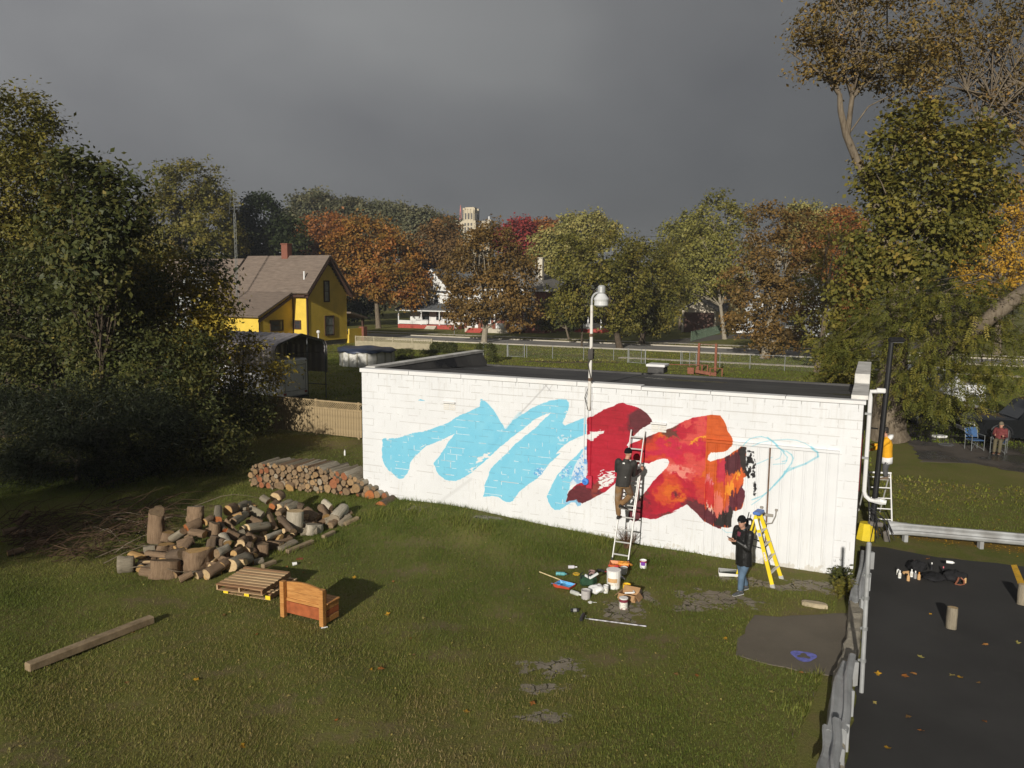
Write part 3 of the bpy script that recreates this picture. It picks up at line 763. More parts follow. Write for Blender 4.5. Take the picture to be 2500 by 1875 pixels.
meter()
def lamp_pole():
 s,z0=wall_hit(1441,935)
 base=UV(s,-.02,0)
 d=base.y
 t=thing('wall_lamp_pole','rusty white lamp pole rising above the roof edge with a grey dome light','lamp post',(base.x,base.y,0),GA)
 ztop=DP(1448,745,d).z;zb=DP(1438,1000,d).z
 q=MB();q.tube([(0,-.05,zb),(.01,-.05,z0),(.03,-.05,z0+(ztop-z0)*.5),(.02,-.05,ztop)],[.045,.045,.042,.036],10)
 m=Mat('peeling_pole_paint',.6);mm=m.ramp(m.noise(5,6,.7,stretch=(1,1,.5)),[(.52,(.62,.60,.56)),(.66,(.36,.25,.19))]);m.color(mm)
 q.build('pole',m.m,t)
 q=MB()
 for zz in(z0+.1,z0+(ztop-z0)*.36,z0+(ztop-z0)*.62):q.lathe([(.055,-.04),(.055,.04)],10,(.02,-.05,zz))
 q.build('pole_band',M_rust,t)
 M_gal=simple('galvanised',(.42,.43,.43),.5,metal=.3,var=.12)
 hx=(1474-1448)/F_PX*d
 q=MB();pts=[(.02,-.05,ztop)]+[(.02+hx*.62*(1-math.cos(a)),-.05,ztop+.20*math.sin(a)+.12)for a in np.linspace(.1,1.45,7)]+[(hx,-.05,ztop+.34)]
 q.tube(pts,.028,8);q.build('arm',M_gal,t)
 zl=ztop+.30
 q=MB();q.lathe([(.06,.16),(.10,.12),(.10,-.02),(.085,-.06)][::-1],16,(hx,-.05,zl+.05));q.build('lamp_housing',M_gal,t)
 q=MB();q.lathe([(.11,-.34),(.18,-.30),(.175,-.20),(.19,-.16),(.195,-.13),(.10,-.01),(.08,.0)],20,(hx,-.05,zl),close=True)
 q.build('lamp_shade',simple('lamp_refractor',(.55,.56,.56),.35,var=.08),t)
 q=MB();q.bbox((.05,-.11,ztop-1.25),(.14,.12,.26),.01);q.tube([(.05,-.1,ztop-1.1),(.12,-.12,ztop-1.2),(-.02,-.14,ztop-1.5),(.08,-.1,ztop-2.0)],.012,6)
 q.tube([(.05,-.05,ztop-1.9),(-.10,-.10,ztop-2.4),(.0,-.12,ztop-2.7)],.010,5)
 q.build('splice_box',simple('dark_box',(.05,.045,.04),.6),t)
lamp_pole()
# ------------------------------------------------------------------ trees and shrubs
def leaf_material(name,stops,rough=0.55,trans=0.30):
 m=Mat(name,rough,0.25)
 a=m.node('ShaderNodeAttribute',attribute_name='tint').outputs['Fac']
 c=m.ramp(a,[(p,col)for p,col in stops])
 m.color(c)
 tr=m.node('ShaderNodeBsdfTranslucent',{'Color':c})
 mx=m.node('ShaderNodeMixShader',{0:trans,1:m.b.outputs[0],2:tr.outputs[0]})
 m.link(mx.outputs[0],m.t.nodes['Material Output'].inputs['Surface'])
 return m.m
def bark_material(name,a,b,sc=9):
 m=Mat(name,.9,.15)
 k=m.ramp(m.noise(sc,6,.7,stretch=(1,1,.25)),[(.32,a),(.68,b)])
 m.color(k);m.bump(m.noise(sc*2.5,5,.7,stretch=(1,1,.2)),.8,.03);return m.m
M_bark=bark_material('bark_grey_brown',(.085,.065,.045),(.20,.165,.12))
M_barkpale=bark_material('bark_pale',(.16,.135,.10),(.34,.30,.23))
M_barkdark=bark_material('bark_dark',(.045,.034,.024),(.11,.085,.06))
PAL={
 'olive':[(0,(0.073,0.079,0.016)),(.45,(0.152,0.139,0.026)),(.8,(0.224,0.178,0.034)),(1,(0.290,0.198,0.040))],
 'brown':[(0,(0.099,0.069,0.021)),(.45,(0.178,0.112,0.032)),(.8,(0.251,0.145,0.040)),(1,(0.317,0.172,0.053))],
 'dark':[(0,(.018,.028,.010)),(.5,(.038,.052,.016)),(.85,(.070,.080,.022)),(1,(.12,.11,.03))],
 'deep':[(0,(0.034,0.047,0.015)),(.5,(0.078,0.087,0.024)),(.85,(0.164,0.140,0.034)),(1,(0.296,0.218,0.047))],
 'orange':[(0,(.12,.10,.022)),(.3,(.24,.145,.03)),(.65,(.34,.145,.03)),(1,(.42,.11,.035))],
 'red':[(0,(.17,.05,.03)),(.5,(.30,.045,.042)),(1,(.40,.06,.06))],
 'rust':[(0,(0.172,0.079,0.024)),(.5,(0.290,0.112,0.026)),(1,(0.396,0.145,0.033))],
 'pale':[(0,(0.198,0.198,0.059)),(.5,(0.317,0.290,0.086)),(1,(0.436,0.330,0.112))],
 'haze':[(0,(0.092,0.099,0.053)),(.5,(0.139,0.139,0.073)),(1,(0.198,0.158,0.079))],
 'feather':[(0,(0.132,0.132,0.033)),(.5,(0.224,0.211,0.048)),(1,(0.317,0.264,0.066))],
 'gold':[(0,(0.264,0.172,0.020)),(.5,(0.436,0.264,0.024)),(1,(0.554,0.290,0.026))],
 'lime':[(0,(.085,.088,.018)),(.4,(.170,.155,.030)),(.75,(.25,.20,.040)),(1,(.35,.235,.055))],
 'ash':[(0,(0.055,0.066,0.016)),(.5,(0.139,0.143,0.026)),(.85,(0.238,0.205,0.037)),(1,(0.317,0.251,0.053))],
 'weed':[(0,(0.066,0.112,0.016)),(.5,(0.145,0.211,0.026)),(1,(0.251,0.290,0.046))],
 'bronze':[(0,(.10,.085,.03)),(.45,(.21,.148,.045)),(.8,(.31,.20,.055)),(1,(.42,.23,.065))],
 'russet':[(0,(0.099,0.066,0.029)),(.45,(0.198,0.116,0.040)),(.8,(0.284,0.152,0.045)),(1,(0.396,0.172,0.053))],
 'yellowed':[(0,(0.077,0.082,0.017)),(.4,(0.205,0.172,0.027)),(.75,(0.412,0.300,0.038)),(1,(0.617,0.429,0.052))],
 'cedar':[(0,(.011,.016,.008)),(.5,(.024,.031,.015)),(1,(.055,.060,.028))],  # evergreen leaf colour lowered to put the juniper's deep shade into it
 'hedge':[(0,(0.033,0.045,0.013)),(.5,(0.073,0.082,0.021)),(1,(0.132,0.125,0.033))],
}
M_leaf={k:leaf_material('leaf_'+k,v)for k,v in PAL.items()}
def nrmz(a):return a/np.maximum(np.linalg.norm(a,axis=1,keepdims=True),1e-9)
def clump_centres(blobs,n,r,shell=0.55):
 out=[]
 vol=np.array([np.prod(b[1])**(2/3)for b in blobs]);k=np.maximum((n*vol/vol.sum()).astype(int),3)
 for(c,rad),m in zip(blobs,k):
  d=nrmz(r.normal(size=(m,3)));q=shell+(1-shell)*r.random((m,1))**.6
  q=q*(1+.10*r.normal(size=(m,1)))
  p=np.array(c)+d*q*np.array(rad)
  keep=np.ones(m,bool)
  for c2,r2 in blobs:
   if c2 is c:continue
   keep&=(((p-np.array(c2))/(np.array(r2)*.62))**2).sum(1)>1
  out.append(p[keep])
 return np.concatenate(out)
def leaves(P,blobs_c,per,cr,L,W,r,flat=.7,out=.7,up=.4,droop=.3,tdir=0.0,tint=None,gap=0.0):
 """a leaf per point scattered about the clump centres P; returns V, F, tint"""
 n=len(P);ids=np.repeat(np.arange(n),per)
 scale=r.uniform(.6,1.35,n)
 off=r.normal(size=(n*per,3))*cr*scale[ids][:,None]*np.array([1,1,flat])
 p=P[ids]+off
 c0=np.array(blobs_c)
 o=nrmz(p-c0)
 nm=nrmz(r.normal(size=p.shape)*.62+out*o+np.array([0,0,up]))
 t=r.normal(size=p.shape)+tdir*o;t[:,2]-=droop
 t=nrmz(t-nm*(t*nm).sum(1,keepdims=True));b=np.cross(nm,t)
 s=r.uniform(.45,1.5,(len(p),1))
 l=L*s;w=W*s
 V=np.stack([p,p+t*l*.5+b*w/2,p+t*l+nm*l*.1,p+t*l*.5-b*w/2],1).reshape(-1,3)
 Fc=np.arange(len(V)).reshape(-1,4)
 ct=np.clip(r.normal(.45,.22,n),0,1)if tint is None else tint(P,r)
 tt=np.clip(ct[ids]*.85+r.random(len(p))*.26-.05,0,1)
 return V,Fc,tt
def limb_mesh(mb,a,b,r0,r1,r,k=5,sag=.15,n=5):
 a,b=np.array(a),np.array(b);d=b-a;L=np.linalg.norm(d)
 mid=np.array([0,0,1])*L*sag+r.normal(size=3)*L*.05
 pts=[a+d*t+mid*math.sin(math.pi*t)*(1-.3*t)+(r.normal(size=3)*L*.012 if 0<t<1 else 0)for t in np.linspace(0,1,n)]
 mb.tube([tuple(p)for p in pts],list(np.linspace(r0,r1,n)),k,caps=False);return pts
def px_blobs(bl,d,fy=1.0,sat=5,seed=None):
 out=[];r=np.random.default_rng(int(abs(bl[0][0]*7+bl[0][1]*3+len(bl)))if seed is None else seed)
 for b in bl:
  c=DP(b[0],b[1],d+(b[4]if len(b)>4 else 0));k=d/F_PX
  rx,rz=b[2]*k,b[3]*k
  out.append((np.array(c),np.array([rx,(rx+rz)/2*fy,rz])))
 for c,rd in list(out):
  for i in range(sat):
   dd=r.normal(size=3);dd/=np.linalg.norm(dd);q=r.uniform(.26,.46);out.append((c+dd*rd*r.uniform(.80,1.04),rd*.92*q))
 return out
def lumps(P,s,seed):
 r=np.random.default_rng(seed);v=np.zeros(len(P))
 for i in range(5):
  k=r.normal(size=3)/s*(1+.5*i);v+=np.sin(P@k*2.2+r.uniform(0,6))/(1+.35*i)
 return v/2.2
TREES=[]
def tree(name,label,base,blobs,kind,nclump,per,L,W,cr=None,bark=None,tr=.25,seed=1,group=None,trunk_top=None,nlimb=16,cat='tree',shell=.55,tdir=0.0,droop=.3,flat=.7,fork=.42,lean=None,limb_r=None,show=0,tint=None,crown='crown',out=.7):
 r=np.random.default_rng(seed)
 base=Vector((base[0],base[1],base[2]))
 t=thing(name,label,cat,tuple(base),0,group)
 cen=np.mean([b[0]for b in blobs],0);top=max(b[0][2]+b[1][2]*.5 for b in blobs)
 P=clump_centres(blobs,nclump,r,shell)
 P=P[P[:,2]>base.z+.15]
 sz=float(np.mean([b[1].mean()for b in blobs[:3]]));lv=lumps(P,sz*.55,seed);P=P[lv>-.62]
 if tint is None:tint=lambda P_,r_:np.clip(.44+.24*lumps(P_,sz*.6,seed+5)+r_.normal(size=len(P_))*.13,0,1)
 cr=cr or L*2.2
 V,Fc,tt=leaves(P,cen-np.array([0,0,1.0]),per,cr,L,W,r,flat,out,.4,droop,tdir,tint)
 V=V-np.array(base)
 V[:,2]=np.maximum(V[:,2],.02)
 obj(crown,np_mesh(crown,V,Fc,M_leaf[kind],{'tint':tt}),t)
 if tr>0:
  mb=MB();tp=np.array(trunk_top)if trunk_top is not None else np.array([cen[0],cen[1],top*.8+base.z*.2])
  b0=np.array(base);n=8
  ph=r.uniform(0,6)
  pts=[b0+(tp-b0)*q+np.array([math.sin(q*4+ph)-math.sin(ph),math.cos(q*3.3+ph)-math.cos(ph),0])*tr*.5*q for q in np.linspace(0,1,n)]
  rad=[tr*(1.35 if i==0 else 1-.82*i/(n-1))for i in range(n)]
  pts.insert(1,pts[0]*.9+pts[1]*.1);rad.insert(1,tr*1.05)
  mb.tube([tuple(p-b0)for p in pts],rad,9,caps=False)
  idx=r.choice(len(P),min(nlimb,len(P)),replace=False)
  for i in idx:
   h=fork+(1-fork)*r.random()**1.3*.8
   q=P[i]
   h=min(h,max(fork*.8,(q[2]-b0[2])/max(tp[2]-b0[2],.1)-.12))
   j=h*(n-1);a=pts[1+int(j)]if int(j)+1<len(pts)else pts[-1]
   rr=(limb_r or tr*.42)*(1-.5*h)
   lp=limb_mesh(mb,a-b0,q-b0,rr,rr*.18,r,5,.12)
   near=np.argsort(((P-q)**2).sum(1))[1:4]
   for m in near:limb_mesh(mb,lp[3],P[m]-b0,rr*.35,rr*.08,r,4,.05,4)
  mb.build('trunk',bark or M_bark,t,smooth=True)
 return t
def far_tree(name,label,bx,d,bl,kind,seed,group='trees beyond the street',bark=None,tr=.28,dens=1.0,L=.36,W=.25,gz0=0.0,**k):
 base=DP(bx,800,d);base.z=gz0
 B=px_blobs(bl,d)
 area=sum(4*np.mean(b[1])**2 for b in B[:len(bl)])*1.35
 nc=int(area*2.9*dens);per=28
 L=L*d/110;W=W*d/110
 return tree(name,label,base,B,kind,nc,per,L,W,cr=L*1.25,bark=bark,tr=tr,seed=seed,group=group,**k)
# --- beyond the street
far_tree('broadleaf_tree','large brownish green tree towering behind the brown roof of the yellow house',450,118,[(455,450,78,58),(398,535,66,60),(520,535,66,60),(450,600,118,66),(358,610,44,50),(545,610,50,60),(430,660,120,50)],'olive',1,dens=1.15)
far_tree('broadleaf_tree','dense dark green round tree behind the red chimney',645,128,[(640,535,62,56),(705,575,46,42),(592,560,44,48),(650,610,90,50)],'dark',2,dens=1.3)
far_tree('broadleaf_tree','pale hazy tree of the distant treeline over the house gable',790,190,[(770,515,66,38),(820,545,70,45),(740,560,50,45)],'haze',3,dens=.9)
far_tree('broadleaf_tree','hazy olive tree of the distant treeline with a knobbly top',905,185,[(885,535,72,42),(950,540,66,36),(910,580,80,50)],'haze',4,dens=.9)
far_tree('broadleaf_tree','hazy dark tree of the distant treeline beside the stone tower',1040,180,[(1030,545,54,36),(1070,570,48,40),(1000,590,60,44)],'haze',5,dens=1)
far_tree('maple_tree','blazing orange maple between the yellow house and the white porch house',924,121,[(900,580,74,50),(845,610,52,50),(955,630,66,60),(895,670,96,50),(1002,690,40,56),(830,680,36,50),(950,700,60,40),(865,560,40,34)],'orange',6,dens=1.0,tr=.42)
far_tree('broadleaf_tree','brown leaved tree with pale forked trunk before the white porch house',1182,92,[(1195,620,84,58),(1140,670,62,62),(1250,670,60,66),(1190,720,106,56),(1118,765,40,34),(1275,765,42,40),(1210,580,50,40)],'brown',7,dens=1.25,tr=.36,bark=M_barkpale,fork=.30)
far_tree('maple_tree','crimson red maple glowing behind the brown tree',1280,150,[(1268,568,42,30),(1300,610,34,34),(1245,584,34,30)],'red',8,dens=1.1)
far_tree('broadleaf_tree','small rust coloured tree peeping up behind the red maple',1350,175,[(1340,560,44,20),(1325,585,50,30)],'rust',9)
far_tree('broadleaf_tree','pale yellow tree with frothy crown rising above the olive trees',1430,150,[(1428,555,52,34),(1475,570,34,34),(1400,590,60,50)],'pale',10)
far_tree('broadleaf_tree','pale green willowy tree beside the grey hipped roof',1345,140,[(1345,600,52,40),(1330,640,50,46),(1390,630,44,50)],'pale',11)
far_tree('broadleaf_tree','big olive tree by the street seen behind the lamp',1514,85,[(1420,660,70,70),(1480,620,66,56),(1460,720,110,60),(1530,690,60,76),(1400,740,50,46),(1520,770,50,46)],'olive',12,dens=1.2,tr=.36,bark=M_barkdark)
far_tree('broadleaf_tree','dense olive tree next to the brown garage',1568,92,[(1575,630,60,56),(1610,690,50,60),(1560,700,66,70),(1620,760,44,46),(1560,770,60,44)],'olive',13,dens=1.2,tr=.38,bark=M_barkdark)
far_tree('broadleaf_tree','feathery pale olive tree with bare upper twigs over the garage',1770,102,[(1750,530,56,46),(1720,590,50,56),(1800,540,50,40),(1700,670,70,70),(1770,650,70,70)],'feather',14,dens=.75,bark=M_barkpale,nlimb=30)
far_tree('broadleaf_tree','broad brown tree with a pale straight trunk by the street',1871,74,[(1878,548,66,50),(1950,590,66,66),(1900,620,90,60),(1830,690,70,60),(1900,730,100,60),(1830,790,60,46),(1940,790,80,50),(1980,690,50,70),(1890,830,60,36)],'brown',15,dens=1.4,tr=.40,bark=M_barkpale,fork=.34,nlimb=30)
far_tree('broadleaf_tree','yellowish treetop showing above the broad brown tree',1960,135,[(1960,520,44,26),(2040,545,60,40),(1990,580,70,60)],'pale',16)
far_tree('broadleaf_tree','rusty tree filling the gap behind the broad brown tree',2060,115,[(2050,560,60,54),(2070,640,60,70),(2000,650,60,80),(2050,720,60,60)],'rust',17,dens=.9)
far_tree('broadleaf_tree','golden yellow tree glowing at the far edge of the drive',2440,82,[(2450,520,66,50),(2400,580,56,46),(2480,600,60,80),(2410,660,80,60),(2490,460,40,40)],'gold',18,dens=1.0,tr=.4)
far_tree('broadleaf_tree','dim olive tree standing far behind the golden tree',2300,105,[(2300,640,90,70),(2220,690,80,70),(2380,700,80,60),(2300,760,120,60)],'deep',19,dens=.9)
far_tree('broadleaf_tree','low leafy tree beside the brick wall of the hipped roof house',1390,98,[(1395,760,36,40),(1340,770,34,36)],'deep',20,dens=1.3,tr=.14)
far_tree('broadleaf_tree','shadowy tree behind the porch house and orange maple',850,130,[(840,730,60,50),(900,720,50,50),(800,740,40,40)],'dark',22,dens=1.1)
far_tree('broadleaf_tree','dim tree closing the view behind the garage',1660,125,[(1640,640,50,60),(1680,620,40,60),(1650,720,50,50)],'olive',23)
far_tree('broadleaf_tree','dull orange tree showing behind the blazing maple',820,150,[(800,570,60,50),(840,600,60,50),(760,600,50,50),(780,650,70,50)],'rust',24,dens=.9)
far_tree('broadleaf_tree','rusty olive tree between the maple and the brown tree',1060,135,[(1050,600,50,46),(1090,620,46,50),(1030,660,50,50),(1080,560,36,30)],'russet',25,dens=.9)
far_tree('broadleaf_tree','mottled olive tree filling the gap right of the garage',1700,130,[(1690,590,60,60),(1650,580,40,40),(1720,660,60,60)],'feather',26,dens=.9)
far_tree('broadleaf_tree','yellow olive tree rising behind the sapling at the roof end',2000,62,[(2010,690,60,70),(2060,760,50,70),(1990,790,50,56),(2080,660,50,60),(2030,600,50,50)],'lime',27,dens=.9,tr=.25)
def far_wood():
 r=np.random.default_rng(99);B=[]
 for px in range(-900,3500,55):
  d=215+r.uniform(-20,30);h=r.uniform(575,625);B.append((np.array(DP(px,h+40,d)),np.array([5.5,5.5,r.uniform(5,8)])));B.append((np.array(DP(px+25,705,d-6)),np.array([6.0,5,6])))
 P=clump_centres(B,5200,r,.6)
 V,Fc,tt=leaves(P,np.array([0,215,0]),14,1.3,.95,.7,r)
 V[:,2]=np.maximum(V[:,2],.05)
 o=obj('woodland',np_mesh('woodland',V,Fc,M_leaf['haze'],{'tint':tt}));o['kind']='stuff';o['label']='distant hazy band of woodland closing the view behind the houses'
far_wood()
# --- left foreground thicket
LG='trees of the dark thicket'
def near_tree(name,label,base_px,d,bl,kind,seed,nclump,per=40,L=.15,W=.085,cr=.30,tr=.13,group=None,**k):
 b=DP(base_px[0],base_px[1],d);b.z=0.0
 return tree(name,label,b,px_blobs(bl,d),kind,nclump,per,L,W,cr=cr,tr=tr,seed=seed,group=group,**k)
near_tree('tall_tree','tallest tree of the dark thicket with mottled olive top',(10,1000),33,[(0,320,80,100),(70,290,60,70),(100,420,70,80),(20,470,120,110),(120,560,90,90),(-60,600,100,120)],'olive',31,760,46,.17,.09,.34,.2,LG,bark=M_barkdark,shell=.45)
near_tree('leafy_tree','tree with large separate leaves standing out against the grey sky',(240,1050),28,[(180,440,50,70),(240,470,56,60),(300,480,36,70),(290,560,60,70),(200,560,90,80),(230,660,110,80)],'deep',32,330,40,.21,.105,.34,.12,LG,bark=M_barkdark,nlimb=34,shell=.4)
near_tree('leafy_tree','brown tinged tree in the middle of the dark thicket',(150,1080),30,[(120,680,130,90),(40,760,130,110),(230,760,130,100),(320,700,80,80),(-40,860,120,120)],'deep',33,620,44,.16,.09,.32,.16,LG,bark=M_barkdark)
near_tree('yellowing_tree','sunlit yellowing tree at the edge of the thicket before the brown roof',(430,1040),32,[(400,680,70,90),(460,760,90,90),(380,800,90,80),(490,820,60,70),(520,720,34,56),(340,720,60,70),(450,880,100,70)],'yellowed',34,640,44,.15,.08,.30,.12,LG,bark=M_barkdark,shell=.45)
near_tree('yellowing_tree','thin yellow green sapling reaching out before the carport',(590,1050),34,[(575,890,50,50),(640,925,36,36),(540,930,70,66),(610,845,24,34),(680,905,22,20),(535,800,30,60)],'yellowed',35,150,30,.15,.075,.30,.07,LG,bark=M_barkdark,shell=.4)
near_tree('bush','dark leafy bush hanging over the wooden fence',(560,1080),33,[(490,970,100,76),(570,1000,66,54),(420,960,100,90),(620,1020,36,34)],'deep',36,480,42,.14,.075,.30,.06,None,bark=M_barkdark,cat='bush')
near_tree('bush','shadowed broadleaf bush in the middle of the thicket',(330,1140),29,[(300,870,150,90),(180,880,140,100),(420,880,110,80),(60,920,150,110),(330,960,130,80)],'deep',37,760,42,.15,.08,.30,.08,None,bark=M_barkdark,cat='bush')
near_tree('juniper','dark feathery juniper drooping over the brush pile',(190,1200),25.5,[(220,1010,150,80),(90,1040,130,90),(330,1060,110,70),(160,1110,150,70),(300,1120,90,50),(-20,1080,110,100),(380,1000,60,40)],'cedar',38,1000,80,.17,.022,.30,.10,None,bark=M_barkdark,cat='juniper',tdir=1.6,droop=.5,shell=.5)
near_tree('bush','straggling bush with arching stems at the thicket edge',(500,1170),27,[(470,1050,80,90),(540,1090,50,60),(430,1120,80,60)],'deep',39,240,36,.13,.06,.28,.04,None,bark=M_barkdark,cat='bush',nlimb=26)
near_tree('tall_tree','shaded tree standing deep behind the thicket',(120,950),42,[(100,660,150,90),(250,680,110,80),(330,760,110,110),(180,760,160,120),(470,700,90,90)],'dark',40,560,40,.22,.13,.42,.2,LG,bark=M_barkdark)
# --- the right-hand trees
def fronds(name,label_parent,P,cen,mat,r,n_per=9,Lr=.46,npair=6,ll=.15,lw=.048,spread=.42):
 n=len(P);ids=np.repeat(np.arange(n),n_per);m=len(ids)
 p=P[ids]+r.normal(size=(m,3))*spread*np.array([1,1,.7])
 o=p-cen;o[:,2]*=.3;o=nrmz(o)
 d=nrmz(o*1.1+r.normal(size=p.shape)*.55+np.array([0,0,-.15]))
 side=nrmz(np.cross(d,np.array([0,0,1.0])+r.normal(size=p.shape)*.25));up=np.cross(side,d)
 ct=np.clip(r.normal(.45,.2,n),0,1)[ids]*.75+r.random(m)*.3
 Vs,T=[],[]
 Lf=Lr*r.uniform(.75,1.3,(m,1))
 for k in range(npair+1):
  q=.15+.85*k/npair
  c=p+d*Lf*q-np.array([0,0,1.0])*Lf*.25*q*q
  for sg in(-1,1)if k<npair else(0,):
   t=nrmz(side*sg*.95+d*(.45 if sg else 1.0)+np.array([0,0,-.35])+r.normal(size=p.shape)*.12)
   b=nrmz(np.cross(up,t))*(lw/2)
   l=ll*(1-.35*abs(q-.5))*r.uniform(.85,1.15,(m,1))
   Vs.append(np.stack([c,c+t*l*.4+b,c+t*l,c+t*l*.4-b],1));T.append(np.clip(ct+r.normal(size=m)*.05,0,1))
 V=np.concatenate(Vs).reshape(-1,3);return V,np.arange(len(V)).reshape(-1,4),np.concatenate(T)
def right_trees():
 r=np.random.default_rng(50);d=34
 K=lambda x,y,dd=0:np.array(DP(x,y,d+dd))
 base=K(2168,1072);base[2]=0
 t=thing('leaning_tree','tall leaning tree with russet top, yellow green middle and thick fissured trunk','tree',tuple(base))
 mb=MB()
 def path(pts,rad,k=9):
  n=len(pts);mb.tube([tuple(np.array(p)-base)for p in pts],rad,k,caps=False)
 path([base,K(2166,1050),K(2170,980),K(2180,900),K(2190,800),K(2185,700),K(2165,600),K(2135,480),K(2095,400),K(2066,330),K(2052,270),K(2050,230)],[.95,.78,.66,.58,.46,.36,.27,.2,.17,.15,.12,.10])
 path([K(2190,960),K(2240,920,1),K(2275,850,1.5),K(2290,770,2)],[.45,.34,.28,.2])
 path([K(2068,335),K(2080,240),K(2110,200),K(2170,130),K(2240,90),K(2275,45)],[.12,.10,.085,.07,.05,.03],7)
 path([K(2050,232),K(2030,205),K(1990,170),K(1940,135),K(1915,115)],[.09,.07,.05,.03,.02],6)
 path([K(2050,232),K(2020,150),K(2000,100),K(1985,40)],[.08,.06,.05,.03],6)
 path([K(2080,240),K(2060,170),K(2040,110),K(2035,40)],[.07,.05,.04,.03],6)
 path([K(2110,200),K(2160,180),K(2130,120)],[.05,.04,.02],5)
 path([K(2070,330),K(2120,260),K(2180,230),K(2220,190)],[.04,.03,.02,.015],5)
 B=px_blobs([(2010,50,76,60),(1965,100,46,50),(2100,60,90,80),(2050,140,70,46),(2190,90,90,90),(2130,170,80,46),(2100,-60,160,70),(2040,190,50,26),(2230,200,80,50),(2270,120,70,70),(1990,170,40,26)],d,1.3)
 P1=clump_centres(B,800,r,.25);P1=P1[lumps(P1,1.5,3)>-.16]
 V,Fc,tt=leaves(P1,np.array(K(2100,300)),27,.30,.17,.085,r,.6)
 obj('crown',np_mesh('crown',V-base,Fc,M_leaf['bronze'],{'tint':tt}),t)
 for i in r.choice(len(P1),60,replace=False):
  src=[K(2030,205),K(2080,240),K(2110,200),K(2170,130),K(2020,150)][i%5]
  limb_mesh(mb,src-base,P1[i]-base,.045,.012,r,4,.08,5)
 B=px_blobs([(2225,290,66,56),(2180,390,80,66),(2290,370,80,70),(2370,350,70,50),(2230,500,100,80),(2340,460,90,70),(2420,450,60,40),(2150,470,40,40),(2360,560,80,60),(2160,560,70,70),(2260,610,90,70),(2180,660,90,60),(2100,700,70,60),(2060,760,50,60),(2110,620,46,50),(2420,330,40,40)],d)
 P=clump_centres(B,1150,r,.35);P=P[lumps(P,1.2,7)>-.45]
 V,Fc,tt=leaves(P,np.array(K(2210,600)),30,.30,.19,.135,r,.6,tint=lambda P_,r_:np.clip(.30+.30*r_.normal(size=len(P_))+.25*(P_[:,2]-9)/6,0,1))
 obj('leaf_cover',np_mesh('leaf_cover',V-base,Fc,M_leaf['lime'],{'tint':tt}),t)
 for i in r.choice(len(P),50,replace=False):
  q=P[i];src=[K(2190,800),K(2185,700),K(2165,600),K(2135,480)][min(3,max(0,int((q[2]-5)/2.6)))]
  limb_mesh(mb,src-base,q-base,.06,.012,r,5,.08,5)
 o=mb.build('trunk',M_bark,t,smooth=True)
 base2=np.array(DP(2560,1100,35));base2[2]=0
 t2=thing('spreading_tree','spreading tree with thick slanting limb and drooping compound leaves over the drive','tree',tuple(base2))
 mb=MB();K2=lambda x,y,dd=0:np.array(DP(x,y,35+dd))-base2
 def path2(pts,rad,k=9):mb.tube([tuple(p)for p in pts],rad,k,caps=False)
 path2([np.zeros(3),K2(2560,1000),K2(2570,850),K2(2585,700),K2(2600,400),K2(2620,150)],[.8,.6,.55,.45,.35,.2])
 path2([K2(2575,690),K2(2520,705,-3),K2(2470,735,-4.4),K2(2410,780,-4.4),K2(2370,815,-3.6),K2(2320,850,-2.6),K2(2270,890,-1.6),K2(2225,950,-.8),K2(2210,1000,-.6)],[.42,.36,.32,.29,.27,.25,.24,.24,.26])
 path2([K2(2590,560),K2(2500,440),K2(2440,470),K2(2350,505)],[.16,.12,.09,.06],7)
 path2([K2(2600,300),K2(2500,215),K2(2450,260),K2(2390,310),K2(2300,380)],[.16,.11,.09,.07,.04],7)
 path2([K2(2605,250),K2(2480,200),K2(2420,240),K2(2360,220),K2(2260,200)],[.13,.10,.07,.05,.03],7)
 path2([K2(2470,230),K2(2440,190),K2(2410,150)],[.07,.05,.03],6)
 path2([K2(2590,420),K2(2480,340),K2(2420,350),K2(2330,330)],[.10,.07,.05,.03],6)
 B=px_blobs([(2290,180,80,70),(2280,80,90,90),(2380,70,100,100),(2470,90,90,110),(2330,160,90,60),(2430,180,90,60),(2250,160,60,40),(2300,-60,160,70),(2480,-40,140,90),(2480,300,60,30),(2400,240,60,26),(2560,200,80,120),(2600,400,90,100)],35.5)
 P2=clump_centres(B,950,r,.25);P2=P2[lumps(P2,1.6,4)>-.16]
 V,Fc,tt=leaves(P2,np.array(DP(2400,350,35)),27,.32,.17,.085,r,.6)
 obj('crown',np_mesh('crown',V-base2,Fc,M_leaf['bronze'],{'tint':tt}),t2)
 for i in r.choice(len(P2),90,replace=False):
  src=[K2(2420,240),K2(2450,260),K2(2360,220),K2(2480,200),K2(2390,310)][i%5]
  limb_mesh(mb,src,P2[i]-base2,.04,.008,r,4,.05,4)
 B=px_blobs([(2300,760,110,60),(2400,850,110,70),(2250,830,100,60),(2300,930,80,56),(2360,915,80,56),(2440,905,60,56),(2160,780,80,50),(2220,900,50,50),(2480,840,60,60),(2290,985,50,30),(2110,840,60,46),(2250,720,90,40),(2420,740,70,40),(2060,860,40,40)],31.5)
 P=clump_centres(B,560,r,.35);P=P[lumps(P,1.0,9)>-.25]
 V,Fc,tt=fronds('f',None,P,np.array(DP(2330,800,35)),None,r,8)
 obj('drooping_foliage',np_mesh('drooping_foliage',V-base2,Fc,M_leaf['ash'],{'tint':tt}),t2)
 for i in r.choice(len(P),60,replace=False):
  src=[K2(2370,815,-.6),K2(2410,780),K2(2330,840,-1.2),K2(2470,735)][i%4]
  limb_mesh(mb,src,P[i]-base2,.04,.010,r,4,.10,5)
 mb.build('trunk',M_bark,t2,smooth=True)
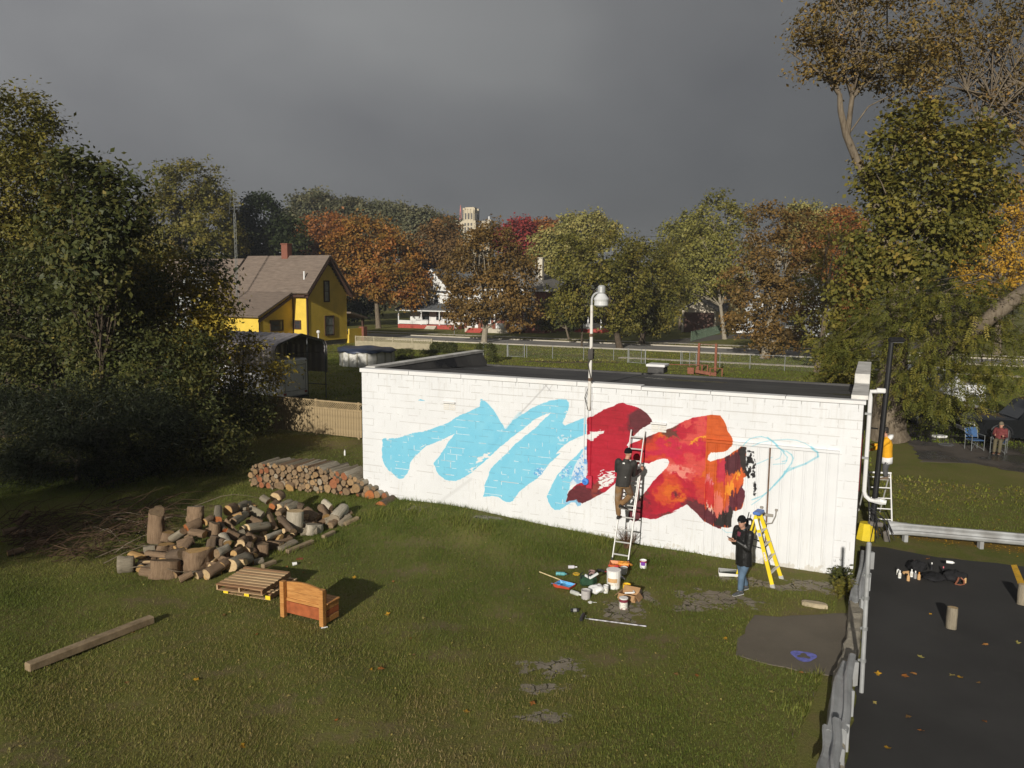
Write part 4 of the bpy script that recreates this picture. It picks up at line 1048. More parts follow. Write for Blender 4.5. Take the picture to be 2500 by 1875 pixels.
 near_tree('sapling','yellow green sapling behind the end of the roof',(2060,930),38,[(2050,910,36,30),(2030,870,30,30),(2075,860,30,40)],'lime',51,110,30,.2,.12,.3,.05,None)
right_trees()
# --- clipped hedges and shrubs
def hedge(name,label,cx,cy_base,w_px,h_px,kind,seed,cat='hedge',group=None,sq=1.0):
 b=G(cx,cy_base);d=b.y;k=d/F_PX;r=np.random.default_rng(seed)
 t=thing(name,label,cat,tuple(b),0,group)
 w,h=w_px*k/2,h_px*k;n=int(260*max(1,w*h))
 dd=nrmz(r.normal(size=(n,3)));p=np.sign(dd)*np.abs(dd)**(sq)*np.array([w,min(w,.8),h/2])*r.uniform(.82,1,(n,1))+np.array([0,0,h/2])
 V,Fc,tt=leaves(p,np.array([0,0,h*.3]),14,.09,.10,.06,r)
 V[:,2]=np.maximum(V[:,2],.01)
 obj('foliage',np_mesh('foliage',V,Fc,M_leaf[kind],{'tint':tt}),t)
 mb=MB()
 for q in range(4):limb_mesh(mb,(r.uniform(-w,w)*.4,0,0),(r.uniform(-w,w)*.7,0,h*.8),.03,.01,r)
 mb.build('stem',M_barkdark,t)
hedge('hedge','long clipped dark hedge beside the above ground pool',1018,877,104,24,'hedge',60,sq=.45)
for i,(x,w,lb)in enumerate(((1062,22,'first round clipped shrub behind the long hedge'),(1083,20,'middle one of the three round shrubs behind the hedge'),(1103,24,'round clipped shrub closest to the roof parapet'))):
 hedge('round_shrub',lb,x,862,w,26,'hedge',61+i,'shrub','round shrubs behind the hedge')
hedge('shrub','square cut green shrub just behind the roof parapet corner',1186,884,50,46,'hedge',66,'shrub',sq=.5)
for i,(x,y,w,h,lb)in enumerate(((1150,800,34,40,'dark shrub by the red porch steps'),(1208,806,18,18,'small round shrub under the porch of the white house'),(1232,808,26,18,'low bush beside the parked trailer at the white house'))):
 hedge('shrub',lb,x,y,w,h,'dark',70+i,'shrub')
def behind():
 for i,(x,y,h,w)in enumerate(((-33,-9,12,5.5),(-42,-4,13,6),(-24,-5,12.5,4.2))):
  B=[(np.array((x,y,h*.62)),np.array((w,w,h*.36))),(np.array((x+2,y+1,h*.8)),np.array((w*.6,w*.6,h*.2)))]
  tree('broadleaf_tree',['autumn tree outside the view that shades the brush pile','autumn tree outside the view that shades the thicket','slimmer autumn tree outside the view that shades the juniper'][i],(x,y,0),B,'olive',420,26,.34,.24,cr=.6,tr=.3,seed=200+i,shell=.3,nlimb=12)
behind()
# ------------------------------------------------------------------ houses, fences and yard things behind
def hit_v(px,py,v):
 return wall_hit(px,py,v)
def hit_u(px,py,u):
 d=ray(px,py);o=CAM-WO-AU*u
 t=-o.dot(AU)/d.dot(AU);q=CAM+d*t-WO
 return q.dot(AV),q.z
MUV=Matrix.Translation(WO)@Matrix.Rotation(GA,4,'Z')
def uthing(name,label,cat,u,v,z=0.0,group=None):return thing(name,label,cat,tuple(UV(u,v,z)),GA,group)
M_glass=simple('window_glass',(.035,.04,.045),.12,.6,var=.2,scale=2)
M_curtain=simple('curtained_glass',(.20,.22,.22),.2,.6,var=.35,scale=3)
M_brick=simple('brick_wall',(.20,.075,.05),.9,var=.3,scale=12,dirt=(.10,.07,.05,.5),bump=.3,bscale=20)
M_redbase=simple('red_porch_paint',(.33,.06,.045),.8,var=.2,scale=4)
M_trimbrown=simple('brown_trim',(.055,.028,.018),.7,var=.2)
def siding_material(name,col):
 m=Mat(name,.6,.3);m.color(m.ramp(m.noise(.8,5,.6),[(.3,np.array(col)*.86),(.7,np.minimum(np.array(col)*1.08,1))]));return m.m
M_yellow=siding_material('yellow_siding',(.66,.47,.065))
M_wsiding=siding_material('white_siding',(.62,.62,.60));M_gsiding=siding_material('grey_siding',(.36,.38,.39));M_cream=siding_material('cream_siding',(.62,.52,.25))
def shingle_material(name,col):
 m=Mat(name,.9,.15);c=np.array(col)
 k=m.ramp(m.noise(2.2,4,.6,stretch=(.5,2.4,2.4)),[(.3,c*.75),(.7,c*1.25)])
 k=m.mix(m.ramp(m.noise(14,3,.7,stretch=(.5,2.2,2.2)),[(.55,0),(.8,.4)]),k,tuple(c*1.6));m.color(k);return m.m
M_shbrown=shingle_material('brown_shingles',(.165,.130,.105));M_shgrey=shingle_material('grey_shingles',(.10,.105,.11));M_shtan=shingle_material('tan_shingles',(.17,.16,.145))
def lap_wall(mb,a,b,z0,z1f,step=.16,mi=0,lap=.018):
 """clapboards between plan points a and b (anticlockwise outside on the right), top given by z1f(t); real overlapping boards"""
 a=np.array(a,float);b=np.array(b,float);d=b-a;L=np.hypot(*d);n=np.array([d[1],-d[0]])/L
 ts=np.linspace(0,1,25)
 zt=np.array([z1f(t)for t in ts]);z=z0
 while z<zt.max()-.01:
  ok=ts[zt>z+.01]
  if len(ok)<2:break
  t0,t1=ok[0],ok[-1];zz=min(z+step,zt.max())
  p,q=a+d*t0,a+d*t1
  mb.add([(*(p+n*lap),z),(*(q+n*lap),z),(*(q+n*.002),zz),(*(p+n*.002),zz),(*p,z),(*q,z)],[(0,1,2,3),(4,5,1,0)],mi)
  z+=step
def window(parent,plane,c0,z0,w,h,at,nrm=-1,frame=None,glass=None,fw=.10,sash=True):
 """plane 'v': wall across u at v=at; plane 'u': wall across v at u=at. nrm: which side it looks to"""
 frame=frame or M_white;glass=glass or M_glass
 def B(mb,dc,dz,sx,sz,off,th,mi=0):
  if plane=='v':mb.box((c0+dc,at+nrm*off,z0+dz),(sx,th,sz),mi=mi)
  else:mb.box((at+nrm*off,c0+dc,z0+dz),(th,sx,sz),mi=mi)
 m=MB()
 for sg in(-1,1):B(m,sg*(w/2+fw/2),0,fw,h+2*fw,.04,.08);B(m,0,sg*(h/2+fw/2),w,fw,.04,.08)
 if sash:B(m,0,0,w,.06,.035,.05)
 o=m.build('window',frame,parent)
 g=MB();B(g,0,0,w,h,.012,.02);g.build('pane',glass,o)
 return o
def roof_slab(mb,pts,th=.14,mi=0):
 """pts: 4 corners of a sloping plane (u, v, z), anticlockwise from above"""
 p=[Vector(q)for q in pts];n=(p[1]-p[0]).cross(p[2]-p[0]).normalized()*th
 k=len(p);vs=[tuple(q)for q in p]+[tuple(q-n)for q in p]
 fs=[tuple(range(k)),tuple(range(2*k-1,k-1,-1))]+[(i,k+i,k+(i+1)%k,(i+1)%k)for i in range(k)]
 mb.add(vs,fs,mi)
# ---- yellow house: all coordinates are (u, v, z) relative to its gable corner
def yellow_house():
 U0,V0=-40.9,46.8
 t=uthing('yellow_house','yellow clapboard house with steep brown roof and tall gable','house',U0,V0)
 W,ze,za,L=6.8,5.75,9.3,11.1
 mb=MB()
 gable=lambda s:ze+(za-ze)*(1-abs(2*s-1))
 lap_wall(mb,(0,0),(0,W),.55,gable);lap_wall(mb,(-L,0),(0,0),.55,lambda s:ze);lap_wall(mb,(-1.9,-5.2),(-1.9,0),.55,lambda s:3.3+(ze-3.3)*s)
 lap_wall(mb,(-11,-5.2),(-1.9,-5.2),.55,lambda s:3.3);lap_wall(mb,(0,W),(-L,W),.55,lambda s:ze)
 mb.build('siding',M_yellow,t)
 mb=MB();mb.prism([(-L+.1,.1),(-.1,.1),(-.1,W-.1),(-L+.1,W-.1)],-.1,ze-.1);mb.prism([(-11,-5.1),(-2,-5.1),(-2,.1),(-11,.1)],-.1,3.1)
 mb.build('foundation',simple('grey_foundation',(.16,.155,.15),.9),t)
 o=.55;k=(za-ze)/(W/2)
 mb=MB();zr=za+.42
 roof_slab(mb,[(o,-.5,zr-k*(W/2+.5)),(o,W/2,zr),(-L,W/2,zr),(-L,-.5,zr-k*(W/2+.5))][::-1],.16)
 roof_slab(mb,[(o,W+.5,zr-k*(W/2+.5)),(o,W/2,zr),(-L,W/2,zr),(-L,W+.5,zr-k*(W/2+.5))],.16)
 ke=(ze-3.3)/5.2
 roof_slab(mb,[(-1.45,-5.7,3.3-.5*ke+.22),(-1.45,.2,ze+.26),(-12.5,.2,ze+.26),(-12.5,-5.7,3.3-.5*ke+.22)][::-1],.16)
 roof_slab(mb,[(-L-4.2,.8,4.0),(-L-4.2,W/2+.4,4.0),(-L,W/2,zr),(-L,-.5,zr-k*(W/2+.5))],.16)
 rf=mb.build('roof',M_shbrown,t)
 mb=MB()
 for sg,y0 in((1,-.5),(-1,W+.5)):
  a=Vector((o+.03,y0,zr-k*(W/2+.5)-.12));b=Vector((o+.03,W/2,zr-.12))
  mb.add([tuple(a),tuple(b),tuple(b+Vector((0,0,-.30))),tuple(a+Vector((0,0,-.30))),tuple(a+Vector((-.5,0,0))),tuple(b+Vector((-.5,0,0))),tuple(b+Vector((-.5,0,-.30))),tuple(a+Vector((-.5,0,-.30)))],
      [(0,1,2,3),(7,6,5,4),(3,2,6,7),(0,4,5,1)])
 mb.box((-1.0,-.45,ze-.32),(2.2,.14,.24));mb.add([(-1.40,-5.6,3.05),(-1.40,0,ze+.02),(-1.40,0,ze-.26),(-1.40,-5.6,2.78),(-1.6,-5.6,3.05),(-1.6,0,ze+.02),(-1.6,0,ze-.26),(-1.6,-5.6,2.78)],[(0,3,2,1),(4,5,6,7),(3,7,6,2)])
 mb.box((.03,.06,3.2),(.05,.14,5.2));mb.box((-1.87,-5.15,1.9),(.05,.14,2.7));mb.box((-.02,-.03,3.2),(.14,.05,5.2));mb.box((-1.85,-.06,3.2),(.05,.12,5.0))
 mb.build('trim',M_trimbrown,t)
 def Lz(px,py,plane,at):
  if plane=='u':v,z=hit_u(px,py,U0+at);return v-V0,z
  u,z=hit_v(px,py,V0+at);return u-U0,z
 s=3.771
 for x0,x1,y0,y1,pl,at,nr,gl in((1288,1325,482,658,'u',0,1,M_curtain),(1298,1368,804,965,'u',0,1,M_curtain),(1024,1068,848,908,'v',0,-1,M_glass),(795,900,846,925,'u',-1.9,1,M_glass)):
  a,z1=Lz(450+x0/s,560+(y0+y1)/2/s,pl,at);b,_=Lz(450+x1/s,560+(y0+y1)/2/s,pl,at)
  _,zt=Lz(450+(x0+x1)/2/s,560+y0/s,pl,at);_,zb=Lz(450+(x0+x1)/2/s,560+y1/s,pl,at)
  window(t,pl,(a+b)/2,(zt+zb)/2,abs(b-a),zt-zb,at+nr*.02,nr,M_trimbrown,gl,.14)
 mb=MB();c0,_=hit_v(701,610,V0+W/2);cu=c0-U0
 mb.box((cu,W/2-.1,zr+.35),(.85,.75,2.0));mb.bbox((cu,W/2-.1,zr+1.37),(.98,.88,.14),.02)
 mb.build('chimney',M_brick,rf)
 mb=MB();cu=hit_v(743,690,V0+.8)[0]-U0;mb.tube([(cu,.8,ze+.9),(cu,.8,ze+2.3)],.09,8);mb.build('vent_pipe',M_white,rf)
 mb=MB();roof_slab(mb,[(.6,W,3.6),(-7,W,3.6),(-7,W+3.2,2.9),(.6,W+3.2,2.9)][::-1],.18);mb.build('porch_roof',M_shbrown,t)
 mb=MB();mb.box((-3.3,W+1.6,.5),(7,3,1.0));mb.box((.1,W+1.5,1.3),(.16,2.6,.7));mb.build('porch_floor',M_yellow,t)
 mb=MB();mb.box((.1,W+2.9,.9),(.7,.7,1.8));mb.build('porch_pier',M_brick,t)
 mb=MB();mb.box((.1,W+2.9,2.3),(.22,.22,1.2));mb.build('porch_post',M_trimbrown,t)
 mb=MB();mb.tube([(.6,1.0,0),(.6,1.0,1.5)],.07,8);mb.sphere((.6,1.0,1.6),.2,8,5);mb.build('utility_pedestal',M_white,t)
yellow_house()
def small_house_behind():
 c=DP(535,640,105);u,v=uv_of(c)
 t=uthing('grey_house','grey gabled house with brown pointed roof half hidden behind the left trees','house',u,v)
 mb=MB();lap_wall(mb,(4,-4),(4,4),.4,lambda s:5.5+4*(1-abs(2*s-1)));lap_wall(mb,(-4,-4),(4,-4),.4,lambda s:5.5+4*(1-abs(2*s-1)));mb.build('siding',M_gsiding,t)
 mb=MB()
 for sg in(-1,1):
  q=[(4.5,sg*4.6,5.1),(4.5,0,9.8),(-9,0,9.8),(-9,sg*4.6,5.1)];roof_slab(mb,q if sg>0 else q[::-1],.2)
  q=[(sg*4.6,-4.6,5.1),(0,-4.6,9.8),(0,2,9.8),(sg*4.6,2,5.1)];roof_slab(mb,q[::-1]if sg>0 else q,.2)
 mb.build('roof',M_shbrown,t)
 window(t,'v',0,6.6,.9,1.3,-4.03,-1);window(t,'v',-1.8,3.4,.9,1.5,-4.03,-1);window(t,'v',1.8,3.4,.9,1.5,-4.03,-1)
small_house_behind()
M_steel_d=simple('dull_steel',(.20,.21,.20),.6,metal=.2)
def antenna():
 b=G(583,838);d=84;t=thing('antenna_mast','slim lattice antenna mast beside the brown roof','antenna',(DP(583,830,d).x,d,0))
 h=DP(583,520,d).z;r=.13
 for k in range(3):
  a=2*math.pi*k/3;mb=MB();mb.tube([(r*math.cos(a),r*math.sin(a),0),(r*math.cos(a),r*math.sin(a),h)],.018,5);mb.build('mast_leg',M_steel_d,t)
 mb=MB();n=26
 for i in range(n):
  for k in range(3):
   a,b2=2*math.pi*k/3,2*math.pi*(k+1+0)/3
   z0,z1=h*i/n,h*(i+1)/n
   mb.tube([(r*math.cos(a),r*math.sin(a),z0),(r*math.cos(b2),r*math.sin(b2),z1)],.014,4,caps=False)
 o=mb.build('lattice',M_steel_d,t);o['kind']='stuff'
 mb=MB();mb.tube([(0,0,h),(0,0,h+2.2)],.03,5)
 for zz,l in((h+.4,.5),(h+1.2,.4),(h+2.0,.3)):
  mb.tube([(-l,0,zz),(l,0,zz)],.02,4);mb.tube([(0,-l,zz),(0,l,zz)],.02,4);mb.tube([(l,0,zz-.5),(l,0,zz+.6)],.014,4);mb.tube([(-l,0,zz-.5),(-l,0,zz+.6)],.014,4)
 mb.build('aerial',M_steel_d,t)
antenna()
# ---- carport and trailer
def carport():
 fl=DP(675,950,41.5);u0,v0=uv_of(fl);W=4.3
 t=uthing('carport','grey metal carport with ribbed rounded roof','carport',u0,v0)
 ze,zp,L=3.15,3.86,8.5
 prof=[(0,2.2),(0,ze-.05),(.12,ze+.17),(.30,ze+.28),(W/2,zp),(W-.30,ze+.28),(W-.12,ze+.17),(W,ze-.05),(W,1.55)]
 m=simple('carport_metal',(.30,.27,.27),.38,.5,.5,var=.15,scale=1.5)
 nx=80;V=[];F=[]
 for i in range(nx+1):
  x=-L*i/nx;rr=.03*(1 if i%4<2 else 0)
  for(y,z)in prof:
   n=Vector((y-W/2,z-2.6)).normalized()*rr;V.append((x,y+n[0],z+n[1]))
 k=len(prof)
 for i in range(nx):
  for j in range(k-1):F.append((i*k+j,(i+1)*k+j,(i+1)*k+j+1,i*k+j+1))
 mb=MB();mb.add(V,F);o=mb.build('roof',m,t)
 so=o.modifiers.new('thick','SOLIDIFY');so.thickness=.02
 mf=simple('carport_frame',(.12,.13,.13),.5,metal=.4)
 for x in(-.08,-2.9,-5.7,-8.3):
  mb=MB();mb.tube([(x,y+(.04 if y<W/2 else-.04),z-.05)for y,z in[(0,0)]+prof[1:-1]+[(W,0)]],.035,6);mb.build('frame_arch',mf,t)
 mb=MB();mb.box((-L/2,W-.02,.8),(L,.02,.05));mb.tube([(-.08,W*.62,0),(-.08,W*.62,zp-.2)],.03,6);mb.build('frame_rail',mf,t)
 a,_=hit_u(735,880,u0+.3)
 tr=uthing('trailer','white box trailer parked under the ribbed carport','trailer',u0+.1,v0+.3)
 mw=simple('trailer_white',(.66,.66,.66),.4,.5,var=.06,scale=2,dirt=(.35,.33,.30,.3))
 mb=MB();mb.bbox((-2.9,1.1,1.48),(5.8,2.2,2.1),.09);mb.build('body',mw,tr)
 mg=simple('trailer_trim',(.25,.25,.26),.5)
 mb=MB()
 for sg in(-1,1):mb.box((.012,1.1+sg*.85,1.5),(.02,.03,1.5))
 mb.box((.012,1.1,2.2),(.02,1.7,.03));mb.box((.012,1.1,.8),(.02,1.7,.03));mb.box((.03,1.75,1.45),(.03,.06,.22));mb.build('door_frame',mg,tr)
 for y in(.25,1.95):
  mb=MB();mb.bbox((.02,y,.66),(.04,.20,.12),.01);mb.build('tail_light',simple('tail_red',(.20,.02,.015),.4),tr)
 for y in(.2,1.1,2.0):
  mb=MB();mb.bbox((.02,y,2.4),(.03,.10,.05),.008);mb.build('marker_light',simple('marker_dark',(.10,.05,.03),.4),tr)
 mb=MB();mb.bbox((-.02,1.1,.40),(.12,2.1,.10),.01);mb.build('bumper',simple('dark_bumper',(.03,.03,.03),.5),tr)
 for x in(-2.4,-3.3):
  for y in(.15,2.05):
   mb=MB();mb.lathe([(.34,-.1),(.35,0),(.34,.1)],14,M=Matrix.Translation((x,y,.35))@Matrix.Rotation(R(90),4,'X'));mb.build('wheel',simple('rubber',(.02,.02,.02),.8),tr)
 mb=MB();mb.tube([(-5.8,1.1,.45),(-7.0,1.1,.5)],.05,6);mb.build('hitch',mg,tr)
carport()
# ---- wooden fence with lattice top, boards are parts
def wood_fence():
 p=G(884,1074);u1,v1=uv_of(p);u0=u1-9.5
 t=uthing('wooden_fence','tan board fence with a lattice strip along its top','fence',u1,v1)
 mw=simple('fence_board_wood',(.30,.225,.125),.85,var=.2,scale=5,dirt=(.14,.11,.07,.4),bump=.3,bscale=30)
 z0,zb,zt=.08,1.22,1.55;bw=.14;me={}
 n=int(9.5/bw)
 q=MB();q.bbox((0,0,0),(bw-.012,.02,zb-z0),.004);m1=q.mesh('board',mw)
 rr=random.Random(2)
 for i in range(n):obj('board',m1,t,(-bw*(i+.5),rr.uniform(-.003,.003),(z0+zb)/2+rr.uniform(-.006,.006)))
 for z in(zb+.02,zt,.35):
  q=MB();q.bbox((-4.75,.03,z),(9.5,.05,.07),.005);q.build('rail',mw,t)
 q=MB();L=9.5;h=zt-zb-.08;st=.105
 for k in range(int(L/st)):
  x=-st*k
  for sg in(-1,1):
   x0,x1=(x,x-h)if sg>0 else(x-h,x)
   q.add([(x0-.018,-.012*sg+.012,zb+.05),(x0+.018,-.012*sg+.012,zb+.05),(x1+.018,-.012*sg+.012,zb+.05+h),(x1-.018,-.012*sg+.012,zb+.05+h)],[(0,1,2,3)])
 o=q.build('lattice',mw,t);o['kind']='stuff';so=o.modifiers.new('thick','SOLIDIFY');so.thickness=.008
 for i in range(5):
  q=MB();q.bbox((-2.3*i-.2,.08,.80),(.10,.10,1.62),.008);q.build('post',mw,t)
wood_fence()
# ---- above ground pool
def pool():
 c=G(905,894);c.y+=1.2;c.x-=.5
 t=thing('swimming_pool','round white above ground pool under a dark blue cover','pool',(c.x,c.y,0))
 r,h,n=2.25,1.28,18
 mw=simple('pool_wall',(.60,.59,.55),.5,var=.10,scale=2);mp=simple('pool_post',(.42,.40,.33),.5)
 q=MB();a=2*math.pi/n
 pts=[(r,-math.tan(a/2)*r+.02),(r,math.tan(a/2)*r-.02)]
 q.add([(pts[0][0],pts[0][1],0),(pts[1][0],pts[1][1],0),(pts[1][0],pts[1][1],h),(pts[0][0],pts[0][1],h),(r-.04,pts[0][1],0),(r-.04,pts[1][1],0),(r-.04,pts[1][1],h),(r-.04,pts[0][1],h)],
    [(0,1,2,3),(7,6,5,4),(0,4,5,1),(3,2,6,7),(0,3,7,4),(1,5,6,2)])
 m1=q.mesh('wall_panel',mw)
 q=MB();q.bbox((r+.02,0,h/2),(.10,.14,h),.02);m2=q.mesh('post',mp)
 for i in range(n):obj('wall_panel',m1,t,(0,0,0),(0,0,a*(i+.5)));obj('post',m2,t,(0,0,0),(0,0,a*i))
 rg=np.random.default_rng(4);V=[];F=[];kr,ka=10,72
 for i in range(kr+1):
  for j in range(ka):
   th=2*math.pi*j/ka;rr=(r+.17)*min(i/(kr-1),1.0)+(.03 if i==kr else 0)
   z=h+.14+.05*math.sin(th*7+i)*(i/kr)+.10*math.sin(rr*2.1+th)-(.0 if i<kr-1 else .05)
   if i==kr:z=h-.12-.06*math.sin(th*9)-.03*math.sin(th*23)
   V.append((rr*math.cos(th),rr*math.sin(th),z))
 for i in range(kr):
  for j in range(ka):F.append((i*ka+j,i*ka+(j+1)%ka,(i+1)*ka+(j+1)%ka,(i+1)*ka+j)[::-1])
 q=MB();q.add(V,F);q.build('cover',simple('pool_cover',(.022,.032,.062),.35,.5,var=.3,scale=3),t,smooth=True)
pool()
def lattice_fence():
 p=G(960,852);u,v=uv_of(p);x0,x1=hit_v(868,840,v)[0]-u,hit_v(1054,840,v)[0]-u
 t=uthing('lattice_fence','low weathered lattice topped fence behind the pool','fence',u,v)
 mw=simple('grey_fence_wood',(.33,.29,.20),.9,var=.15,scale=3);L=x1-x0
 q=MB()
 n=int(L/.15)
 for i in range(n):q.bbox((x0+.15*(i+.5),0,.35),(.14,.02,.62),.004)
 o=q.build('board',mw,t);o['kind']='stuff'
 q=MB();h=.48;st=.2
 for k in range(int(L/st)):
  x=x0+st*k
  for sg in(-1,1):
   a,b=(x,x+h)if sg>0 else(x+h,x)
   if max(a,b)>x1:continue
   q.add([(a-.03,.012*sg,.68),(a+.03,.012*sg,.68),(b+.03,.012*sg,.68+h),(b-.03,.012*sg,.68+h)],[(0,1,2,3)])
 o=q.build('lattice',mw,t);o['kind']='stuff';so=o.modifiers.new('thick','SOLIDIFY');so.thickness=.012
 for z in(.67,1.18):
  q=MB();q.bbox((x0+L/2,.02,z),(L,.05,.07),.005);q.build('rail',mw,t)
 for k in range(5):
  q=MB();q.bbox((x0+L*k/4,.04,.62),(.11,.11,1.24),.008);q.build('post',mw,t)
lattice_fence()
M_steel=simple('galvanised_steel',(.27,.28,.28),.5,metal=.35,var=.15,scale=4)
def chain_fence(name,label,pts,h,post_at=None,gates=(),mat=None,spacing=.16,wire=.004,group=None):
 """pts: plan points (world) of the run"""
 mat=mat or M_steel;a=Vector((pts[0][0],pts[0][1],0));b=Vector((pts[-1][0],pts[-1][1],0));L=(b-a).length
 ang=math.atan2(b.y-a.y,b.x-a.x)
 t=thing(name,label,'fence',tuple(a),ang,group)
 n=max(2,int(L/2.8));xs=post_at if post_at is not None else[L*i/n for i in range(n+1)]
 q=MB();q.tube([(0,0,0),(0,0,h+.05)],.030,6);me=q.mesh('post',mat)
 for x in xs:obj('post',me,t,(x,0,0))
 q=MB();q.tube([(0,0,h),(L,0,h)],.020,6);q.build('top_rail',mat,t)
 q=MB();k=int((L+h)/spacing)
 for i in range(-int(h/spacing),int(L/spacing)):
  x=i*spacing
  for sg in(-1,1):
   p0,p1=(x,0.04),(x+h,h)
   if p0[0]<0:p0=(0,.04-p0[0])
   if p1[0]>L:p1=(L,h-(p1[0]-L))
   if sg<0:p0,p1=(L-p0[0],p0[1]),(L-p1[0],p1[1])
   d=.5*wire
   q.add([(p0[0]-d,.0,p0[1]),(p0[0]+d,0,p0[1]),(p1[0]+d,0,p1[1]),(p1[0]-d,0,p1[1])],[(0,1,2,3)])
   q.add([(p0[0],-d,p0[1]),(p0[0],d,p0[1]),(p1[0],d,p1[1]),(p1[0],-d,p1[1])],[(0,1,2,3)])
 o=q.build('wire_mesh',mat,t);o['kind']='stuff'
 return t
def back_fences():
 v=47.4;u=lambda px:hit_v(px,868,v)[0]
 def run(a,b,label,posts=None):
  ua,ub=u(a),u(b);chain_fence('chain_link_fence',label,[UV(ua,v),UV(ub,v)],1.2,[u(p)-ua for p in posts]if posts else None,group='chain link fences of the back yard')
 run(1180,1238,'short chain link stretch beside the square green shrub',[1180,1238]);run(1286,1568,'middle chain link stretch behind the dark flower bed',[1286,1349,1425,1498,1566]);run(1684,2090,'long chain link stretch reaching the big leaning tree',[1684,1758,1832,1917,2015,2088])
 def gate(px,lab,w,ang,swing=0):
  t=uthing('chain_gate',lab,'gate',u(px),v,group='gates of the chain link fence');t.rotation_euler.z=GA+ang
  q=MB();q.tube([(0,0,.06),(w,0,.06),(w,0,1.15),(0,0,1.15),(0,0,.06)],.026,6,caps=False);q.build('gate_frame',M_steel,t)
  q=MB()
  for i in range(int((w)/.13)):
   x=.13*i;q.add([(x,0,.06),(x+.006,0,.06),(min(x+1,w)+.006,0,.06+min(1,w-x)),(min(x+1,w),0,.06+min(1,w-x))],[(0,1,2,3)]);q.add([(w-x,0.004,.06),(w-x+.006,0.004,.06),(max(w-x-1,0)+.006,.004,.06+min(1,w-x)),(max(w-x-1,0),.004,.06+min(1,w-x))],[(0,1,2,3)])
  o=q.build('wire_mesh',M_steel,t);o['kind']='stuff'
  for x in(-.12,w+.12):
   q=MB();q.tube([(x,.02,0),(x,.02,1.3)],.04,6);q.build('gate_post',M_steel,t)
 gate(1242,'narrow closed gate between the square shrub and the flower bed',1.5,0);gate(1536,'half open gate swung in behind the lamp pole',1.5,R(-14));gate(1666,'gate standing ajar beside the red timber frame',1.1,R(24))
 a,b=G(1687,834),G(1786,806)
 mg=simple('green_mesh',(.16,.22,.15),.6);chain_fence('chain_link_fence','green tinted chain link fence running back across the street',[a,b],1.25,mat=mg,wire=.02)
back_fences()
def flower_bed():
 c=G(1400,884);mb=MB();r=random.Random(3)
 pts=[(c.x+4.2*math.cos(a)*r.uniform(.85,1.1),c.y+.75*math.sin(a)*r.uniform(.8,1.1))for a in np.linspace(0,2*math.pi,26)[:-1]]
 mb.prism(pts,-.02,.05);o=structure('flower_bed',mb,simple('mulch',(.06,.042,.03),.95,var=.4,scale=14));o['label']='narrow dark mulched flower bed in the back yard'
 rr=np.random.default_rng(8);n=46
 P=np.stack([c.x+rr.uniform(-3.6,3.6,n),c.y+rr.uniform(-.5,.5,n),np.full(n,.10)],1)
 V,Fc,tt=leaves(P,np.array((c.x,c.y,-1)),20,.10,.14,.07,rr)
 V[:,2]=np.maximum(V[:,2],.05);o=obj('ground_cover',np_mesh('ground_cover',V,Fc,M_leaf['pale'],{'tint':tt}));o['kind']='stuff';o['label']='withered pale plants in the flower bed'
flower_bed()
def timber_frame():
 c=G(1725,914);m=simple('red_brown_timber',(.20,.075,.045),.8,var=.2,scale=6)
 t=thing('timber_frame','red brown timber play frame with two tall posts behind the roof','play frame',(c.x,c.y,0),GA)
 for x in(-.65,.65):
  q=MB();q.bbox((x,0,1.2),(.17,.17,2.4),.012);q.build('post',m,t)
 q=MB();q.tube([(-.65,0,2.36),(0,0,2.30),(.65,0,2.36)],.018,5);q.build('cross_rope',m,t)
 q=MB();q.bbox((-.6,-.45,.30),(.22,.16,.6),.01);q.bbox((-1.1,-.6,.28),(.5,.14,.50),.01);q.bbox((.1,-.8,.20),(1.6,.18,.24),.01,rot=(0,.12,0));q.build('platform_beam',m,t)
 for x,y,h in((.45,-1.0,.62),(1.35,-1.0,.62),(-.3,-.3,.75),(.1,-.2,.75)):
  q=MB();q.bbox((x,y,h/2),(.09,.09,h),.006);q.build('rail_post',m,t)
 for a,b in(((.45,-1.0,.6),(1.35,-1.0,.6)),((-1.2,-.3,.72),(.1,-.2,.74)),((-3.3,-.35,.66),(-1.2,-.3,.70))):
  q=MB();q.tube([a,b],.03,6);q.build('hand_rail',m,t)
timber_frame()
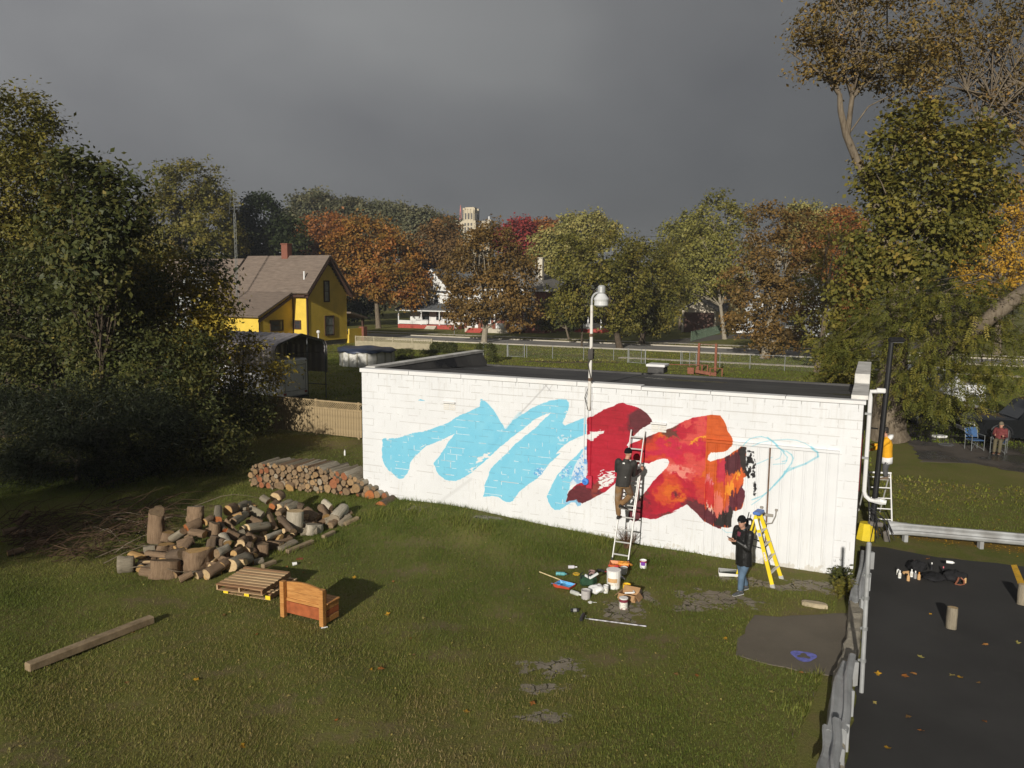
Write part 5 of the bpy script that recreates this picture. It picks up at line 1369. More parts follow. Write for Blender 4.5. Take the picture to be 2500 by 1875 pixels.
# ---- houses across the street
def hip(mb,u0,u1,v0,v1,ze,zr,mi=0,ov=.5):
 u0-=ov;u1+=ov;v0-=ov;v1+=ov;h=(v1-v0)/2;c=(v0+v1)/2
 a,b=(u0+h*.9,c,zr),(u1-h*.9,c,zr)
 if a[0]>b[0]:a=b=((u0+u1)/2,c,zr)
 roof_slab(mb,[(u0,v0,ze),(u1,v0,ze),b,a],.15,mi);roof_slab(mb,[(u1,v1,ze),(u0,v1,ze),a,b],.15,mi)
 roof_slab(mb,[(u1,v0,ze),(u1,v1,ze),b],.15,mi);roof_slab(mb,[(u0,v1,ze),(u0,v0,ze),a],.15,mi)
def porch_house():
 b=G(972,800);u0,v0=uv_of(b);u1=hit_v(1150,800,v0)[0];W=u1-u0
 t=uthing('porch_house','white two storey house with open front porch behind the orange maple','house',u0,v0)
 mb=MB();fv=2.6;ze=5.6
 gx0,gx1=1.5,W*.62
 lap_wall(mb,(.6,fv),(W,fv),.6,lambda s:ze,.2);lap_wall(mb,(W,fv),(W,fv+9),.6,lambda s:ze,.2);lap_wall(mb,(.6,fv+9),(.6,fv),.6,lambda s:ze,.2)
 lap_wall(mb,(gx0,fv-.05),(gx1,fv-.05),ze,lambda s:ze+3.3*(1-abs(2*s-1)),.2)
 mb.build('siding',M_wsiding,t)
 mb=MB();cx=(gx0+gx1)/2;zr=ze+3.6;hw=(gx1-gx0)/2+.5
 roof_slab(mb,[(cx-hw,fv-.6,ze-.2),(cx,fv-.6,zr),(cx,fv+9,zr),(cx-hw,fv+9,ze-.2)][::-1],.18);roof_slab(mb,[(cx+hw,fv-.6,ze-.2),(cx,fv-.6,zr),(cx,fv+9,zr),(cx+hw,fv+9,ze-.2)],.18)
 hip(mb,.4,W,fv+.2,fv+9,ze+.1,ze+3.4);mb.build('roof',M_shgrey,t)
 mb=MB()
 for sg in(-1,1):
  a=Vector((cx+sg*hw,fv-.66,ze-.42));c=Vector((cx,fv-.66,zr-.22));q=Vector((0,0,.26));y=Vector((0,.08,0))
  mb.add([tuple(a),tuple(c),tuple(c+q),tuple(a+q),tuple(a+y),tuple(c+y),tuple(c+q+y),tuple(a+q+y)],[(0,1,2,3),(7,6,5,4),(0,4,5,1),(3,2,6,7)])
 mb.build('gable_trim',M_white,t)
 for x,z,w,h in((cx-.75,4.5,.75,1.4),(cx+.75,4.5,.75,1.4),(W*.8,4.4,.8,1.4),(cx-1.2,2.0,1.3,1.5),(cx+1.2,2.0,1.0,1.5)):window(t,'v',x,z,w,h,fv-.06,-1,M_white,M_glass)
 mb=MB();mb.box((cx+2.6,fv-.06,1.65),(.95,.06,2.0));mb.build('door',M_gsiding,t)
 pw=W*.78
 mb=MB();roof_slab(mb,[(-.4,-.4,3.0),(pw+.4,-.4,3.0),(pw+.4,fv,3.9),(-.4,fv,3.9)],.15);mb.build('porch_roof',M_shgrey,t)
 mb=MB();mb.box((pw/2,-.2,2.85),(pw+.6,.2,.32));mb.build('porch_fascia',M_white,t)
 for x in(.1,pw*.42,pw*.74,pw):
  q=MB();q.lathe([(.13,0),(.10,.1),(.09,2.0),(.13,2.1)],10,(x,0,.6));q.build('column',M_white,t)
 mb=MB();mb.box((pw*.27,0,.95),(pw*.5,.08,.55));mb.build('porch_rail',M_wsiding,t)
 mb=MB();mb.box((pw/2,1.2,.3),(pw,2.5,.6));mb.build('porch_base',M_redbase,t)
 for k in range(3):
  q=MB();q.bbox((pw*.62,-.3-.3*k,.25-.1*k),(1.7,.32,.5-.2*k),.01);q.build('step',M_walk,t)
 q=MB();q.tube([(pw+.9,-.5,.1),(pw+.3,-.45,.4),(pw+.3,-.45,2.8)],.06,6);q.build('downspout',M_white,t)
porch_house()
def hip_house():
 b=G(1158,808);u0,v0=uv_of(b);u1=hit_v(1330,808,v0)[0];W=u1-u0
 t=uthing('brick_house','tall brick house with grey hipped roof and pale chimney behind the brown tree','house',u0,v0)
 ze,zr=6.2,9.6;D=9.5
 mb=MB();mb.prism([(0,0),(W,0),(W,D),(0,D)],0,3.2,0);mb.prism([(0,0),(W,0),(W,D),(0,D)],3.2,ze,1)
 mb.prism([(W-1.6,-.08),(W+.08,-.08),(W+.08,D+.08),(W-1.6,D+.08)],-.05,ze-.01,0);mb.build('wall',[M_brick,M_wsiding],t)
 mb=MB();hip(mb,0,W,0,D,ze,zr,0,.7);rf=mb.build('roof',M_shtan,t)
 mb=MB();mb.box((W/2,-.75,ze-.1),(W+1.4,.12,.28));mb.box((W+.75,D/2,ze-.1),(.12,D+1.4,.28));mb.build('eave_trim',M_white,t)
 s,zt=hit_v(1321,630,v0+2.2);_,zb=hit_v(1321,682,v0+2.2)
 mb=MB();mb.box((s-u0,2.2,(zt+zb)/2-.2),(.72,.72,zt-zb+.5));mb.bbox((s-u0,2.2,zt),(.85,.85,.14),.02);mb.build('chimney',simple('pale_chimney',(.50,.46,.37),.85,var=.12),rf)
 s,zt=hit_v(1308,640,v0+3);mb=MB();mb.tube([(s-u0,3,ze+1),(s-u0,3,zt)],.07,6);mb.build('vent_stack',M_cope,rf)
 s,zt=hit_v(1291,627,v0+D/2);mb=MB();mb.lathe([(.25,0),(.15,.15),(.15,.25),(.35,.35),(.30,.55),(.1,.62)],10,(s-u0,D/2,zr-.2));mb.build('roof_vent',M_white,rf)
 for x in(1.6,W*.5,W-3.0):window(t,'v',x,4.7,1.0,1.5,-.1,-1)
 for x in(2.2,W-2.6):window(t,'v',x,2.0,1.1,1.6,-.1,-1)
 window(t,'u',3,4.7,1.0,1.5,W+.1,1);window(t,'u',6,2.0,1.0,1.5,W+.1,1)
 pw=W*.62
 mb=MB();roof_slab(mb,[(-.3,-3.2,3.0),(pw+.3,-3.2,3.0),(pw+.3,0,3.7),(-.3,0,3.7)],.16);mb.build('porch_roof',M_shtan,t)
 mb=MB();mb.box((pw/2,-3.05,2.86),(pw+.4,.16,.28));mb.build('porch_fascia',M_white,t)
 mb=MB();mb.box((pw/2,-1.5,.35),(pw,3,.7));mb.build('porch_base',M_walk,t)
 for x in(.15,pw*.35,pw*.68,pw-.15):
  q=MB();q.box((x,-2.9,1.05),(.45,.45,.9));q.build('porch_pier',M_brick,t)
  q=MB();q.box((x,-2.9,2.15),(.20,.20,1.3));q.build('column',M_white,t)
 for xx in(.18,.84):
  mb=MB();mb.box((pw*xx,-2.95,1.05),(pw*.26,.06,.75));mb.build('porch_rail',M_white,t)
 for k in range(4):
  q=MB();q.bbox((pw*.28,-3.2-.3*k,.30-.08*k),(2.4,.32,.60-.16*k),.01);q.build('step',M_redbase,t)
 p=G(1252,812);tr=thing('utility_trailer','small white trailer parked beside the brick house porch','trailer',tuple(p),GA)
 mb=MB();mb.bbox((0,0,.85),(3.6,1.8,.75),.08);mb.build('body',simple('trailer_paint',(.60,.62,.66),.4),tr)
 for x in(-.9,.9):
  mb=MB();mb.lathe([(.3,-.1),(.3,.1)],12,M=Matrix.Translation((x,-.9,.3))@Matrix.Rotation(R(90),4,'X'));mb.build('wheel',simple('rubber_tyre',(.02,.02,.02),.8),tr)
hip_house()
def porch_pavilion():
 p=G(1435,812);t=thing('garden_shed','dark open shed with white posts between the olive trees','shed',tuple(p),GA)
 mb=MB();mb.prism([(-2.2,0),(2.2,0),(2.2,3),(-2.2,3)],0,.5);mb.build('base',M_redbase,t)
 for x in(-2,0,2):
  q=MB();q.box((x,.1,1.5),(.18,.18,2.0));q.build('post',M_white,t)
 mb=MB();mb.box((0,2.8,1.6),(4.2,.1,2.2));mb.build('rear_panel',simple('dark_boards',(.03,.028,.025),.9),t)
 mb=MB();roof_slab(mb,[(-2.6,-.4,2.5),(2.6,-.4,2.5),(2.6,3.3,3.4),(-2.6,3.3,3.4)],.15);mb.build('roof',M_shgrey,t)
 mb=MB();mb.box((-.4,.05,.95),(1.6,.08,.7));mb.build('railing',M_white,t)
porch_pavilion()
def garage():
 d=118;b=DP(1664,796,d);u0,v0=uv_of(b);u1=hit_v(1748,796,v0)[0];W=u1-u0
 t=uthing('garage','pale garage with wide brown door at the end of the drive','garage',u0,v0)
 ze=DP(1664,758,d).z;za=DP(1712,734,d).z
 mb=MB();lap_wall(mb,(0,0),(W,0),0,lambda s:ze+(za-ze)*(1-abs(2*s-1)),.3);lap_wall(mb,(W,0),(W,7),0,lambda s:ze,.3);lap_wall(mb,(0,7),(0,0),0,lambda s:ze,.3);mb.build('siding',siding_material('beige_siding',(.50,.44,.34)),t)
 mb=MB();k=.4;kk=(za-ze)/(W/2)
 roof_slab(mb,[(-k,-k,ze-k*kk+.15),(W/2,-k,za+.15),(W/2,7,za+.15),(-k,7,ze-k*kk+.15)][::-1],.14);roof_slab(mb,[(W+k,-k,ze-k*kk+.15),(W/2,-k,za+.15),(W/2,7,za+.15),(W+k,7,ze-k*kk+.15)],.14);mb.build('roof',M_shtan,t)
 md=simple('brown_garage_door',(.13,.07,.05),.6,var=.12);dw=W-.7;hd=ze-.25
 q=MB();q.box((W/2,-.03,hd/2),(dw,.05,hd));dr=q.build('garage_door',md,t)
 for i in range(4):
  q=MB();q.bbox((W/2,-.07,hd*(i+.5)/4),(dw,.05,hd/4-.04),.01);q.build('panel',md,dr)
 q=MB();q.box((W/2,-.11,hd*.42),(.12,.04,.12));q.build('handle',M_white,dr)
 c=uv_of(DP(1668,700,135));h=uthing('cream_house','cream two storey house rising behind the garage','house',c[0],c[1])
 mb=MB();lap_wall(mb,(0,0),(15,0),.4,lambda s:7.0,.25);lap_wall(mb,(0,8),(0,0),.4,lambda s:7.0,.25);lap_wall(mb,(15,0),(15,8),.4,lambda s:7.0,.25);mb.build('siding',M_cream,h)
 mb=MB();hip(mb,0,15,0,8,7.0,10);mb.build('roof',M_shtan,h)
 mb=MB();roof_slab(mb,[(.5,-2.6,3.3),(8,-2.6,3.3),(8,0,4.2),(.5,0,4.2)],.2);mb.build('porch_roof',M_shgrey,h)
 for x in(.8,3.2,5.6,7.8):
  q=MB();q.box((x,-2.4,1.9),(.2,.2,2.8));q.build('column',M_white,h)
 for x in(1.4,4.5,7.6,11):window(h,'v',x,5.5,.9,1.5,-.05,-1)
 for x in(2.5,6.0,12):window(h,'v',x,2.3,1.0,1.6,-.05,-1)
garage()
def deck_house():
 b=DP(1788,826,103);u0,v0=uv_of(b);u1=hit_v(1938,828,v0)[0];W=u1-u0
 t=uthing('deck_house','white house with raised white deck hidden behind the broad brown tree','house',u0,v0)
 mb=MB();lap_wall(mb,(1,3),(W+4,3),.5,lambda s:6.0,.25);lap_wall(mb,(W+4,3),(W+4,11),.5,lambda s:6.0,.25);lap_wall(mb,(1,11),(1,3),.5,lambda s:6.0,.25);mb.build('siding',M_gsiding,t)
 mb=MB();hip(mb,1,W+4,3,11,6.0,9.2);mb.build('roof',M_shgrey,t)
 for x in(2.6,W*.5,W*.9):window(t,'v',x,2.4,1.1,1.5,2.95,-1);window(t,'v',x,4.8,1.0,1.3,2.95,-1)
 mb=MB();mb.box((W/2,1.5,.95),(W,3.0,.28));mb.build('deck',M_white,t)
 mb=MB();mb.box((W/2,1.6,.4),(W-.4,2.6,.75));mb.build('deck_skirt',simple('dark_lattice',(.03,.028,.025),.9),t)
 for i in range(7):
  x=W*i/6;q=MB();q.box((x,.08,1.45),(.12,.12,1.0));q.build('rail_post',M_white,t)
 for z in(1.35,1.62,1.90):
  q=MB();q.box((W/2,.08,z),(W,.07,.08));q.build('rail',M_white,t)
 q=MB();q.box((2.8,-.1,.5),(.14,.14,.9));q.build('deck_post',simple('rusty_post',(.22,.09,.05),.8),t)
deck_house()
# ---- distant stone tower
def stone_tower():
 d=430;k=d/F_PX;c=DP(1150,600,d)
 t=thing('stone_tower','distant pale stone tower block with stepped top above the red maple','tower',(c.x,c.y,0),R(-18))
 ms=simple('pale_stone',(.46,.40,.29),.9,var=.12,scale=.25);md=simple('tower_window',(.07,.065,.06),.5)
 Z=lambda y:DP(1150,y,d).z
 X=lambda px:(px-1150)*k/math.cos(R(18))*1.0
 q=MB()
 x0,x1=X(1133),X(1167);w=x1-x0;cx=(x0+x1)/2
 q.box((cx,0,Z(540)/2),(w,w,Z(540)));q.box((cx,0,(Z(540)+Z(514))/2),(w*.86,w*.86,Z(514)-Z(540)));q.box((cx,0,(Z(514)+Z(507))/2),(w*.62,w*.62,Z(507)-Z(514)))
 for sx in(-1,1):
  for sy in(-1,1):q.box((cx+sx*w*.46,sy*w*.46,Z(545)/2),(w*.16,w*.16,Z(545)));q.box((cx+sx*w*.36,sy*w*.36,(Z(540)+Z(509))/2),(w*.14,w*.14,Z(509)-Z(540)))
 for i in range(4):q.box((cx-w*.3+w*.2*i,-w*.44,(Z(540)+Z(511))/2),(w*.06,.5,Z(511)-Z(540)))
 q.build('tower_shaft',ms,t)
 for i in range(3):
  for(ya,yb,yo)in((522,536,.435),(546,552,.51),(556,572,.51)):
   b=MB();b.box((cx-w*.22+w*.22*i,-w*yo,(Z(ya)+Z(yb))/2),(w*.10,.6,Z(ya)-Z(yb)));b.build('window',md,t)
   b=MB();b.box((cx+w*yo,-w*.22+w*.22*i,(Z(ya)+Z(yb))/2),(.6,w*.10,Z(ya)-Z(yb)));b.build('window',md,t)
 q=MB();a0,a1=X(1104),X(1133);q.box(((a0+a1)/2,2,Z(545)/2),(a1-a0,w*1.2,Z(545)))
 q.box(((a0+a1)/2+1.2,2,(Z(545)+Z(538))/2),((a1-a0)*.6,w,Z(538)-Z(545)))
 for i in range(5):q.box((a0+(a1-a0)*(i+.1)/4.4,2-w*.6,Z(542)/2),(.7,.5,Z(542)))
 q.build('wing',ms,t)
 for i in range(4):
  for(ya,yb)in((551,558),(562,572)):
   b=MB();b.box((a0+(a1-a0)*(i+.55)/4.4,2-w*.6-.02,(Z(ya)+Z(yb))/2),(.9,.5,Z(ya)-Z(yb)));b.build('window',md,t)
 q=MB();b0,b1=X(1176),X(1196);q.box(((b0+b1)/2,3,Z(540)/2),(b1-b0,w,Z(540)));q.box((b1-1,3,(Z(540)+Z(536))/2),(2,3,Z(536)-Z(540)));q.box((X(1172),4,Z(549)/2),(4,w,Z(549)));q.build('wing',simple('shaded_stone',(.36,.31,.23),.9),t)  # this wing's shade is put into a darker copy of the stone colour
 q=MB();mx=X(1124);zt=Z(500);q.tube([(mx-.6,0,Z(540)),(mx,0,zt)],.18,4);q.tube([(mx+.6,0,Z(540)),(mx,0,zt)],.18,4)
 for i in range(8):q.tube([(mx-.5+.06*i,0,Z(540)+(zt-Z(540))*i/8),(mx+.5-.06*i,0,Z(540)+(zt-Z(540))*(i+.5)/8)],.10,4)
 q.build('radio_mast',simple('red_white_mast',(.45,.16,.14),.7,var=.5,scale=.3),t)
 q=MB();q.tube([(X(1189),3,Z(540)),(X(1189),3,Z(528))],.4,6);q.build('flue',M_white,t)
stone_tower()
# ---- overhead cables
M_cable=simple('black_cable',(.05,.05,.045),.7)
def cable(lab,a,b,sag,rad=.012):
 mb=MB();a,b=Vector(a),Vector(b);pts=[a.lerp(b,s)-Vector((0,0,sag*4*s*(1-s)))for s in np.linspace(0,1,17)]
 mb.tube(pts,rad,5);tag(mb.build('overhead_cable',M_cable),lab,'cable','overhead cables')
cable('nearest drooping cable crossing before the carport',DP(-120,876,24),DP(1010,850,58),.12,.012)
cable('cable strung from the orange maple to the brown tree',DP(820,690,95),DP(1300,735,95),.35,.02)
cable('thin far cable above the olive trees against the dark sky',DP(1480,573,160),DP(1800,575,160),.3,.035)
cable('cable to the cream house beside the garage',DP(1560,700,110),DP(1880,722,110),.3,.018)
def street_sign():
 p=G(1109,816);t=thing('street_sign','slim white street sign pole by the porch steps','sign',tuple(p),GA)
 q=MB();q.tube([(0,0,0),(0,0,2.5)],.035,6);q.build('pole',M_steel,t)
 q=MB();q.bbox((0,-.05,2.3),(.45,.02,.45),.008);q.build('sign_plate',M_white,t)
street_sign()
def wood_pole(px,y,d,h,lab,r=.14):
 b=DP(px,y,d);t=thing('utility_pole',lab,'pole',(b.x,b.y,0));q=MB();q.tube([(0,0,0),(0,0,h)],[r,r*.75],9);q.build('pole',M_barkdark,t)
 q=MB();q.bbox((0,0,h-.4),(1.8,.1,.12),.01);q.build('crossarm',M_barkdark,t)
wood_pole(1420,848,87,5.2,'dark wooden utility pole by the street behind the lamp',.12)
# ------------------------------------------------------------------ things on the lawn
M_alu=simple('aluminium',(.62,.62,.60),.38,.5,.45,var=.08,scale=5)
M_whitepl=simple('white_plastic',(.74,.74,.72),.4,.5,var=.04)
M_black=simple('black_plastic',(.018,.018,.02),.5,var=.2)
def frame(o,x,y,z=None):
 """matrix with columns x, y, z (orthonormalised) at o"""
 x=Vector(x).normalized();y=Vector(y);y=(y-x*y.dot(x)).normalized();z=x.cross(y)
 m=Matrix((x,y,z)).transposed().to_4x4();m.translation=Vector(o);return m
LAD={}
def extension_ladder():
 u,z=wall_hit(1548,1051,-.1);top=UV(u,-.10,z)
 base=GG(1514,1371);LAD['b'],LAD['t']=base,top
 t=thing('extension_ladder','aluminium extension ladder leaning on the red mural under the painter','ladder',tuple(base))
 ax=(top-base);L=ax.length;ax.normalize();nrm=AU.cross(ax).normalized()
 if nrm.y>0:nrm=-nrm
 M=frame((0,0,0),AU,ax)
 wd=.20
 for s0,s1,w,off,nm in((0,L*.66,wd,0,0),(L*.34,L,wd-.026,.045,1)):
  for sg in(-1,1):
   q=MB();q.bbox((sg*w,(s0+s1)/2,off),(.026,s1-s0,.06),.004,M=M);q.build('side_rail',M_alu,t)
  k=int((s1-s0)/.305)
  for i in range(k+1):
   y=s0+.16+.305*i
   if y>s1-.05:continue
   q=MB();q.tube([(-w,y,off),(w,y,off)],.019,8,M=M);q.build('rung',M_alu,t)
 for sg in(-1,1):
  q=MB();q.bbox((sg*wd,.03,0),(.05,.08,.08),.01,M=M);q.build('ladder_foot',M_black,t)
extension_ladder()
def lad_at(z):b,tt=LAD['b'],LAD['t'];return b+(tt-b)*((z-b.z)/(tt.z-b.z))
def step_ladder():
 my=simple('yellow_fibreglass',(.72,.55,.02),.45,.4,var=.10,scale=4);mb_=simple('blue_cap',(.08,.16,.42),.45,var=.15)
 a=GG(1887,1435);b=GG(1908,1413);top=DP(1850,1250,(a.y+b.y)/2+.35)
 c=GG(1797,1408);cdir=(b-a);d2=c+cdir*.9
 t=thing('step_ladder','yellow fibreglass step ladder with blue top by the barn door','ladder',tuple((a+c)/2))
 o=Vector(t.location)
 wv=cdir.normalized();hw=cdir.length/2
 mid=(a+b)/2;tp=Vector((top.x,top.y,top.z))
 ax=(tp-mid);L=ax.length;ax.normalize()
 M=frame(mid-o,wv,ax);zdir=wv.cross(ax)
 f=lambda s:hw*(1-.52*s)
 for sg in(-1,1):
  q=MB();p0=(sg*f(0),0,0);p1=(sg*f(.97),L*.97,0)
  n=8
  dx,dy=p1[0]-p0[0],p1[1]-p0[1];an=math.atan2(-dx,dy)
  q.bbox(((p0[0]+p1[0])/2,L*.485,0),(.028,math.hypot(dx,dy),.085),.004,rot=(0,0,an),M=M);r_=q.build('side_rail',my,t)
  q=MB();q.bbox((sg*f(0),.03,0),(.045,.09,.10),.006,M=M);q.build('ladder_foot',M_alu,t)
  if sg<0:
   q=MB();q.bbox((sg*f(.86)-.003,L*.86,.0),(.034,.24,.075),.002,rot=(0,0,an),M=M);q.build('label_plate',M_whitepl,r_)
   q=MB();q.bbox((sg*f(.72)-.003,L*.72,.0),(.034,.08,.06),.002,rot=(0,0,an),M=M);q.build('label_plate',simple('label_blue',(.35,.42,.62),.5),r_)
   q=MB();q.bbox((sg*f(.42)-.003,L*.42,.0),(.034,.20,.04),.002,rot=(0,0,an),M=M);q.build('label_plate',simple('label_red',(.62,.55,.5),.5,var=.4,scale=30),r_)
 rr=math.atan2(Vector((zdir.x,zdir.y,0)).length,1)
 for i in range(6):
  s=(i+1)*.305/L
  if s>.93:break
  q=MB();q.bbox((0,L*s,.0),(2*f(s),.025,.09),.004,M=M);q.build('step',M_alu,t)
 q=MB();Mt=frame(tp-o,wv,-(wv.cross(Vector((0,0,1)))));
 q.bbox((0,-.02,.0),(.34,.17,.07),.015,M=frame(tp-o,wv,wv.cross(Vector((0,0,-1)))));q.build('top_cap',mb_,t)
 mid2=(c+d2)/2;
 for sg in(-1,1):
  q=MB();p0=mid2+wv*sg*hw*.92-o;p1=tp+wv*sg*.13-o-Vector((0,0,.03))
  q.tube([tuple(p0),tuple(p1)],.024,6);q.build('rear_rail',my,t)
 for s in(.3,.6):
  p=mid2.lerp(tp,s)-o;q=MB();q.tube([tuple(p-wv*hw*.7),tuple(p+wv*hw*.7)],.012,6);q.build('rear_brace',M_alu,t)
 for s in(.52,.62):
  p=mid.lerp(tp,s)-o;p2=mid2.lerp(tp,s)-o;q=MB();q.tube([tuple(p-wv*f(s)),tuple(p2-wv*hw*.6)],.012,5);q.build('spreader',M_black,t)
 p=tp+Vector((-.16,.0,-.32));b_=thing('tool_pouch','black tool pouch hanging under the blue ladder top','pouch',tuple(p))
 q=MB();q.bbox((0,.06,0),(.16,.16,.30),.05);q.bbox((0,.05,-.22),(.12,.13,.18),.05);q.build('pouch_body',simple('pouch_fabric',(.02,.02,.022),.8,var=.3,scale=20,bump=.4),b_)
 q=MB();q.tube([(-.05,.05,.14),(-.02,.05,.30)],.012,5);q.build('strap',M_black,b_)
 q=MB();q.bbox((-.02,-.04,.08),(.05,.05,.09),.01);q.build('tag',M_whitepl,b_)
step_ladder()
# ---- timber bench, seen from its back
M_cedar=Mat('orange_wood',.55,.3)
_n=M_cedar.noise(3.0,6,.6,stretch=(1,9,9));M_cedar.color(M_cedar.ramp(_n,[(.3,(.30,.125,.035)),(.55,(.45,.215,.065)),(.75,(.54,.29,.10))]));M_cedar.bump(M_cedar.noise(12,4,stretch=(1,8,8)),.15,.004);M_cedar=M_cedar.m
M_cedar2=simple('red_wood',(.30,.085,.03),.6,var=.25,scale=8)
def bench():
 L_,F_=GG(684,1506),GG(783,1532)
 ang=math.atan2(F_.y-L_.y,F_.x-L_.x);W=(F_-L_).length+.06;D=.50;H=.74
 t=thing('bench','orange stained timber bench with arched back facing away','bench',(L_.x,L_.y,L_.z),ang)
 for x in(.05,W-.05):
  q=MB();q.bbox((x,.05,H/2),(.10,.10,H),.006);q.build('leg',M_cedar,t)
 n=14;Lb=W-.04;q=MB()
 xs=np.linspace(.02,W-.02,n+1);zt=lambda s:H-.03+.055*math.sin(math.pi*s)**1.6-.02*s
 V=[]
 for x in xs:
  s=(x-xs[0])/(xs[-1]-xs[0]);V+=[(x,.105,H-.20),(x,.105,zt(s)),(x,.145,zt(s)),(x,.145,H-.20)]
 F=[]
 for i in range(n):
  for j in range(4):F.append((i*4+j,i*4+(j+1)%4,i*4+4+(j+1)%4,i*4+4+j)[::-1])
 F+=[(0,1,2,3),tuple(n*4+j for j in(3,2,1,0))]
 q.add(V,F);q.build('backrest_board',M_cedar,t)
 for z,h in((H-.285,.15),(H-.425,.115)):
  q=MB();q.bbox((W/2,.125,z),(Lb,.035,h),.005);q.build('backrest_board',M_cedar,t)
 q=MB();q.bbox((W/2,.10,.20),(W-.2,.04,.24),.005);q.build('rear_panel',M_cedar2,t)
 for i in range(4):
  q=MB();q.bbox((W/2,.17+.10*i,.42),(W+.02,.09,.03),.004);q.build('seat_slat',M_cedar,t)
 for x in(.03,W-.03):
  for z in(.09,.22,.345):
   q=MB();q.bbox((x,.30,z),(.035,.40,.115),.005);q.build('side_board',M_cedar if z!=.22 else M_cedar2,t)
 q=MB();q.bbox((W/2,.50,.345),(W-.08,.035,.115),.005);q.build('front_board',M_cedar,t)
 q=MB();q.bbox((W/2,.11,.36),(W-.2,.05,.06),.004);q.build('rear_rail',M_cedar,t)
bench()
M_pal=Mat('pallet_wood',.85,.2)
_n=M_pal.noise(2.2,6,.6,stretch=(1,7,7));_o=M_pal.node('ShaderNodeObjectInfo').outputs['Random']
_c=M_pal.ramp(_n,[(.3,(.30,.19,.10)),(.7,(.52,.38,.22))]);M_pal.color(M_pal.mix(M_pal.ramp(_o,[(.45,0),(.9,.75)]),_c,(.23,.11,.055)));M_pal.bump(M_pal.noise(20,4,stretch=(1,8,8)),.3,.006);M_pal=M_pal.m
def pallets():
 my=simple('yellow_marking',(.74,.55,.03),.6,var=.15,scale=20)
 W,D=1.18,1.02
 def pallet(lab,loc,rz,tilt,slats,yellow=False):
  t=thing('pallet',lab,'pallet',loc,rz,'pallets on the lawn');t.rotation_euler=(tilt[0],tilt[1],rz)
  rr=random.Random(slats)
  q=MB();sw=D/slats-.042;q.bbox((0,0,0),(W,sw,.02),.003);me=q.mesh('slat',M_pal)
  for i in range(slats):obj('slat',me,t,(rr.uniform(-.01,.01),D/slats*(i+.5),.125),(0,0,rr.uniform(-.006,.006)))
  q=MB();q.bbox((0,0,0),(.04,D-.02,.09),.004);me=q.mesh('stringer',M_pal)
  for x in(-W/2+.03,0,W/2-.03):obj('stringer',me,t,(x,D/2,.07))
  q=MB();q.bbox((0,0,0),(W,.09,.018),.003);me=q.mesh('base_board',M_pal)
  for y in(.06,D/2,D-.06):obj('base_board',me,t,(0,y,.014))
  if yellow:
   for x in(-W/2+.06,0,W/2-.06):
    q=MB();q.bbox((x,.002,.065),(.12,.012,.085),.002);q.build('end_mark',my,t)
  return t
 a=GG(538,1446);b=GG(640,1466);ang=math.atan2(b.y-a.y,b.x-a.x);c=(a+b)/2
 pallet('lower weathered pallet with yellow painted ends under the other one',(c.x+.14,c.y-.06,c.z+.0),ang+R(3),(0,0),8,True)
 a=GG(531,1440,.17);b=GG(634,1456,.17);c=(a+b)/2;ang=math.atan2(b.y-a.y,b.x-a.x)
 pallet('upper pallet of pinkish slats lying askew on the lower pallet',(c.x,c.y+.03,c.z-.02),ang,(R(3.0),R(-1.5)),8)
pallets()
def big_timber(lab,a,b,w,h,mat,name='timber_beam',jit=.004):
 a,b=Vector(a),Vector(b);d=b-a;L=d.length
 t=bpy.data.objects.new(name,None)
 q=MB();M=frame((0,0,0),d,Vector((-d.y,d.x,0)))
 q.bbox((L/2,0,h/2),(L,w,h),.018,M=M)
 bpy.data.objects.remove(t)
 o=q.build(name,mat);o.location=a;tag(o,lab,'timber');return o
M_oldwood=Mat('weathered_timber',.9,.15);_n=M_oldwood.noise(4,6,.65,stretch=(1,1,1));M_oldwood.color(M_oldwood.ramp(_n,[(.3,(.17,.125,.075)),(.7,(.34,.26,.165))]));M_oldwood.bump(M_oldwood.noise(18,5,.7),.5,.01);M_oldwood=M_oldwood.m
big_timber('long square weathered timber lying alone on the lawn',GG(66,1640),GG(372,1520),.17,.15,M_oldwood)
for i,(a,b,c,d,lb)in enumerate(((640,1388,672,1376,'short grey edging timber beside the upper pallet corner'),(700,1352,764,1326,'mossy edging timber along the front of the loose firewood'),(788,1316,816,1303,'edging timber half sunk in grass below the upright pale log'),(842,1284,876,1268,'grey edging timber at the wall end of the loose firewood'))):
 o=big_timber(lb,GG(a,b),GG(c,d),.12,.10,M_oldwood,'edging_timber');o['group']='edging timbers along the firewood'
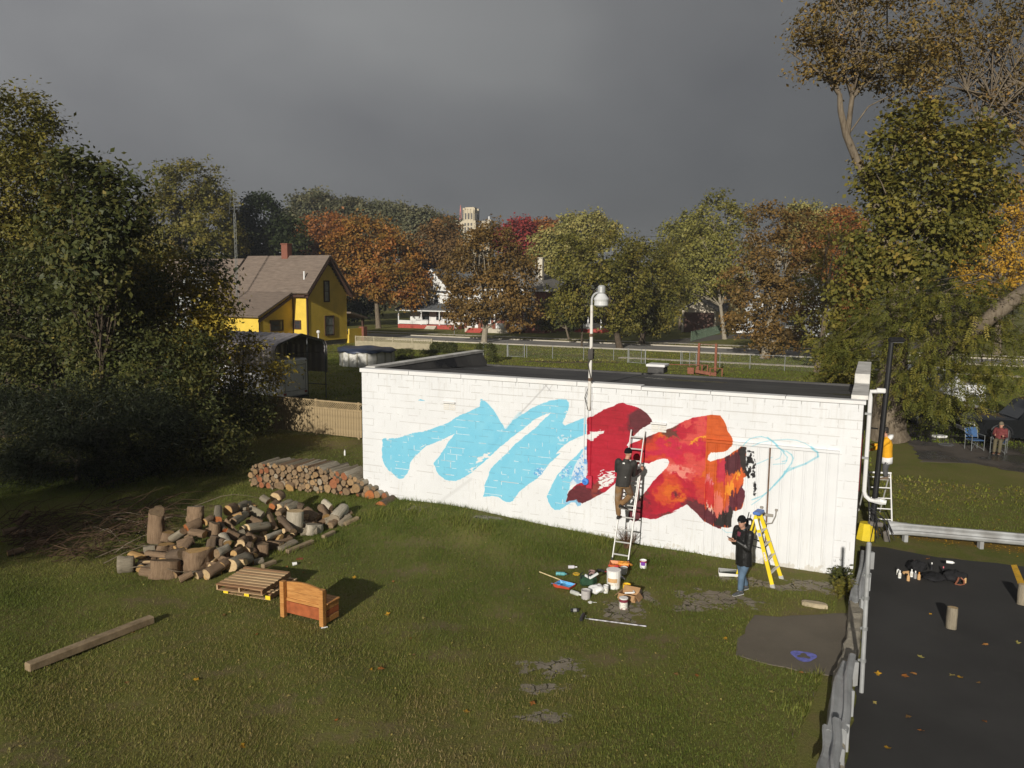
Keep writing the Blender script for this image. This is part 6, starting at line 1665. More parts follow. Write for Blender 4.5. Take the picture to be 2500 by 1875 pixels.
# ---- firewood
def bark_log(name,a,b,st=.15):
 m=Mat(name,.92,.12);k=m.ramp(m.noise(3.2,7,.75,stretch=(2.2,2.2,.5)),[(.30,a),(.68,b)])
 rnd=m.node('ShaderNodeObjectInfo').outputs['Random']
 k=m.mix(m.ramp(rnd,[(0,0.0),(1,.45)]),k,tuple(np.array(a)*.75+.012));m.color(k)
 m.bump(m.noise(7,6,.75,stretch=(2.5,2.5,.35)),.5,.08);return m.m
BARK={'grey':bark_log('bark_log_grey',(.17,.145,.105),(.38,.33,.245)),'brown':bark_log('bark_log_brown',(.14,.09,.055),(.31,.215,.135)),
  'dark':bark_log('bark_log_dark',(.085,.06,.042),(.20,.145,.098)),'pale':bark_log('bark_log_pale',(.27,.235,.175),(.56,.50,.40))}
def cut_log(name,a,b):
 m=Mat(name,.8,.2);sx=m.node('ShaderNodeSeparateXYZ',{0:m.coord()})
 r2=m.math('SQRT',m.math('ADD',m.math('MULTIPLY',sx.outputs[0],sx.outputs[0]),m.math('MULTIPLY',sx.outputs[1],sx.outputs[1])))
 w=m.math('SINE',m.math('MULTIPLY',m.math('ADD',r2,m.math('MULTIPLY',m.noise(2.5,3),.12)),46))
 k=m.ramp(m.math('ADD',m.math('MULTIPLY',w,.18),m.noise(2.2,5,.6)),[(.30,a),(.75,b)])
 k=m.mix(m.ramp(r2,[(.05,.35),(.35,0)]),k,tuple(np.array(a)*.6));k=m.mix(m.ramp(r2,[(.88,0),(.98,.75)]),k,(.09,.06,.035))
 rnd=m.node('ShaderNodeObjectInfo').outputs['Random'];k=m.mix(m.ramp(rnd,[(.3,0),(1,.4)]),k,tuple(np.array(a)*.7));m.color(k);m.bump(m.noise(9,5),.2,.03);return m.m
CUT={'tan':cut_log('cut_tan',(.22,.135,.065),(.38,.26,.14)),'rust':cut_log('cut_rust',(.20,.075,.035),(.33,.13,.06)),'pale':cut_log('cut_pale',(.42,.29,.15),(.66,.50,.29)),'honey':cut_log('cut_honey',(.34,.20,.075),(.54,.35,.15)),'orange':cut_log('cut_orange',(.30,.095,.03),(.44,.17,.06)),
    'dim':cut_log('cut_dim',(.16,.105,.06),(.28,.20,.12)),'grey':cut_log('cut_grey',(.22,.18,.13),(.36,.30,.22))}
_LM={}
def log_mesh(bark,cut,var,half=False):
 key=(bark,cut,var,half)
 if key in _LM:return _LM[key]
 r=np.random.default_rng(var*7+1);k=14;q=MB();nr=4
 ph=r.uniform(0,6,3);am=r.uniform(.03,.13,3)if var<7 else r.uniform(.12,.24,3)
 shape=np.array([1+am[0]*math.sin(2*t+ph[0])+am[1]*math.sin(3*t+ph[1])+.5*am[2]*math.sin(5*t+ph[2])for t in np.arange(k)*2*math.pi/k])
 if half:shape=np.array([min(s,.18/max(1e-3,-math.sin(t))if math.sin(t)<-.15 else s)for s,t in zip(shape,np.arange(k)*2*math.pi/k)])
 V,F=[],[]
 for i in range(nr+1):
  z=i/nr;bend=.06*math.sin(z*math.pi)*math.sin(ph[0]);tp=1-.06*z*am[0]*10
  tq=.05 if var<7 else .35;til=(r.uniform(-tq,tq),r.uniform(-tq,tq))if i in(0,nr)else(0,0)
  for j in range(k):
   t=2*math.pi*j/k;s=shape[j]*tp*(1+r.normal()*(.035 if var<7 else .06))
   x,y=s*math.cos(t)+bend,s*math.sin(t)
   V.append((x,y,z+til[0]*x*.3+til[1]*y*.3))
 for i in range(nr):
  for j in range(k):F.append((i*k+j,i*k+(j+1)%k,(i+1)*k+(j+1)%k,(i+1)*k+j))
 q.add(V,F,0);b=len(V)
 if half:
  for i in range(nr):
   for j in range(k):
    if math.sin(2*math.pi*(j+.5)/k)<-.2:q.m[i*k+j]=1
 q.f.append(tuple(range(k))[::-1]);q.m.append(1);q.f.append(tuple(nr*k+j for j in range(k)));q.m.append(1)
 me=q.mesh('log',[BARK[bark],CUT[cut]]);me.polygons.foreach_set('use_smooth',[len(p.vertices)==4 for p in me.polygons]);_LM[key]=me;return me
NLOG=[0]
def log(lab,A,B,r,bark='grey',cut='pale',half=False,group=None,name='log',ry=None,roll=None,rough=False):
 A,B=Vector(A),Vector(B);d=B-A;L=d.length
 o=bpy.data.objects.new(name,log_mesh(bark,cut,7+NLOG[0]%4 if rough else NLOG[0]%7,half));NLOG[0]+=1;COL.objects.link(o)
 rr=random.Random(NLOG[0])
 q=d.to_track_quat('Z','Y').to_matrix().to_4x4()@Matrix.Rotation(rr.uniform(0,6.28)if roll is None else roll,4,'Z')
 o.matrix_world=Matrix.Translation(A)@q@Matrix.Diagonal((r,ry or r,L,1))
 tag(o,lab,'log',group);return o
def yfront(x):return float(np.interp(x,[240,290,450,520,560,660,760,870,960],[1390,1400,1420,1418,1402,1345,1300,1252,1240]))
def pz(px,py):return max(.0,.0050*(yfront(px)-py)*(1.0 if px>430 else .72))+.06
def PM(px,py,dz=0.0):
 z=pz(px,py)+dz;p=G(px,py,z+gzs(*G(px,py,z)[:2]));return p
zE=lambda x,y:(520+x/5.821,1190+y/5.821)
zF=lambda x,y:(250+x/6.32,1180+y/6.32)
FG='loose heap of firewood'
def lg(conv,k,a,b,r,bark,cut,lab,half=False,ry=None,Lm=None):
 A=PM(*conv(*a));B=PM(*conv(*b));rr=r/k*A.y/F_PX*1.12
 d=B-A
 if Lm:B=A+d.normalized()*Lm
 elif d.length>.75:B=A+d.normalized()*.75
 elif d.length<.22:B=A+d.normalized()*.32
 B.z=max(B.z,gzs(B.x,B.y)+rr*.8);A.z=max(A.z,gzs(A.x,A.y)+rr*.8)
 return log(lab,A,B,rr,bark,cut,half,FG,ry=None if ry is None else rr*ry)
def up(conv,k,top,base,r,bark,cut,lab,half=False):
 bx,by=conv(*base);A=PM(bx,by,-.08);A.z=max(0,min(A.z,pz(bx,by)*.8))+gzs(A.x,A.y)-.02
 tx,ty=conv(*top);h=(by-ty)*A.y/F_PX*1.02
 rr=r/k*A.y/F_PX*1.08;A.y+=rr*.7
 return log(lab,A,A+Vector((.02,.03,h)),rr,bark,cut,half,FG,rough='pale barked' not in lab)
E_,F_=5.821,6.32
for args in(
  ((885,150),(960,100),76,'brown','pale','large pale round cut end on top of the heap'),
  ((790,200),(690,140),46,'grey','honey','honey ended log just left of the topmost round'),
  ((930,290),(1090,215),56,'grey','pale','half of the bright twin log above the upright pale one'),
  ((1038,322),(1190,250),56,'grey','pale','other half of the bright twin log above the upright one'),
  ((205,330),(300,290),68,'brown','honey','honey coloured round at the crest beside the hollow log'),
  ((325,295),(460,235),58,'grey','honey','second honey round along the crest of the heap'),
  ((70,462),(80,290),52,'grey','orange','grey log standing on end with hollow orange face'),
  ((285,490),(480,365),52,'grey','dim','smooth grey log lying aslant in mid heap'),
  ((705,405),(520,300),56,'grey','grey','smooth grey log pointing down towards the lawn'),
  ((525,440),(620,475),45,'brown','honey','small honey faced log below the smooth grey one'),
  ((470,590),(770,550),70,'grey','pale','long straight grey log lying across mid heap'),
  ((410,590),(500,560),40,'grey','pale','pale end beside the long straight log'),
  ((320,660),(170,480),46,'brown','dim','brown log leaning with its end split'),
  ((355,710),(290,680),60,'brown','orange','orange ringed log end in the lower heap'),
  ((570,772),(440,680),74,'brown','honey','round tan end below the long straight log'),
  ((715,725),(935,640),66,'pale','pale','split barked log with bright irregular cut face'),
  ((380,822),(440,760),76,'brown','pale','large creamy round face low in the heap'),
  ((470,900),(530,850),54,'brown','pale','pinkish pale log end at the foot of the heap'),
  ((290,950),(350,915),52,'brown','honey','tan log end above the ridged bark log'),
  ((255,1115),(490,1010),92,'grey','pale','thick log of deeply ridged grey bark by the pallets'),
  ((705,1035),(565,1065),42,'grey','honey','short log with honey face pointing to the lawn'),
  ((960,450),(1270,780),58,'dark','dim','long dark split log sloping to the grass'),
  ((1470,470),(1290,350),82,'brown','dim','brown split block with a knotty burl'),
  ((1610,425),(1535,280),56,'brown','honey','peeling log with honey face at the wall end'),
  ((1720,500),(1860,300),90,'pale','grey','big pale barked log leaning at the wall end'),
  ((1690,290),(1580,200),52,'pale','dim','grey split log behind the big pale one'),
  ((1810,520),(1960,400),44,'grey','grey','narrow split log beside the wall end of the heap'),
  ((1660,560),(1700,530),52,'brown','dim','small brown lump below the leaning pale log'),
  ((945,880),(1180,770),58,'grey','grey','grey split log lying on the edging timber'),
  ((1280,290),(1080,225),52,'dark','dim','dark log behind the bright twin log'),
  ((835,275),(880,240),46,'brown','orange','small rusty end beneath the topmost round'),
  ((925,380),(960,350),42,'brown','dim','dull round end in shade under the twin log'),
  ((880,560),(785,330),48,'dark','dim','dark split stick of wood standing in mid heap'),
  ((620,265),(540,230),48,'brown','honey','tan split piece along the crest'),
  ((470,270),(520,225),38,'grey','pale','small pale end in the crest')):
 lg(zE,E_,*args,half='split' in args[5])
for args in(
  ((1190,1490),(1390,1385),46,'brown','pale','small thin log with white end alone before the stumps'),
  ((1605,1405),(1910,1230),74,'brown','pale','brown log with bright round end at the front edge'),
  ((1250,1025),(1310,950),60,'brown','honey','honey round end above the slanted stump'),
  ((1160,965),(1410,870),62,'brown','dim','brown log lying across behind the slanted stump'),
  ((1580,600),(1690,535),54,'brown','honey','honey end poking out beneath the hollow log'),
  ((1295,700),(1510,600),78,'brown','orange','hollow orange rimmed log near the second stump'),
  ((1580,790),(1360,750),58,'brown','honey','brown log with honey end below the hollow one'),
  ((1080,850),(1250,740),56,'grey','dim','grey log in shade behind the honey topped stump'),
  ((1885,735),(1850,690),44,'dark','orange','small orange end in a dark gap of the heap'),
  ((1930,930),(1850,800),60,'pale','honey','peeling white barked log with tan end'),
  ((1760,1090),(1930,1000),66,'pale','dim','mottled white bark log low in the heap'),
  ((250,1290),(500,1240),160,'grey','grey','huge half round block at the far end of the heap'),
  ((430,1065),(650,1135),58,'brown','honey','reddish split slab on the end block'),
  ((700,1090),(1010,1125),58,'brown','honey','brown split slab lying over the largest stump'),
  ((590,1205),(850,1200),50,'brown','pale','half round slab with bright inner wood'),
  ((650,1040),(830,1010),60,'grey','pale','pale faced half log between the stumps'),
  ((1060,1130),(1240,1090),90,'dark','dim','dark rounded log wedged behind the largest stump'),
  ((1830,1275),(1950,1190),62,'brown','honey','forked stub lying against the bright ended log')):
 lg(zF,F_,*args,half='slab' in args[5]or 'half' in args[5]or 'block' in args[5])
for args in(((1140,345),(1140,640),112,'pale','pale','upright pale barked log standing on the heap'),):
 up(zE,E_,*args)
up(zE,E_,(1390,545),(1390,690),122,'pale','grey','squat pale half round block on the grass side')
up(zE,E_,(660,820),(660,1000),102,'brown','dim','reddish topped stump at the foot of the heap')
up(zE,E_,(835,780),(840,890),74,'brown','dim','smaller stump beside the reddish topped one')
up(zF,F_,(830,420),(800,880),140,'brown','dim','tall old stump with ragged brown top')
up(zF,F_,(1400,320),(1400,590),140,'brown','grey','weathered grey stump with flat ragged top')
up(zF,F_,(990,755),(985,890),92,'brown','honey','stump with honey coloured top before the tall one')
up(zF,F_,(920,945),(920,1070),125,'brown','honey','wide stump with pale oval top')
up(zF,F_,(930,1225),(930,1500),190,'brown','dim','largest stump of the heap with ragged bark')
up(zF,F_,(1400,1065),(1400,1370),180,'brown','honey','stump with a slanting top')
up(zF,F_,(1700,590),(1700,825),92,'brown','dim','upright split block with orange streaked bark')
up(zF,F_,(1660,840),(1660,1020),58,'dark','dim','dark upright log in the middle of the heap')
def heap_fill():
 r=random.Random(12);n=0
 for i in range(600):
  px=r.uniform(330,850);yf=yfront(px);top=float(np.interp(px,[300,430,520,640,720,850],[1385,1300,1255,1215,1235,1250]))
  py=r.uniform(top+6,yf-4)
  if py<top+4:continue
  A=PM(px,py,-.02);A.y+=.10;ang=r.uniform(-.6,2.2);L=r.uniform(.3,.45);rr=r.uniform(.065,.115)
  B=A+Vector((math.cos(ang)*L,math.sin(ang)*L,r.uniform(-.1,.1)));A.z=max(A.z-.10,gzs(A.x,A.y)+rr*.7);B.z=max(B.z-.10,gzs(B.x,B.y)+rr*.7)
  bk,ct=r.choice(('brown','brown','dark','brown','grey')),r.choice(('tan','honey','pale','dim'));zn='by the stumps' if px<460 else('mid heap' if px<640 else 'towards the wall');hh='high up' if py<(top+yf)/2 else 'low down'
  log(f'{"thick" if rr > .075 else "thin"} {bk} log with {dict(dim="dull").get(ct, ct)} end {hh} {zn} in the loose heap',A,B,rr,bk,ct,i%2==0,'logs wedged inside the loose heap');n+=1
  if n>=120:break
heap_fill()
def stacked():
 """the long stack: logs lie along the grid's v axis, ends towards the viewer"""
 r=random.Random(21)
 a=G(612,1202);b=G(938,1240);ua,va=uv_of(a);ub,vb=uv_of(b);L=math.hypot(ub-ua,vb-va);dx,dy=(ub-ua)/L,(vb-va)/L
 hz=lambda s:float(np.interp(s/L,[0,.06,.5,.74,.88,1],[.62,.84,.86,.72,.48,.22]))
 placed=[]
 def ok(s,z,q):
  for s2,z2,q2 in placed:
   if(s-s2)**2+(z-z2)**2<(q+q2)**2*.86:return False
  return True
 def put(s,z,q,kind=None):placed.append((s,z,q))
 for rad,tries in((.15,10),(.125,60),(.10,300),(.08,900),(.062,2500),(.047,4000),(.036,3000)):
  for _ in range(tries):
   s=r.uniform(0,L)
   if rad>.11 and s<L*.55 and r.random()<.85:continue
   if rad<.06 and s>L*.75:continue
   z=rad+(hz(s)-2*rad)*r.random()**(1.3 if rad>.1 else 1)
   if z<rad*.95 or z+rad>hz(s)+.02:continue
   if ok(s,z,rad):put(s,z,rad)
  if len(placed)>175:break
 G_='firewood logs stacked beside the wall'
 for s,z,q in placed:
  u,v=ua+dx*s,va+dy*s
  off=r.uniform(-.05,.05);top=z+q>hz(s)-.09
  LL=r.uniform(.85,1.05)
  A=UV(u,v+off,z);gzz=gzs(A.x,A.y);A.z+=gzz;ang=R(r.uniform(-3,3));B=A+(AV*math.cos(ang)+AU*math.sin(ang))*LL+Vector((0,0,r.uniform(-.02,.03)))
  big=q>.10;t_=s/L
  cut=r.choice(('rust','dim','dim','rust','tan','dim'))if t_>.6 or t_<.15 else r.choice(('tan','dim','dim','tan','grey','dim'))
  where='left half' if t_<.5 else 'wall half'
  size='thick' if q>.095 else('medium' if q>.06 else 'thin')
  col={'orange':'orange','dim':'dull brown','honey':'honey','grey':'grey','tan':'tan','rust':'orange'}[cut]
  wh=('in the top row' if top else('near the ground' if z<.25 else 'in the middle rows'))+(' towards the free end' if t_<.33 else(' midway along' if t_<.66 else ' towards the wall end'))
  log(f'{size} {col} ended log {wh} of the stack',A,B,q,r.choice(('grey','brown','grey','pale')if top else('brown','dark','grey')),cut,False,G_)  # sunlit tops put into the bark: top row paler, lower rows darker
 for px,py,q,lb in((668,1180,.17,'big tan split round leaning on the stack front'),(688,1186,.155,'middle one of the split rounds leaning on the stack'),(712,1190,.16,'split round leaning on the stack by the thin logs'),(670,1168,.12,'split wedge resting over the leaning rounds')):
  A=G(px,py,.30);log(lb,A+AV*-.10,A+AV*.14+Vector((0,0,.10)),q,'brown','dim' if q<.16 else 'honey',False,'split rounds leaning on the stack')
 for px,py,px2,py2,q,z1,lb,bk,ct in((930,1240,962,1222,.20,.18,'thickest dark log lying against the foot of the white wall','dark','orange'),(880,1186,905,1168,.125,.52,'smooth grey log perched at the wall end of the stack','grey','grey'),(902,1210,925,1196,.17,.34,'thick log with cracked orange end beside the thickest one','dark','orange')):
  A=G(px,py,z1);B=G(px2,py2,z1+.03);d=(B-A).normalized()*.75;log(lb,A,A+d,q,bk,ct,False,FG)
stacked()
def brush():
 r=np.random.default_rng(31)
 c=GG(230,1330);c2=GG(60,1330)
 t=thing('brush_pile','tangled pile of dry brown branches below the juniper','brush pile',tuple(GG(200,1330)))
 o=np.array(t.location);mb=MB()
 for i in range(420):
  px,py=r.uniform(0,400),0;py=np.interp(px,[0,150,300,440],[1320,1350,1320,1270])-r.uniform(0,1)*np.interp(px,[0,150,300,440],[70,110,110,50])
  a=np.array(GG(px,py+30));a[2]+=abs(r.normal())*.18+.02;L=r.uniform(.4,1.5);an=r.normal(.3,.9)
  d=np.array([math.cos(an),math.sin(an),r.normal()*.25])*L
  b=a+d;b[2]=max(b[2],gzs(b[0],b[1])+.03)
  limb_mesh(mb,a-o,b-o,r.uniform(.006,.016),.003,r,4,r.uniform(-.1,.25),4)
 o_=mb.build('branch',bark_material('dry_branch',(.035,.022,.015),(.11,.068,.04),4),t);o_['kind']='stuff'
 for i in range(16):
  px,py=r.uniform(150,480),r.uniform(1240,1400);a=np.array(GG(px,py));a[2]+=.05;an=r.uniform(-.8,1.4);L=r.uniform(.9,2.2)
  b=a+np.array([math.cos(an)*L,math.sin(an)*L,r.uniform(.02,.5)]);q=MB();limb_mesh(q,a-a,b-a,.014,.004,r,5,.1,6)
  s=q.build('stick',M_bark);s.location=a;tag(s,f'{"long" if L > 1.5 else "short"} bare grey stick {"lying" if b[2] - a[2] < .25 else "slanting up"} {"at the stump side of" if px > 330 else "in front of"} the brush pile','stick','sticks around the brush pile')
 r2=random.Random(5)
 lb=['short log with orange end beside the brush pile','upright brown log at the back of the brush corner','flat yellow split piece before the brush pile','grey lump of wood at the frame edge by the brush','brown chunk half under the brush twigs','tan chunk of split wood beside the yellow piece','dark stubby log in the brush corner']
 for i,(px,py,q,z,ct,L)in enumerate(((30,1305,.10,.1,'orange',.3),(42,1280,.09,.1,'dim',.3),(60,1332,.07,.06,'pale',.55),(8,1300,.09,.09,'dim',.3),(95,1310,.08,.08,'dim',.4),(18,1352,.07,.06,'honey',.35),(70,1300,.10,.1,'dim',.3))):
  A=GG(px,py,z);an=r2.uniform(-.5,.9);log(lb[i],A,A+Vector((math.cos(an)*L,math.sin(an)*L,.02 if i!=1 else .3)),q,'brown',ct,False,'wood scraps by the brush pile')
brush()
for px,pt,pb,lab in((2326,1484,1538,'upright sawn log standing on the black asphalt'),(2500,1428,1480,'upright sawn log beside the yellow stall line')):
 b=G(px-4,pb-4,.012);h=(pb-pt)*b.y/F_PX;log(lab,b,b+Vector((.03,.04,h)),.105,'grey','pale',False,None)
# ---- painter's clutter
def can(name,lab,px,py,r,h,mat,top=None,band=None,cat='paint can',lie=None,handle=False,lid=None,taper=1.0,openr=True,group=None,neck=False):
 p=GG(px,py);t=thing(name,lab,cat,tuple(p),0,group)
 M=Matrix.Identity(4)
 if lie is not None:M=Matrix.Translation((0,0,r))@Matrix.Rotation(lie,4,'Z')@Matrix.Rotation(R(90),4,'Y')@Matrix.Translation((0,0,-h/2))
 q=MB()
 if openr:prof=[(r*taper*.97,0),(r*taper,.008),(r,h-.012),(r*1.03,h-.008),(r*1.03,h),(r*.93,h),(r*.90,h-.02),(r*.6,h-.03),(.001,h-.03)]
 else:prof=[(r*taper*.97,0),(r*taper,.008),(r,h*.82 if neck else h-.012),(r*(.45 if neck else .9),h*.93 if neck else h)]+([(r*.42,h)]if neck else[])
 q.lathe(prof,18,M=M);q.build('body',mat,t,smooth=False)
 if band:
  q=MB();q.lathe([(r*1.005*(taper+(1-taper)*band[0])+.0015,h*band[0]),(r*1.005*(taper+(1-taper)*band[1])+.0015,h*band[1])],18,M=M,close=False);q.build('label_band',band[2],t)
  if len(band)>3:
   q=MB();a0,a1=band[3]
   vs=[];n=6
   for i in range(n+1):
    a=a0+(a1-a0)*i/n;vs+=[((r*1.01+.003)*math.cos(a),(r*1.01+.003)*math.sin(a),h*band[4]),((r*1.01+.003)*math.cos(a),(r*1.01+.003)*math.sin(a),h*band[5])]
   q.add(vs,[(2*i,2*i+2,2*i+3,2*i+1)for i in range(n)],M=M);q.build('label_patch',band[6],t)
 if top is not None:
  q=MB();q.lathe([(r*(.40 if neck else 1.04),h),(r*(.42 if neck else 1.05),h+(.035 if neck else .012)),(r*(.36 if neck else .85),h+(.04 if neck else .016)),(.001,h+(.04 if neck else .016))],18,M=M);q.build('lid',top,t)
 if handle:
  q=MB();q.tube([(r*1.02*math.cos(a),-.02-r*.5*math.sin(a),h*.82-r*.9*math.sin(a))for a in np.linspace(0,math.pi,9)],.004,5,M=M);q.build('handle',M_steel,t)
 return t
def col(n,c,**k):return simple(n,c,k.pop('rough',.45),.4,**k)
M_pale=col('milky_plastic',(.60,.60,.59),var=.1);M_maroon=col('maroon_label',(.20,.03,.05),var=.2);M_purple=col('purple_label',(.17,.05,.36));M_amber=col('yellow_tub',(.76,.45,.02))
M_print=col('printed_label',(.62,.60,.54),var=.4,scale=45);M_kraft=col('kraft_card',(.36,.21,.10),rough=.9,var=.15,scale=6);M_tan=col('tan_label',(.55,.34,.16),var=.15,scale=25);M_dkred=col('dark_red',(.33,.02,.03));M_greycan=col('grey_can',(.34,.34,.34),metal=.3)
can('paint_bucket','large white lidded paint bucket standing amid the clutter',1497.5,1434,.155,.40,M_whitepl,top=M_whitepl,band=(.20,.62,M_print,(-2.6,-1.2),.40,.62,M_tan),cat='bucket',handle=True,taper=.93)
can('small_bucket','small milky plastic bucket behind the large white bucket',1523,1401,.085,.16,M_pale,cat='bucket',taper=.82)
can('paint_can','white and purple paint can close to the wall',1570,1386,.08,.19,M_whitepl,band=(.72,.95,M_dkred,(-2.4,-1.2),.4,.85,M_purple))
can('paint_can','grey white opened can beside the plastic bag',1479,1447,.056,.17,M_pale,band=(.2,.7,M_print))
can('plastic_tub','cloudy square tub in front of the green bag',1430,1461,.10,.19,col('cloudy_plastic',(.42,.40,.39),var=.15,scale=10),cat='tub',taper=.95)
can('paint_tub','bright yellow tub with purple label behind the cardboard box',1530,1442,.085,.15,M_amber,band=(.1,.5,M_amber,(-1.6,-.5),.1,.62,M_purple),cat='tub')
can('paint_can','white topped paint can with maroon bands before the cardboard box',1522,1485,.088,.22,M_print,top=M_whitepl,band=(.68,.98,M_maroon,(-3.14,3.14),.0,.16,M_maroon))
can('paint_cup','glass cup stained with brown paint above the green bag',1445,1407,.075,.13,col('stained_glass',(.30,.19,.18),var=.4,scale=12),cat='cup')
can('spray_can','black spray can with red cap lying behind the white bucket',1468,1397,.034,.19,M_black,top=M_dkred,lie=R(-30),cat='spray can',openr=False,neck=True,group='spray cans on the lawn')
can('spray_can','grey spray can lying beside the white bucket',1518,1413,.034,.17,M_greycan,top=M_whitepl,lie=R(-65),cat='spray can',openr=False,neck=True,group='spray cans on the lawn')
can('spray_can','dark spray can lying alone near the long roller pole',1403,1494,.036,.17,M_black,lie=R(4),band=(.3,.7,M_greycan),cat='spray can',openr=False,group='spray cans on the lawn')
can('bottle','teal labelled bottle lying on the grass by the roller tray',1370,1405,.042,.24,col('teal_bottle',(.10,.34,.36),var=.35,scale=20),top=M_black,lie=R(-4),cat='bottle',openr=False,neck=True)
can('bottle','white bottle lying farthest up the lawn from the tray',1396,1388,.038,.17,col('white_bottle',(.58,.56,.60)),lie=R(2),top=M_whitepl,cat='bottle',openr=False,neck=True)
can('bottle','clear empty bottle lying in front of the green bag',1405,1453,.045,.24,col('clear_bottle',(.44,.45,.42),var=.2,rough=.2),lie=R(-42),top=M_whitepl,cat='bottle',openr=False,neck=True)
def flat_disc(lab,px,py,r,m,cat='lid',name='round_disc'):
 p=GG(px,py,.012);q=MB();q.lathe([(r*.95,-.012),(r,-.004),(r,.006),(r*.88,.008),(r*.86,.003),(.001,.003)],18);o=q.build(name,m);o.location=p;tag(o,lab,cat)
flat_disc('yellow round lid on the grass beyond the roller tray',1407,1401,.082,M_amber);flat_disc('white round lid on the grass before the plastic bag',1441,1470,.048,M_whitepl)
def tray(lab,px,py,rz,m1,m2,s=1.0,name='roller_tray'):
 p=GG(px,py,.004);t=thing(name,lab,'paint tray',tuple(p),rz)
 w,l,h=.15*s,.21*s,.085*s
 q=MB();pr=[(-l,.03),(-l*.2,.0),(l,.0)]
 outer=[(-w*.85,-l*.95,.035),(w*.85,-l*.95,.035),(w*.85,l*.9,0),(-w*.85,l*.9,0),(-w,-l,h),(w,-l,h),(w,l,h),(-w,l,h)]
 inn=[(x*.93,y*.95,z+.012 if i<4 else z)for i,(x,y,z)in enumerate(outer)]
 q.add(outer,[(3,2,1,0),(0,1,5,4),(1,2,6,5),(2,3,7,6),(3,0,4,7)],0)
 q.add(inn,[(0,1,2,3),(4,5,1,0),(5,6,2,1),(6,7,3,2),(7,4,0,3)],1)
 q.add(outer[4:]+inn[4:],[(0,1,5,4),(1,2,6,5),(2,3,7,6),(3,0,4,7)],0);q.build('tray_body',[m1,m2],t)
 return t
M_redtray=col('red_tray',(.50,.07,.04));M_bluepaint=col('wet_blue_paint',(.10,.34,.62),rough=.25,var=.35,scale=12)
tt_=tray('red roller tray full of wet blue paint',1378,1434,R(55),M_redtray,M_bluepaint,1.0)
def stick_roller(lab,a,b,mat,cover=None,r=.013):
 A,B=GG(*a,.03),GG(*b,.03);t=thing('paint_roller',lab,'paint roller',tuple(A));d=B-A
 q=MB();q.tube([(0,0,0),tuple(d)],r,7);q.build('pole',mat,t)
 if cover:
  n=Vector((-d.y,d.x,0)).normalized();q=MB();c=-d.normalized()*.14;q.tube([(0,0,0),tuple(c*.6),tuple(c*.6+n*.13),tuple(c+n*.12)],.005,5);q.build('wire_frame',M_steel,t)
  q=MB();q.tube([tuple(c+n*.14+Vector((0,0,.02))),tuple(c-n*.12+Vector((0,0,.02)))],.036,10);q.build('roller_cover',cover,t)
 return t
M_polewood=col('pale_pole',(.62,.50,.28),rough=.6,var=.15,scale=10);M_polepatch=simple('patchy_pole',(.36,.35,.38),.5,var=.7,scale=9)
stick_roller('long pale wooden roller pole pointing at the green bag',(1317,1396),(1403,1429),M_polewood);stick_roller('black roller on a long patchy grey pole nearest the viewer',(1438,1511),(1578,1529),M_polepatch,M_black)
def brush_item():
 p=GG(1346,1424,.03);t=thing('paint_brush','blue handled brush resting on the red tray rim','brush',tuple(p));q=MB();e=GG(1362,1427,.10)-p
 q.tube([(0,0,0),tuple(e)],[.012,.016],7);q.build('brush_handle',col('blue_handle',(.13,.17,.33)),t);q=MB();q.bbox(tuple(e*1.15),(.06,.035,.02),.005);q.build('bristles',M_bluepaint,t)
brush_item()
def soft_lump(name,lab,cat,px,py,sx,sy,sz,m,seed,rz=0.0):
 p=GG(px,py);r=np.random.default_rng(seed);n1,n2=22,14;V,F=[],[]
 a1,a2,a3=r.uniform(0,6,3)
 for i in range(n2+1):
  th=math.pi*i/n2
  for j in range(n1):
   ph=2*math.pi*j/n1;k=1+.16*math.sin(3*ph+a1+2*th)+.10*math.sin(5*ph+a2-3*th)+.07*math.sin(9*ph+a3+4*th)+r.normal()*.03
   V.append((sx*k*math.sin(th)*math.cos(ph),sy*k*math.sin(th)*math.sin(ph),max(sz*(1-math.cos(th)*k)*.5,.004+.002*r.random())))
 for i in range(n2):
  for j in range(n1):F.append((i*n1+j,i*n1+(j+1)%n1,(i+1)*n1+(j+1)%n1,(i+1)*n1+j))
 q=MB();q.add(V,F);o=q.build(name,m,None,smooth=True);o.location=p;o.rotation_euler.z=rz;tag(o,lab,cat);return o
M_poly=simple('thin_plastic_bag',(.66,.67,.66),.3,.5,var=.08,scale=12,bump=.5,bscale=25)
soft_lump('plastic_bag','crumpled white plastic bag among the paint cans','bag',1457,1447,.19,.14,.17,M_poly,3,.4)
def green_bag():
 p=GG(1432,1432);t=thing('green_bag','dark green bag with brushes sticking out','bag',tuple(p));mg=simple('green_fabric',(.020,.060,.030),.7,var=.3,scale=9,bump=.5,bscale=20)
 q=MB();q.bbox((.02,.10,.10),(.32,.26,.20),.05);q.bbox((.12,.18,.09),(.24,.2,.17),.05);q.build('bag_body',mg,t)
 q=MB();q.tube([(-.12,.0,.18),(-.14,-.05,.30),(-.08,-.02,.34)],.012,5);q.tube([(.04,.0,.18),(.02,-.05,.31),(.08,-.02,.36)],.012,5);q.build('bag_handle',M_black,t)
 b=thing('wet_rag','white paint smeared rag on top of the green bag','rag',tuple(p+Vector((.10,.02,.20))));q=MB()
 q.bbox((-.07,0,.02),(.16,.07,.05),.015,rot=(0,.5,0));q.bbox((.07,.02,.04),(.20,.07,.04),.012,rot=(0,-.5,.2));q.build('rag_fold',M_poly,b)
green_bag()
